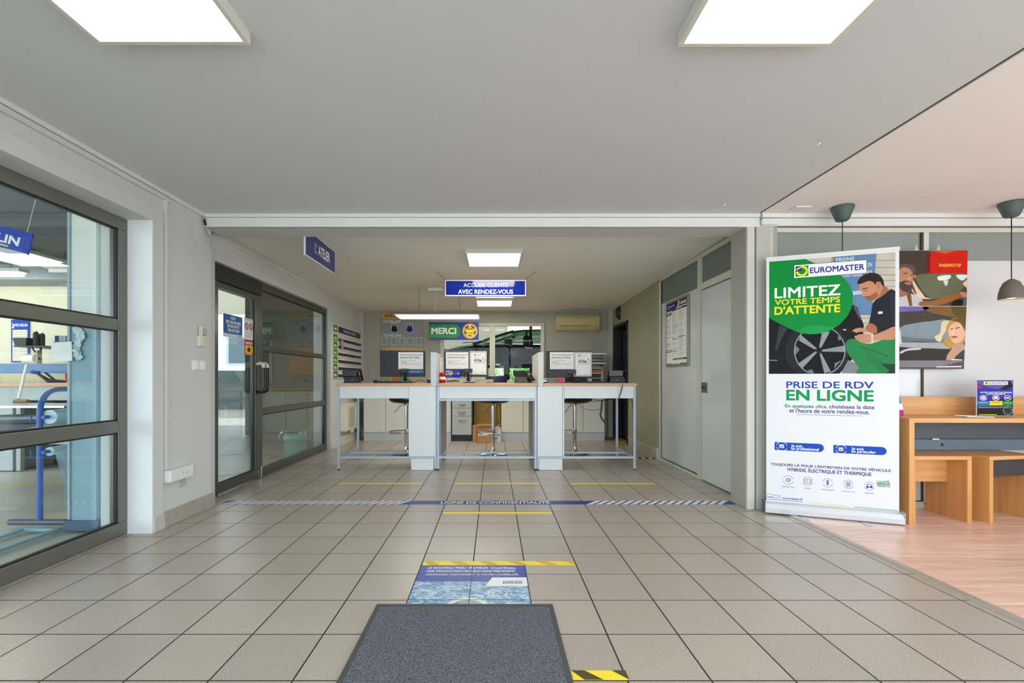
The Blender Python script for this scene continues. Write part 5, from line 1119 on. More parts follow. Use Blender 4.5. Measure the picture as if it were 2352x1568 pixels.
circ(748, 463, 48, 2, IC, A4, .86); circ(748, 463, 66, 2, IC, A4, .9, 2.2, 4.1); circ(748, 463, 66, 2, IC, A4, .9, -.95, .95); S([(743, 435), (753, 435), (751, 470), (745, 470)], 2, IC, A4); circ(748, 482, 6, 2, IC, A4)
for k in range(5): S([(1052, 452 + k * 15), (1100, 445 + k * 15), (1100, 453 + k * 15), (1052, 460 + k * 15)], 2, '#3a55b0', A4)
S([(1066, 440), (1086, 440), (1086, 530), (1066, 530)], 1, '#8d9bd0', A4)
for k in range(6):
    a = k * PI / 3; c, s_ = math.cos(a), math.sin(a); S([(1413 - 4 * s_, 513 + 4 * c), (1413 + 52 * c - 4 * s_, 513 + 52 * s_ + 4 * c), (1413 + 52 * c + 4 * s_, 513 + 52 * s_ - 4 * c), (1413 + 4 * s_, 513 - 4 * c)], 2, '#3a62c0', A4)
    for e in (-.7, .7):
        c2, s2 = math.cos(a + e), math.sin(a + e); X_, Y_ = 1413 + 30 * c, 513 + 30 * s_; S([(X_ - 3 * s2, Y_ + 3 * c2), (X_ + 20 * c2 - 3 * s2, Y_ + 20 * s2 + 3 * c2), (X_ + 20 * c2 + 3 * s2, Y_ + 20 * s2 - 3 * c2), (X_ + 3 * s2, Y_ - 3 * c2)], 2, '#3a62c0', A4)
S([(1712, 540), (1725, 508), (1795, 508), (1808, 540), (1812, 580), (1795, 580), (1790, 568), (1728, 568), (1722, 580), (1708, 580)], 2, '#2b50b4', A4); S([(1732, 518), (1788, 518), (1795, 538), (1725, 538)], 3, '#dfe4f2', A4); S([(1738, 540), (1758, 558), (1800, 515), (1792, 510), (1757, 545), (1744, 533)], 4, '#f3f4f6', A4)
S([(1868, 480), (2080, 442), (2108, 528), (1895, 562)], 1, '#b5d3c2', A4); T('GARANTIE', (1880, 505), (2080, 462), 2, '#5b9a7c', A4, .01); T('PRÉSERVÉE', (1892, 552), (2100, 508), 2, '#5b9a7c', A4, .01)
for (x0, y0, x1, y1) in ((92, 668, 168, 718), (190, 684, 256, 732), (275, 690, 310, 738)):
    S([(x0, y0), (x1, y0 + 4), (x1, y1 + 4), (x0, y1)], 1, IC, A4); S([(x0 + 5, y0 + 5), (x1 - 5, y0 + 9), (x1 - 5, y1 - 1), (x0 + 5, y1 - 5)], 2, '#e6e9f0', A4)
S([(84, 716), (178, 722), (178, 728), (84, 722)], 3, IC, A4); T('euromaster.fr', (345, 751), (668, 741), 1, IC, A4, .02)
S([(44, 742), (670, 796), (670, 803), (44, 749)], 1, '#3450ae', A4); S([(757, 804), (1425, 864), (1425, 873), (757, 813)], 1, '#e3dc4e', A4); S([(1515, 876), (2232, 941), (2232, 949), (1515, 884)], 1, '#3f9a6c', A4)
T('Euromaster France, 352 527 404 RCS GRENOBLE, SAS au Capital de 140 420 200 €, siège social : 180 avenue de l\'Europe, 38330 MONTBONNOT - Locataire gérant du fonds de commerce de la société', (80, 796), (2190, 975), 1, '#6d7388', A4, .012)
T('Diagnostic Tél. 04 76 61 29 00 - Code APE 4531Z - TVA intracommunautaire FR 90 352 527 404. Visuels non contractuels. Crédits photos © Euromaster, Nico Scheeler', (80, 818), (1805, 968), 1, '#6d7388', A4, .012)
p.build('print', bn, local=True)

# ---------------------------------------------------------------- poster of two drivers hung on the partition
PY = 3.80
dp = thing('driver_poster', (3.6, PY, 1.65), 'large poster of a bearded driver above a blond passenger, hung on the partition', 'poster')
Q = lambda x, y: onY(2050 + x / 5.226, 560 + y / 5.226, PY)
MB().poly([(3.20, PY, Q(0, 1500)[1]), (Q(853, 0)[0], PY, Q(0, 1500)[1]), (Q(903, 0)[0], PY, Q(0, 78)[1]), (3.20, PY, Q(0, 78)[1])], ink('#d8d8da')).poly([(3.20, PY + .004, Q(0, 1500)[1]), (Q(853, 0)[0], PY + .004, Q(0, 1500)[1]), (Q(903, 0)[0], PY + .004, Q(0, 78)[1]), (3.20, PY + .004, Q(0, 78)[1])], ink('#d8d8da')).build('sheet', dp)
p = MB(); FP = lambda u, v, w: (u, PY - w, v)
def P_(pts, k, hexc, sm=0):
    q = [Q(*a) for a in pts]
    if sm: q = smooth_loop(q, sm)
    q = clip_poly(q, [Q(-60, 82), Q(902, 78), Q(888, 750), Q(-60, 750)] if max(a[1] for a in pts) < 756 else [Q(-60, 745), Q(888, 745), Q(855, 1500), Q(-60, 1500)])
    if q: p.shape(FP, q, .0006 + .00006 * k, mat(deep(hexc), .5, var=.14, scale=11.0, spec=.12))
P_([(-60, 82), (900, 78), (888, 745), (-60, 745)], 0, '#574a40'); P_([(-60, 82), (420, 82), (460, 200), (400, 360), (250, 420), (-60, 300)], 1, '#4a4038')
P_([(280, 380), (560, 355), (895, 360), (890, 470), (780, 590), (620, 650), (480, 655), (400, 610), (330, 520)], 2, '#6f7257', 3); P_([(545, 390), (690, 372), (680, 420), (560, 440)], 3, '#e3e8ea', 3); P_([(760, 375), (895, 372), (890, 400), (830, 440)], 3, '#dfe6ea', 3); P_([(610, 440), (665, 435), (655, 495), (630, 498)], 3, '#c9d4d6', 3)
P_([(245, 430), (300, 520), (390, 640), (480, 660), (300, 660), (230, 560)], 3, '#d9cbb8'); P_([(235, 460), (290, 600), (270, 600), (225, 520)], 4, '#7a5640')
P_([(-60, 640), (60, 620), (200, 590), (310, 640), (370, 690), (340, 745), (-60, 745)], 5, '#c3c0c2', 2); P_([(160, 580), (220, 590), (235, 745), (200, 745)], 6, '#8a5a34')
P_([(340, 690), (500, 680), (700, 610), (800, 575), (890, 580), (890, 640), (800, 650), (700, 690), (560, 735), (330, 742)], 6, '#a8703f', 3); P_([(810, 575), (890, 600), (888, 645), (830, 625)], 7, '#d3a07c', 3); P_([(850, 640), (888, 640), (886, 742), (840, 742)], 7, '#5a6478'); P_([(740, 680), (850, 670), (840, 742), (700, 742)], 6, '#1d1a18', 2)
P_([(840, 480), (890, 430), (890, 530)], 6, '#e8cfae')
P_([(60, 290), (140, 262), (220, 300), (245, 380), (235, 470), (215, 540), (170, 565), (100, 540), (50, 480), (40, 360)], 8, '#c99378', 3); P_([(40, 400), (80, 500), (110, 560), (170, 580), (160, 620), (60, 640), (-20, 600), (-20, 400)], 7, '#b07c60', 2)
P_([(60, 480), (110, 450), (160, 440), (230, 460), (228, 520), (190, 565), (130, 560), (80, 530)], 9, '#54453e', 3); P_([(140, 466), (190, 456), (228, 468), (215, 490), (170, 488)], 10, '#c98078', 3); P_([(0, 300), (70, 262), (150, 240), (250, 265), (275, 330), (240, 350), (205, 300), (130, 280), (75, 320), (40, 400), (-10, 420)], 9, '#6a5548', 3)
P_([(125, 352), (178, 346), (176, 358), (130, 362)], 10, '#4a372e'); P_([(215, 365), (245, 372), (242, 382), (218, 378)], 10, '#4a372e'); P_([(180, 400), (222, 405), (225, 432), (190, 440)], 10, '#d8a58c', 3); P_([(245, 372), (280, 375), (275, 408), (248, 405)], 8, '#c98a5c', 3)
P_([(408, 130), (455, 110), (450, 352), (408, 345)], 10, '#8c1a12'); P_([(455, 84), (902, 78), (895, 352), (450, 352)], 11, '#e02414'); P_([(470, 84), (760, 80), (640, 120)], 12, '#f06a30')
u0, v0 = Q(560, 275); u1, v1 = Q(822, 240); p.text('PARIMOTIF', FP, u0, u1, v0, v1, .0006 + .00006 * 13, ink('#f2b93a'), .03)
P_([(-60, 745), (888, 745), (888, 753), (-60, 753)], 12, '#d6d4cf')
P_([(-60, 753), (887, 753), (868, 1395), (-60, 1395)], 0, '#4b453f'); P_([(-60, 753), (420, 753), (370, 800), (120, 815), (-60, 850)], 1, '#7d72b4', 2); P_([(360, 753), (886, 753), (880, 900), (700, 870), (480, 830)], 1, '#8a6844', 2); P_([(700, 753), (886, 753), (880, 960), (780, 900)], 2, '#6a5a34', 2)
P_([(75, 1010), (250, 955), (480, 925), (700, 920), (690, 1180), (500, 1185), (100, 1175)], 2, '#8a9ba4', 2); P_([(100, 1110), (300, 1130), (700, 1150), (690, 1185), (100, 1178)], 3, '#6d7a80'); P_([(80, 1175), (600, 1185), (690, 1260), (90, 1235)], 3, '#a9adb2', 2); P_([(90, 1240), (690, 1262), (640, 1395), (80, 1395)], 3, '#3b3836'); P_([(95, 1290), (190, 1255), (330, 1248), (325, 1270), (180, 1280), (100, 1318)], 4, '#c3c9cc', 3)
P_([(70, 1020), (95, 1040), (110, 1200), (80, 1200)], 4, '#cfd4d6'); P_([(590, 940), (680, 925), (660, 1010), (600, 1100), (580, 1170), (530, 1160), (505, 1110), (570, 1070)], 4, '#e0cba6', 3)
P_([(640, 1010), (700, 910), (780, 890), (850, 950), (878, 1060), (860, 1180), (790, 1220), (700, 1250), (640, 1230), (600, 1180), (650, 1130), (660, 1080)], 5, '#c9a35c', 3); P_([(700, 915), (780, 892), (850, 950), (870, 1050), (820, 960), (760, 930)], 8, '#7a5c2e', 3)
P_([(640, 1395), (700, 1270), (750, 1210), (840, 1190), (868, 1250), (862, 1395)], 6, '#cfa890', 2); P_([(730, 1395), (800, 1310), (868, 1270), (862, 1395)], 7, '#45464a', 2)
P_([(672, 1020), (720, 955), (790, 940), (850, 990), (868, 1070), (850, 1140), (790, 1190), (730, 1185), (690, 1130), (672, 1080)], 7, '#dfb398', 3); P_([(690, 1022), (722, 1010), (724, 1020), (692, 1030)], 9, '#5a4636'); P_([(750, 1010), (800, 996), (802, 1008), (755, 1020)], 9, '#5a4636'); P_([(700, 1112), (775, 1105), (760, 1126), (715, 1126)], 9, '#b0605a', 3); P_([(715, 1050), (740, 1045), (738, 1082), (705, 1084)], 8, '#e8c4ae', 3)
P_([(-60, 1395), (866, 1395), (855, 1500), (-60, 1500)], 8, '#5b5660')
for k in range(5): P_([(-40, 1403 + k * 16), (835 - 60 * k, 1403 + k * 16), (835 - 60 * k, 1411 + k * 16), (-40, 1411 + k * 16)], 9, '#a8a3a8')
P_([(525, 1468), (830, 1462), (825, 1480), (525, 1482)], 10, '#dcdad8'); P_([(705, 1378), (835, 1386), (835, 1396), (705, 1396)], 10, '#d6d8d6'); p.build('print', dp)
for x in (280, 545): a = Q(x, 80); MB().tube([(a[0], PY + .002, a[1]), (a[0] + .01, PY + .02, 2.30)], .0015, mat('#b5b5ae', .5), 5).poly([(a[0] - .02, PY - .008, a[1]), (a[0] + .015, PY - .008, a[1]), (a[0], PY - .008, a[1] + .05)], mat('#b9bab4', .4)).build('hanger', dp)

# ---------------------------------------------------------------- pendant lamps
PG = mat('#4a5a5a', .45, var=.04); PG2 = mat('#6a645e', .5, var=.04); BULB = emit('lamp_bulb', (1, .86, .6), 9)
for x, y, lab in ((2.755, 3.64, 'dark grey ceiling pendant whose shade hangs behind the roll-up banner'), (3.99, 3.55, 'dark grey bell pendant lamp hanging free over the wooden desk')):
    t = thing('pendant_lamp', (x, y, 2.44), lab, 'pendant lamp', group='bell pendants of the waiting corner')
    MB().lathe([(.078, 2.44), (.080, 2.43), (.046, 2.335), (.038, 2.328), (0, 2.328)], (x, y, 0), PG, 32).build('ceiling_rose', t)
    MB().tube([(x, y, 2.33), (x, y, 2.1), (x, y, 1.85)], .0035, BLACK, 8).build('cord', t)
    MB().lathe([(.0, 1.85), (.012, 1.85), (.02, 1.845), (.045, 1.825), (.062, 1.785), (.072, 1.74), (.075, 1.695), (.072, 1.695), (.068, 1.74), (.058, 1.782), (.04, 1.815), (0, 1.83)], (x, y, 0), PG2, 36).build('shade', t)
    MB().lathe([(0, 1.70), (.028, 1.705), (.034, 1.73), (.02, 1.77), (0, 1.79)], (x, y, 0), BULB, 18).build('bulb', t)
# ---------------------------------------------------------------- desk and stools
dk = thing('desk', (3.9, 3.6, 0), 'long beech desk with dark grey modesty panels along the waiting corner partition', 'desk')
MB().box(3.058, 3.098, 3.39, 3.78, .002, .79, WOOD_Z).build('end_panel', dk, bevel=.002); MB().box(3.098, 5.0, 3.39, 3.78, .757, .79, WOOD_X).build('desk_top', dk, bevel=.002); MB().box(4.97, 5.0, 3.39, 3.78, .002, .757, WOOD_Z).build('end_panel', dk)
MB().box(3.06, 5.0, 3.755, 3.778, .79, .934, WOOD_X).build('back_board', dk, bevel=.002)
GP = mat('#4b525b', .4, var=.12, scale=4)
MB().box(3.098, 4.97, 3.70, 3.72, .60, .755, GP).build('modesty_panel', dk, bevel=.002); MB().box(3.098, 4.97, 3.72, 3.74, .505, .594, mat('#5f7480', .4, var=.12, scale=4)).build('modesty_panel', dk, bevel=.002)
MB().box(3.52, 3.575, 3.695, 3.70, .592, .602, WHITE).build('catch', dk); MB().lathe([(0, -.003), (.012, -.003), (.012, 0)], (3.62, 3.718, .55), mat('#5b4a42', .5), 16, axis='x').build('bolt', dk)
def make_stool2(name, loc, w, rz, label, dark):
    t = thing(name, loc, label, 'stool', rz, 'beech stools under the desk'); h = .503; d0, d1 = -.17, .17
    MB().box(-w / 2, w / 2, d0, d1, h - .028, h, WOOD_X).build('seat', t, local=True, bevel=.002)
    for s_ in (-1, 1): MB().box(s_ * w / 2, s_ * (w / 2 - .034), d0, d1, .004, h - .028, WOOD_Z).build('side_panel', t, local=True, bevel=.002)
    MB().box(-w / 2 + .034, w / 2 - .034, (-.14 if dark else -.015), (-.12 if dark else .005), (.345 if dark else .28), h - .028, mat('#36363c', .45) if dark else WOOD_X).build('apron', t, local=True)
    for s_ in (-1, 1): MB().box(s_ * (w / 2 - .005), s_ * (w / 2 - .03), -.12, -.05, 0, .005, BLACK).build('glide', t, local=True)
    return t
make_stool2('stool', (3.345, 3.61, 0), .455, 0, 'beech box stool with a wooden apron, beside the desk\'s end panel', False)
make_stool2('stool', (3.885, 3.63, 0), .46, .17, 'beech box stool with a black apron, turned slightly under the desk', True)
# leaflets on the desk
sd = thing('leaflet_display', (3.92, 3.60, .79), 'blue advert display reading EUROMASTER standing on the desk', 'display')
xa, zt = onY(2243, 871.5, 3.60); xb, _ = onY(2328, 871.5, 3.60)
MB().box(xa, xb, 3.60, 3.606, .7905, zt, mat('#c9d0d6', .2)).bar((xa + .14, 3.606, .80), (xa + .14, 3.70, .80), .1, .006, mat('#c9d0d6', .2)).build('holder', sd)
F = FY(xa, 3.60, .7905); w_, h_ = xb - xa, zt - .7905; G = lambda u, v, k: F(.004 + u * (w_ - .008), .004 + v * (h_ - .008), .0004 + k); p = MB()
p.rect(G, 0, 1, 0, 1, 0, ink('#3c44b4')).shape(G, [(0, .9), (.3, .8), (.7, .72), (1, .8), (1, 1), (0, 1)], .0004, ink('#6a66a8')).shape(G, [(0, .76), (.16, .80), (.14, .84), (0, .84)], .0008, ink('#d8342c')).shape(G, [(.6, .74), (.8, .72), (1, .82), (.9, 1), (.8, .86)], .0008, DARKI).shape(G, [(0, .0), (1, 0), (1, .5), (.6, .46), (.3, .42), (0, .36)], .0008, DARKI)
p.rect(G, .18, .85, .87, .96, .0012, WHITEI).rect(G, .2, .31, .88, .95, .0016, ink('#c9d42c')).rect(G, .23, .28, .895, .935, .002, GREEN).text('EUROMASTER', G, .33, .82, .89, .94, .0016, ink('#5a4a2c'), .02)
p.text('VOTRE VOITURE ÉLECTRIQUE,', G, .08, .97, .63, .67, .0012, WHITEI, .02).text('NOTRE PRIORITÉ', G, .26, .78, .585, .62, .0012, WHITEI, .02)
for u in (.17, .52, .85): 
    vs = []
    for k in range(17): a = 2 * PI * k / 16 * .93 + .4; vs += [G(u + .085 * math.cos(a), .50 + .062 * math.sin(a), .0012), G(u + .105 * math.cos(a), .50 + .075 * math.sin(a), .0012)]
    p.add(vs, [(2 * k, 2 * k + 1, 2 * k + 3, 2 * k + 2) for k in range(16)], WHITEI)
p.disc(G, .17, .50, .065, .0014, ink('#c9ccd6'), 16, .05); p.shape(G, [(.46, .47), (.58, .47), (.57, .52), (.54, .545), (.49, .545), (.46, .51)], .0014, WHITEI); p.rect(G, .80, .90, .48, .52, .0014, WHITEI)
p.rect(G, 0, .34, .29, .41, .0016, ink('#3f86d0')).rect(G, .34, .70, .29, .41, .0016, ink('#e8d02a')).rect(G, .70, 1, .29, .41, .0016, ink('#1c9a44')).text('PNEUMATIQUES', G, .05, .29, .36, .38, .002, WHITEI, .01).text('BATTERIE', G, .42, .62, .36, .38, .002, DARKI, .01).text('ENTRETIEN', G, .76, .95, .35, .37, .002, WHITEI, .01)
p.rect(G, .03, .88, .26, .27, .0016, ink('#a9acb4')).rect(G, .03, .88, .22, .23, .0016, ink('#d6d8dc')).rect(G, .04, .54, .015, .035, .0016, ink('#e8d02a')).ring(G, .85, .15, .12, .14, .0016, ink('#8d9096'))
for k in range(8): a = k * PI / 4; p.shape(G, [(.85 + .02 * math.cos(a), .15 + .02 * math.sin(a)), (.85 + .12 * math.cos(a + .08), .15 + .12 * math.sin(a + .08)), (.85 + .12 * math.cos(a - .08), .15 + .12 * math.sin(a - .08))], .0016, ink('#8d9096'))
p.build('print', sd)
lf = thing('leaflet', (3.13, 3.62, .79), 'pink and light blue leaflet standing at the left end of the desk', 'leaflet')
MB().prism([(3.05, .7905), (3.206, .7905), (3.198, .85), (3.165, .975), (3.05, .975)], 3.60, 3.603, ink('#4f9be0'), 'y').build('sheet', lf)
F = FY(0, 3.60, 0); MB().shape(F, [(3.05, .7905), (3.206, .7905), (3.201, .84), (3.05, .83)], .0005, ink('#d0409c')).shape(F, [(3.05, .83), (3.201, .84), (3.19, .89), (3.05, .87)], .0005, ink('#e8eef8')).text('eca', F, 3.10, 3.165, .94, .952, .0005, WHITEI, .02).build('print', lf)
bk = thing('brochure', (3.72, 3.56, .79), 'cream brochure lying flat on the desk before the blue display', 'brochure')
MB().prism([(3.60, 3.50), (3.74, 3.44), (3.82, 3.52), (3.66, 3.60)], .7905, .794, PAPER, 'z').prism([(3.56, 3.56), (3.66, 3.5), (3.76, 3.58), (3.64, 3.63)], .794, .797, PAPER, 'z').build('pages', bk)
# small fittings on the ceiling
for (x, y, lab, m) in ((1.78, 3.55, 'tiny hook in the ceiling near the beam over the pillar', CHROME), (1.85, 2.62, 'tiny hook in the ceiling by the dark joint', CHROME)):
    o = MB().tube([(x, y, 2.44), (x, y, 2.425), (x + .008, y, 2.415), (x, y, 2.408), (x - .008, y, 2.415)], .0018, m, 6).build('ceiling_hook', loc=(x, y, 2.43)); tag(o, lab, 'hook')
o = MB().box(2.38, 2.50, 3.62, 3.72, 2.43, 2.44, WHITE).build('ceiling_plate', loc=(2.44, 3.67, 2.43), bevel=.003); tag(o, 'white blanking plate on the ceiling right of the dark joint', 'plate')
# ================================================================ WORKSHOP SEEN THROUGH THE GLASS
st_ = thing('film_stand', (-3.33, 3.6, 0), 'blue tubular stand carrying rolls of clear seat-cover film behind the glass', 'stand')
BT_ = mat('#2f5fb0', .35, var=.08); DT = mat('#4b5468', .4, var=.1); FILM = bpy.data.materials.new('cover_film'); FILM.use_nodes = True
_n = FILM.node_tree.nodes; _l = FILM.node_tree.links; _b = _n['Principled BSDF']; _b.inputs['Base Color'].default_value = (.80, .90, .95, 1); _b.inputs['Roughness'].default_value = .35
_t = _n.new('ShaderNodeBsdfTransparent'); _m = _n.new('ShaderNodeMixShader'); _w = _n.new('ShaderNodeTexWave'); _w.inputs['Scale'].default_value = 3; _w.inputs['Distortion'].default_value = 4
_q = _n.new('ShaderNodeMath'); _q.operation = 'MULTIPLY_ADD'; _q.inputs[1].default_value = .3; _q.inputs[2].default_value = .62
_l.new(_w.outputs['Fac'], _q.inputs[0]); _l.new(_q.outputs[0], _m.inputs[0]); _l.new(_t.outputs[0], _m.inputs[1]); _l.new(_b.outputs[0], _m.inputs[2]); _l.new(_m.outputs[0], _n['Material Output'].inputs[0]); FILMR = mat('#cfe2ea', .3, var=.03)
e0, e1 = Vector((-3.33, 3.38, 0)), Vector((-3.48, 4.35, 0))
for e in (e0, e1):
    MB().tube([(e.x - .22, e.y, .03), (e.x + .19, e.y + .0, .03)], .022, DT, 10).build('foot', st_)
MB().tube([(e0.x, e0.y, .03), (e0.x, e0.y, .84), (e0.x - .001, e0.y + .008, .89), (e0.x - .005, e0.y + .03, .935), (e0.x - .01, e0.y + .065, .97), (e0.x - .017, e0.y + .11, .99), (e0.x - .025, e0.y + .16, 1.0), (e1.x + .025, e1.y - .16, 1.0), (e1.x + .013, e1.y - .085, .98), (e1.x + .004, e1.y - .025, .93), (e1.x, e1.y, .86), (e1.x, e1.y, .03)], .019, BT_, 12).build('hoop', st_)
for z, r, lab in ((.80, .052, 'roll'), (.545, .032, 'roll')):
    a = e0 + Vector((.05, .02, z)); b_ = e1 + Vector((.05, -.02, z))
    q = MB().tube([a, b_], r, FILMR, 18); q.build('film_roll', st_)
    MB().tube([a - Vector((.0, .05, 0)), b_ + Vector((0, .05, 0))], .014, BT_, 8).tube([e0 + Vector((0, 0, z - .02)), e0 + Vector((-.03, -.03, z - .03)), e0 + Vector((-.04, -.03, z + .02))], .006, BT_, 6).build('spindle', st_)
sh = MB(); n = 12; vs = []; fs = []
for i in range(n + 1):
    f_ = i / n; z = .545 - f_ * .45
    for j in range(5):
        g = j / 4; P = e0.lerp(e1, .03 + g * .9 + .05 * f_ * (1 - g)); vs.append((P.x + .082 + .05 * f_ + .015 * math.sin(6 * g + 3 * f_), P.y, z))
for i in range(n):
    for j in range(4): a = i * 5 + j; fs.append((a, a + 1, a + 6, a + 5))
sh.add(vs, fs, FILM, True); sh.build('hanging_film', st_)
vs = [(e0.x + .03, e0.y + .02, .76), (e0.x - .16, e0.y + .02, .70), (e1.x - .25, e1.y, .66), (e1.x, e1.y, .76)]; MB().poly(vs, FILM).build('loose_film', st_)
ff = thing('floor_frame', (-3.2, 3.0, 0), 'pale blue steel angle frame lying on the workshop floor by the stand', 'frame'); PB = mat('#8fb3bf', .4, metal=.2, var=.08)
for a, b_ in (((-3.34, 3.26, .012), (-3.34, 2.3, .012)), ((-3.09, 3.26, .012), (-3.09, 2.3, .012)), ((-3.34, 3.27, .012), (-3.08, 3.27, .012))): MB().bar(a, b_, .04, .022, PB).build('bar', ff, bevel=.002)
YL = mat('#d9c23c', .5, var=.1, scale=20); WL = mat('#d9d7d0', .5, var=.1)
for (pts, m, lab) in (([(-3.9, 3.35), (-3.0, 3.98), (-3.0, 4.03), (-3.9, 3.40)], YL, 'yellow floor line by the film stand'), ([(-6.2, 3.85), (-4.0, 3.85), (-4.0, 3.90), (-6.2, 3.90)], WL, 'white floor line farther out in the workshop'), ([(-6.6, 4.4), (-4.2, 4.95), (-4.2, 5.0), (-6.6, 4.45)], YL, 'pale yellow floor line before the workbench'), ([(-3.9, 4.25), (-2.95, 5.35), (-2.9, 5.35), (-3.84, 4.25)], YL, 'dashed yellow line beyond the glass door'), ([(-5.4, 5.6), (-3.2, 7.0), (-3.2, 7.06), (-5.4, 5.66)], WL, 'white line beyond the glass door')):
    o = MB().prism(pts, -.0118, -.0108, m, 'z').build('floor_line', loc=(pts[0][0], pts[0][1], -.011)); tag(o, lab, 'floor line')
# workbench
wbn = thing('workbench', (-6, 5.7, 0), 'long grey workbench with a wooden top along the workshop wall', 'workbench'); GR = mat('#aab2b0', .5, var=.05)
MB().box(-9, -4.5, 5.38, 5.99, .995, 1.035, WOOD_TOP).build('bench_top', wbn); MB().box(-9, -4.5, 5.42, 5.45, .83, .993, GR).build('apron', wbn)
MB().box(-6.6, -5.66, 5.42, 5.95, 0, .83, GR).build('cabinet', wbn); MB().box(-9, -4.5, 5.93, 5.98, 0, .83, mat('#2b3338', .7)).build('back_panel', wbn); MB().box(-5.66, -4.5, 5.5, 5.95, .30, .33, GR).build('shelf', wbn)
for x in (-4.55, -5.62): MB().box(x, x + .05, 5.42, 5.47, 0, .83, GR).build('leg', wbn)
tc_ = thing('tyre_machine', (-4.6, 4.7, 0), 'dark tyre machine with a bright steel plate and roller, in front of the workbench', 'machine')
MB().box(-4.9, -4.0, 4.5, 5.1, .56, .66, mat('#39454c', .5)).build('body', tc_, bevel=.02); MB().box(-4.2, -3.95, 4.55, 5.0, 0, .6, mat('#5b6b73', .5)).build('pedestal', tc_, bevel=.02)
MB().box(-5.15, -4.15, 4.45, 5.0, .80, .82, mat('#dde2e4', .25, metal=.4)).build('plate', tc_); MB().tube([(-4.75, 4.45, .69), (-4.1, 4.45, .71)], .045, mat('#59646a', .35, metal=.5), 14).tube([(-4.95, 4.43, .69), (-4.72, 4.45, .69)], .018, CHROME, 10).lathe([(0, -.03), (.04, -.03), (.04, .03), (0, .03)], (-4.8, 4.45, .69), CHROME, 12, axis='x').build('roller', tc_)
MB().cyl((-4.0, 4.5, .62), (-4.0, 4.5, .86), .13, BLACK, 20).box(-4.3, -3.85, 4.4, 4.9, .58, .62, mat('#6b7a80', .4)).build('drum', tc_)
for k in range(7): MB().lathe([(0, .0), (.018, .004), (.012, .016), (0, .018)], (-4.15 - k * .09, 4.0, .585), CHROME, 10).build('stud', tc_)
MB().box(-4.9, -3.6, 3.96, 4.2, .55, .585, mat('#4b4f52', .5)).build('ramp', tc_)
cl_ = thing('wall_calendar', (-6.15, 5.98, 1.6), 'blue and white wall calendar on the cream workshop wall', 'calendar')
xa, zt = onY(25, 733.5, 5.98); xb, zb = onY(66, 832, 5.98); MB().box(xa, xb, 5.982, 5.99, zb, zt, ink('#2f55c0')).build('sheet', cl_); F = FY(xa, 5.982, zb); w_, h_ = xb - xa, zt - zb
p = MB().rect(F, .02, w_ - .02, .02, h_ * .76, .001, mat('#e8dfc4', .6)).text('MICHELIN', F, w_ * .2, w_ * .92, h_ * .84, h_ * .90, .001, WHITEI, .03).blob(F, [(w_ * .04, h_ * .80), (w_ * .10, h_ * .86), (w_ * .06, h_ * .92), (w_ * .13, h_ * .90), (w_ * .18, h_ * .85), (w_ * .15, h_ * .80)], .001, WHITEI)
for k in range(12):
    for c in range(3): p.rect(F, .03 + c * w_ * .3, .03 + c * w_ * .3 + w_ * .25, h_ * (.70 - k * .055), h_ * (.71 - k * .055), .0014, mat('#8a8fa4', .6))
p.build('print', cl_)
# small things on and over the bench; each its own
def cyl_thing(name, px0, px1, py0, py1, Y, m, label, cat, cap=None):
    xa, zt = onY(px0, py0, Y); xb, zb = onY(px1, py1, Y); r = (xb - xa) / 2; c = ((xa + xb) / 2, Y, zb); t = thing(name, c, label, cat); h = zt - zb
    MB().lathe([(0, 0), (r, 0), (r, h * .78), (r * .6, h * .86), (r * .3, h * .9), (0, h * .9)], (0, 0, 0), m, 18).build('body', t, local=True)
    MB().lathe([(r * .35, h * .88), (r * .35, h), (0, h)], (0, 0, 0), cap or CHROME, 12).build('cap', t, local=True); return t
SY = 5.6; _, zs_ = onY(0, 795, SY)
shf = thing('wall_shelf', (-5.6, SY, zs_), 'small black bracket shelf with black cans over the workbench', 'shelf')
xa, _ = onY(50, 795, SY); xb, _ = onY(120, 795, SY); MB().box(xa, xb, SY - .1, 5.99, zs_ - .015, zs_, BLACK).tube([(xa + .12, SY, zs_ - .01), (xa + .2, SY, zs_ - .12)], .008, BLACK, 6).tube([(xb - .14, SY, zs_), (xb - .14, SY, zs_ - .14)], .012, BLACK, 6).build('board', shf)
cyl_thing('spray_can', 77, 88, 757, 795, SY, BLACKP, 'black can on the bracket shelf, the one nearer the calendar', 'can'); cyl_thing('spray_can', 92, 102, 761, 795, SY + .05, BLACKP, 'black can on the bracket shelf, the one nearer the column', 'can')
bx_ = thing('parts_bin', (-5.9, SY, zs_), 'open black parts bin at the end of the bracket shelf', 'bin'); xa, zt = onY(44, 777, SY); xb, zb = onY(76, 795, SY); MB().prism([(xa + .03, zb), (xb - .01, zb), (xb, zt), (xa, zt)], SY - .08, SY + .08, BLACKP, 'y').build('body', bx_); MB().prism([(xa + .015, zt + .001), (xb - .015, zt + .001), (xb - .015, zt + .003), (xa + .015, zt + .003)], SY - .065, SY + .065, mat('#4b463c', .7), 'y').build('contents', bx_)
pb_ = thing('parts_box', (-5.3, 5.8, 1.4), 'small blue and grey box standing on the blue ledge of the workshop wall', 'box'); xa, zt = onY(130, 771, 5.9); xb, zb = onY(154, 785, 5.9)
MB().box(xa, xb, 5.88, 5.99, zb, zt, mat('#9aa0a4', .6)).build('body', pb_, bevel=.003); MB().box(xa, xa + .045, 5.876, 5.88, zb + .012, zt, BLUE).box(xa, xa + .045, 5.876, 5.88, zb, zb + .012, ink('#d02a34')).build('label_print', pb_); MB().box(xa - .02, xb + .03, 5.87, 5.99, zb - .015, zb, mat('#8a8266', .6)).build('ledge', pb_)
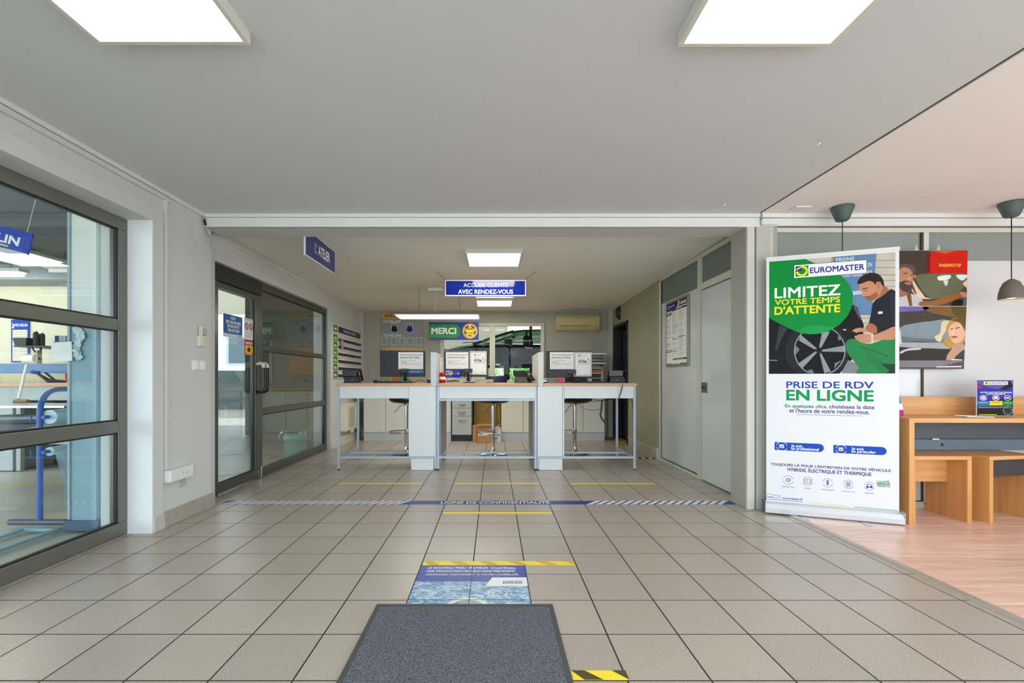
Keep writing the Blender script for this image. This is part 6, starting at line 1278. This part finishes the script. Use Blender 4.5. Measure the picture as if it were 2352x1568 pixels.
pr = thing('paper_roll', (-5.7, SY, 1.3), 'white paper towel roll on a holder below the bracket shelf', 'paper roll'); xa, zc = onY(58, 823.5, SY); xb, _ = onY(91, 823, SY)
MB().tube([(xa, SY, zc), (xb, SY - .03, zc)], .055, PAPER, 22).build('roll', pr); MB().tube([(xb - .01, SY - .03, zc), (xb + .03, SY - .03, zc)], .015, mat('#8a7a5c', .6), 10).box(xb + .01, xb + .03, SY - .06, SY, zc - .06, zc + .10, mat('#a9a794', .5)).build('holder', pr)
br = thing('broom', (-5.3, 4.9, 1.0), 'white broom handle leaning against the workbench', 'broom'); a = onY(61, 838, 5.3); b_ = onY(43, 916, 4.93); MB().tube([(a[0], 5.3, a[1]), (b_[0], 4.93, b_[1])], .014, WHITE, 8).build('handle', br); MB().tube([(b_[0] - .04, 4.93, .843), (b_[0] + .10, 4.93, .843)], .02, mat('#9a7a44', .6), 8).build('head', br)
wr_ = thing('tyre_lever', (-5.2, 5.5, 1.04), 'black forked hand tool with a blue tip lying on the workbench', 'tool'); a = onY(78, 856, 5.5); b_ = onY(112, 874, 5.5); c_ = onY(165, 877, 5.5)
MB().tube([(a[0] + .03, 5.5, a[1]), (b_[0], 5.5, b_[1]), (c_[0], 5.5, c_[1])], [.012, .025, .012], BLACK, 8).tube([(a[0] + .12, 5.52, a[1] + .0), (b_[0] + .08, 5.5, b_[1])], .012, BLACK, 8).build('shaft', wr_); MB().tube([(a[0] - .02, 5.5, a[1] + .01), (a[0] + .06, 5.5, a[1] + .0)], .022, BLUE, 8).build('tip', wr_)
rc = thing('red_cup', (-5.1, 5.45, 1.04), 'red can at the column end of the workbench', 'can'); xa, zt = onY(154, 856, 5.45); MB().lathe([(0, 0), (.035, 0), (.04, zt - 1.036), (.034, zt - 1.036), (.03, .01), (0, .01)], (xa + .03, 5.45, 1.036), ink('#c02a34'), 16).build('body', rc)
psh = thing('paper_sheet', (-3.1, 3.25, 1.25), 'white sheet of paper taped to the edge of the concrete column', 'paper'); a = onY(117, 787, 3.25); b_ = onY(164, 784, 3.25); c_ = onY(166, 828, 3.25); d_ = onY(119, 831, 3.25)
MB().add([(q[0], 3.25 + dy, q[1]) for dy in (0, .002) for q in (a, b_, c_, d_)], [(0, 1, 2, 3), (7, 6, 5, 4), (0, 4, 5, 1), (2, 6, 7, 3)], PAPER).build('sheet', psh); a = onY(142, 801, 3.245); b_ = onY(176, 806, 3.245); MB().bar((a[0], 3.246, a[1]), (b_[0], 3.246, b_[1]), .002, .012, WHITE).build('tape', psh)
cr_ = MB(); rr = random.Random(9); ctr = [onY(167 + 8 * math.sin(k * .9) + 2 * k * (1 if k < 6 else -.2), 756 + k * 7, 3.24) for k in range(10)]
for (x, z) in ctr:
    pts = [(x + .035 * math.cos(a) * rr.uniform(.6, 1.2), 3.278 - rr.uniform(.004, .02), z + .03 * math.sin(a) * rr.uniform(.6, 1.2)) for a in [2 * PI * j / 9 for j in range(9)]]
    cr_.add([(x, 3.262, z)] + pts, [(0, 1 + j, 1 + (j + 1) % 9) for j in range(9)], mat('#c9dadd', .5))
o = cr_.build('torn_plaster', loc=(ctr[4][0], 3.27, ctr[4][1])); tag(o, 'strip of torn plaster on the front of the concrete column', 'plaster patch')
# hanging tyre-brand sign and lamps
hs_ = thing('hanging_sign', (-3.4, 3.2, 2.1), 'blue sign with white lettering hanging from the workshop ceiling', 'sign', 0)
hs_.rotation_euler = (0, .25, 0); hs_.location = (-3.64, 3.42, 2.11)
MB().box(-.75, .20, 0, .012, -.09, .10, ink('#2450c8')).build('board', hs_, local=True); F = lambda u, v, w: (u, -w, v); p = MB(); p.text('MICHELIN', F, -.40, .115, -.015, .045, .0006, WHITEI, .04).rect(F, -.38, .045, -.042, -.03, .0006, YELLOW).rect(F, -.75, .20, -.09, -.055, .0006, ink('#c3c6cc')); p.build('lettering', hs_, local=True)
MB().cyl((-.6, .006, .10), (-.6, .006, .38), .003, CHROME, 6).cyl((.15, .006, .10), (.15, .006, .54), .003, CHROME, 6).build('hanger', hs_, local=True)
WP = emit('lamp_workshop', (1, .95, .74), 5); TUBE = emit('lamp_tube', (1, 1, .95), 16)
wl_ = thing('workshop_light', (-4.83, 4.6, 2.32), 'square yellowish panel lamp hanging in the workshop', 'light'); MB().box(-5.13, -4.53, 4.25, 4.9, 2.31, 2.34, WHITE).build('frame', wl_, bevel=.004); MB().box(-5.10, -4.56, 4.28, 4.87, 2.305, 2.311, WP).build('diffuser', wl_)
for x in (-5.0, -4.65): MB().cyl((x, 4.6, 2.34), (x, 4.6, 2.62), .004, BLACK, 6).build('rod', wl_)
for (xa, xb, y, z, m, lab) in ((-7.0, -5.30, 5.2, 2.26, TUBE, 'lit fluorescent tube hanging over the workbench'), (-4.95, -3.9, 5.1, 2.28, WHITE, 'white lamp housing hanging near the column in the workshop')):
    t = thing('tube_light', ((xa + xb) / 2, y, z), lab, 'light'); MB().box(xa, xb, y - .06, y + .06, z + .02, z + .06, WHITE).build('housing', t, bevel=.005); MB().tube([(xa + .04, y, z), (xb - .02, y, z)], .026, m, 12).build('tube', t)
    for x in (xa + .2, xb - .15): MB().cyl((x, y, z + .06), (x, y, 2.62), .003, BLACK, 6).build('rod', t)
# waste bin behind the fixed glass
wb_ = thing('waste_bin', (-2.80, 6.5, -.012), 'pale green plastic waste bin with a clear bag behind the workshop glass', 'bin'); GB = mat('#86b8a8', .5, var=.05)
b = MB().lathe([(0, .0), (.125, 0), (.130, .02), (.16, .30), (.165, .31), (.158, .31), (.125, .03), (0, .02)], (0, 0, 0), GB, 36); b.build('body', wb_, local=True)
b = MB()
for r in range(9):
    for k in range(30):
        a = 2 * PI * (k + .5 * (r % 2)) / 30; R_ = .1325 + .0285 * (r + .5) / 9; z = .035 + r * .027
        b.box(0, 0, 0, 0, 0, 0, GB) if 0 else b.bar((R_ * math.cos(a) * 1.005, R_ * math.sin(a) * 1.005, z), (R_ * math.cos(a + .12) * 1.005, R_ * math.sin(a + .12) * 1.005, z), .006, .014, mat('#6fa393', .5))
o = b.build('weave', wb_, local=True); o['kind'] = 'stuff'
BAG = glass('bag_film', (.88, .9, .9), 1.0, .15); b = MB(); rr = random.Random(4); n = 40; prof = [(.15, .31), (.175, .36), (.20, .335), (.215, .28), (.205, .235), (.185, .21)]; vs = []; fs = []
for (r, z) in prof:
    for k in range(n): a = 2 * PI * k / n; q = 1 + rr.uniform(-.06, .06); vs.append((min(r * q * math.cos(a), .222), r * q * math.sin(a), z + rr.uniform(-.012, .012)))
for j in range(len(prof) - 1):
    for k in range(n): fs.append((j * n + k, j * n + (k + 1) % n, (j + 1) * n + (k + 1) % n, (j + 1) * n + k))
b.add(vs, fs, BAG, True); b.build('bag', wb_, local=True)

# ================================================================ REAR HALL: CAR ON A LIFT, GREENERY OUTSIDE
CY0, CY1 = 13.0, 14.75; CARM = mat('#141517', .25, var=.05, coat=.3, spec=.4); CGL = glass('car_glass', (.55, .6, .58), 1.0)
car = thing('car', (.6, 13.9, 1.3), 'dark grey car raised on a lift beyond the back window', 'car')
U = lambda px, py: onY(px, py, CY0)
low = [U(1005, 812), U(1012, 804), U(1030, 799), U(1060, 792), U(1086, 789.5), U(1150, 789), U(1240, 790.5), U(1370, 789), U(1385, 800), U(1390, 826), U(1352, 830), U(1345, 818), U(1330, 808), U(1312, 808), U(1297, 818), U(1292, 831), U(1175, 829)]
arch = [(1172, 824), (1166, 814), (1156, 807), (1144, 804), (1132, 807), (1122, 814), (1117, 824), (1114, 834)]
low += [U(*a) for a in arch] + [U(1020, 834), U(1004, 826)]
topl = [(1004, 815), (1012, 805), (1030, 799.5), (1060, 793), (1086, 789.5), (1150, 789), (1240, 790.5), (1370, 789), (1383, 797), (1390, 815)]
def lerp_l(L_, x):
    for (a, b_), (c, d) in zip(L_, L_[1:]):
        if a <= x <= c: return b_ + (d - b_) * (x - a) / (c - a)
    return L_[-1][1]
def bot_l(x):
    y = 831.0
    for cx in (1142, 1322):
        if abs(x - cx) < 29: y = min(y, 833 - math.sqrt(max(0, 29 ** 2 - (x - cx) ** 2)) * .98)
    return y
b = MB(); vs = []; fs = []; xs = [1004 + 386 * k / 96 for k in range(97)]
for x in xs:
    X_, zt = U(x, lerp_l(topl, x)); zb = U(x, bot_l(x))[1]; zb = min(zb, zt - .03); e = .12 * max(0, 1 - (x - 1004) / 30) + .1 * max(0, (x - 1370) / 20); d = zt - zb
    for y, z in ((CY0 + .12 + e, zt), (CY0 + .03 + e, zt - .1 * d), (CY0 + e, zt - .3 * d), (CY0 + .03 + e, zt - .55 * d), (CY0 + .01 + e, zb + .1 * d), (CY0 + .05 + e, zb), (CY1 - .05 - e, zb), (CY1 - .01 - e, zb + .1 * d), (CY1 - e, zt - .3 * d), (CY1 - .12 - e, zt)): vs.append((X_, y, z))
for i in range(96):
    for j in range(10): fs.append((i * 10 + j, i * 10 + (j + 1) % 10, (i + 1) * 10 + (j + 1) % 10, (i + 1) * 10 + j))
fs += [tuple(range(10)), tuple(range(960, 970))]
b.add(vs, fs, CARM, True); b.build('body', car)
roof = [U(1178, 758.5), U(1200, 755.5), U(1240, 754.5), U(1300, 757), U(1345, 764)]
rf = MB(); n = len(roof); 
for i in range(n - 1):
    (xa, za), (xb, zb) = roof[i], roof[i + 1]; rf.add([(xa, CY0 + .14, za), (xb, CY0 + .14, zb), (xb, CY1 - .14, zb), (xa, CY1 - .14, za), (xa, CY0 + .10, za - .06), (xb, CY0 + .10, zb - .06), (xb, CY1 - .1, zb - .06), (xa, CY1 - .1, za - .06)], [(0, 1, 2, 3), (4, 7, 6, 5), (0, 4, 5, 1), (3, 2, 6, 7), (0, 3, 7, 4), (1, 5, 6, 2)], CARM)
rf.build('roof', car, bevel=.01)
pil_ = lambda a, b_, w, y, y2: MB().bar((U(*a)[0], y, U(*a)[1]), (U(*b_)[0], y2, U(*b_)[1]), .07, w, CARM)
for y, y2 in ((CY0 + .05, CY0 + .13), (CY1 - .05, CY1 - .13)):
    for a, b_, w in (((1086, 790), (1180, 759), .07), ((1222, 791), (1218, 758), .16), ((1300, 790), (1290, 759), .14), ((1368, 790), (1343, 764), .16)): pil_(a, b_, w, y, y2).build('pillar', car)
    MB().bar((U(1160, 790)[0], y, U(0, 789)[1]), (U(1160, 790)[0] + .28, y2, U(0, 770)[1]), .04, .05, CARM).build('window_bar', car)
MB().quad((U(1088, 789)[0], CY0 + .1, U(0, 789)[1]), (U(1088, 789)[0], CY1 - .1, U(0, 789)[1]), (U(1180, 0)[0], CY1 - .16, U(0, 760)[1]), (U(1180, 0)[0], CY0 + .16, U(0, 760)[1]), CGL).build('windscreen', car)
for a, b_, c_, d_ in (((1100, 789), (1219, 790), (1216, 762), (1182, 762)), ((1226, 790), (1296, 790), (1286, 762), (1224, 761)), ((1304, 790), (1362, 790), (1338, 768), (1296, 764))):
    for y, y2 in ((CY0 + .06, CY0 + .13), (CY1 - .06, CY1 - .13)): MB().quad((U(*a)[0], y, U(*a)[1]), (U(*b_)[0], y, U(*b_)[1]), (U(*c_)[0], y2, U(*c_)[1]), (U(*d_)[0], y2, U(*d_)[1]), CGL).build('side_window', car)
x, z = U(1168, 784); mr = MB().lathe([(0, -.13), (.05, -.12), (.085, -.03), (.09, .05), (.07, .1), (0, .11)], (x, CY0 - .14, z), BLACK, 18, axis='x'); mr.build('wing_mirror', car, bevel=0); MB().bar((x, CY0 - .08, z - .06), (x + .08, CY0 + .02, z - .09), .05, .03, BLACK).build('mirror_arm', car)
for px in (1205, 1290): xa, z = U(px, 798); MB().bar((xa, CY0 - .03, z), (xa + .22, CY0 - .03, z - .02), .03, .04, CHROME).build('door_handle', car)
for px in (1155, 1223, 1300): xa, z = U(px, 791); MB().box(xa, xa + .008, CY0 - .004, CY0 + .002, U(0, 822)[1], z, BLACK).build('door_gap', car)
MB().box(U(1176, 0)[0], U(1290, 0)[0], CY0 + .02, CY1 - .02, U(0, 836)[1], U(0, 822)[1], BLACK).build('sill', car); MB().box(U(1010, 0)[0], U(1380, 0)[0], CY0 + .2, CY1 - .2, U(0, 832)[1], U(0, 800)[1], mat('#151515', .8)).build('underbody', car)
MB().bar((U(1060, 0)[0], CY0 + .4, U(0, 784)[1]), (U(1110, 0)[0], CY0 + .4, U(0, 783)[1]), .02, .02, BLACK).build('wiper', car)
sx = U(1205, 0)[0]; MB().box(sx, sx + .16, CY0 + .35, CY0 + .8, U(0, 800)[1], U(0, 768)[1], mat('#3b3d3f', .7)).build('seat', car, bevel=.03)
lft = thing('car_lift', (.6, 14.9, 0), 'black two-post car lift holding the dark grey car', 'car lift'); LM = mat('#1a1b1d', .5, var=.1)
for (pa, pb, y) in ((1157, 1170, 12.6), (1216, 1222, 15.2)):
    xa, _ = onY(pa, 0, y); xb, _ = onY(pb, 0, y); MB().box(xa, xb, y - .1, y + .1, -.01, 1.75 if y < 13 else 2.9, LM).build('post', lft, bevel=.01)
MB().box(onY(1157, 0, 12.6)[0], onY(1245, 0, 12.6)[0], 13.0, 13.2, 1.42, 1.52, LM).box(onY(1100, 0, 12.6)[0], onY(1245, 0, 12.6)[0], 14.4, 14.6, 1.42, 1.52, LM).build('arm', lft)
MB().box(.2, .8, 12.7, 15.3, 1.44, 1.54, LM).build('crossbeam', lft); o = MB().box(onY(1150, 0, 15)[0], onY(1232, 0, 15)[0], 15.6, 15.9, .0, 1.02, mat('#3f4a6a', .6)).build('workshop_trolley', loc=(.6, 15.7, 0)); tag(o, 'dark blue workshop trolley beyond the raised car', 'trolley')
MB()
for nm, x0, y0, r, zc, lab in (('tree', -1.0, 20.5, 1.2, 1.1, 'green tree seen beneath the raised car, nearer the lift post'), ('tree', 1.9, 22.5, 1.4, 1.1, 'green tree seen beneath the raised car, beyond the second lift post'), ('tree', .4, 27.5, 2.0, 1.2, 'green tree farther back beneath the raised car')):
    t = thing(nm, (x0, y0, -.12), lab, 'tree'); rr = random.Random(int(x0 * 10) + 50)
    MB().tube([(0, 0, 0), (.05, 0, 1.0), (0, .05, zc)], [.12, .1, .05], mat('#6a5c4c', .8), 8).build('trunk', t, local=True)
    g = MB(); G1, G2, G3 = mat('#4f9a34', .6, var=.2), mat('#3b7f2a', .6, var=.2), mat('#79bb4a', .6, var=.2)
    for k in range(4200):
        d = Vector((rr.gauss(0, 1), rr.gauss(0, 1), rr.gauss(0, 1))).normalized() * r * rr.uniform(.55, 1.0); c = d + Vector((0, 0, zc + .2)); a = Vector((rr.uniform(-1, 1), rr.uniform(-1, 1), rr.uniform(-1, 1))).normalized() * .075; b_ = a.orthogonal().normalized() * .045
        g.poly([c - a, c + b_, c + a, c - b_], rr.choice((G1, G2, G3)))
    o = g.build('crown', t, local=True); o['kind'] = 'stuff'
lp = MB().cyl((.52, 19, -.12), (.52, 19, 6), .06, mat('#b9c3cc', .4), 10).build('lamp_post', loc=(.52, 19, -.12)); tag(lp, 'slim grey lamp post among the greenery under the raised car', 'post')
# outside, beyond the hall opening seen through the glass door
bd = thing('white_building', (-15.5, 27, 0), 'white clad building with a small window outside the workshop', 'building'); BW = mat('#b9c3ca', .6, var=.03)
MB().box(-21, -12.2, 27, 33, -.12, 7, BW).build('wall', bd); 
w_ = MB()
for k in range(34): w_.box(-20.9 + k * .26, -20.86 + k * .26, 26.97, 27, 0, 7, mat('#c3ced4', .6))
o = w_.build('cladding_rib', bd); o['kind'] = 'stuff'; f_ = MB().box(-15.6, -14.3, 26.94, 27, 1.9, 3.6, mat('#8d99a0', .5)).build('window', bd); MB().box(-15.5, -14.4, 26.93, 26.95, 2.0, 3.5, mat('#3c4a50', .1)).build('pane', f_)
c2 = thing('blue_car', (-11.9, 20, -.12), 'blue car parked before the white building outside', 'car'); CB_ = mat('#3f86c8', .25, coat=.6)
MB().prism([(-15.2, .25), (-11.2, .25), (-11.1, .75), (-12.0, .95), (-12.6, 1.42), (-14.3, 1.45), (-15.1, 1.0), (-15.25, .6)], 21.2, 22.8, CB_, 'y').build('body', c2, bevel=.08, seg=3)
MB().prism([(-12.2, .98), (-12.66, 1.36), (-13.35, 1.38), (-13.35, .98)], 21.19, 21.21, BLACK, 'y').prism([(-13.45, .98), (-13.45, 1.38), (-14.2, 1.38), (-14.85, 1.0)], 21.19, 21.21, BLACK, 'y').build('window', c2)
for x in (-14.4, -12.0): MB().tube([(x, 21.15, .2), (x, 21.35, .2)], .32, BLACK, 20).build('wheel', c2)
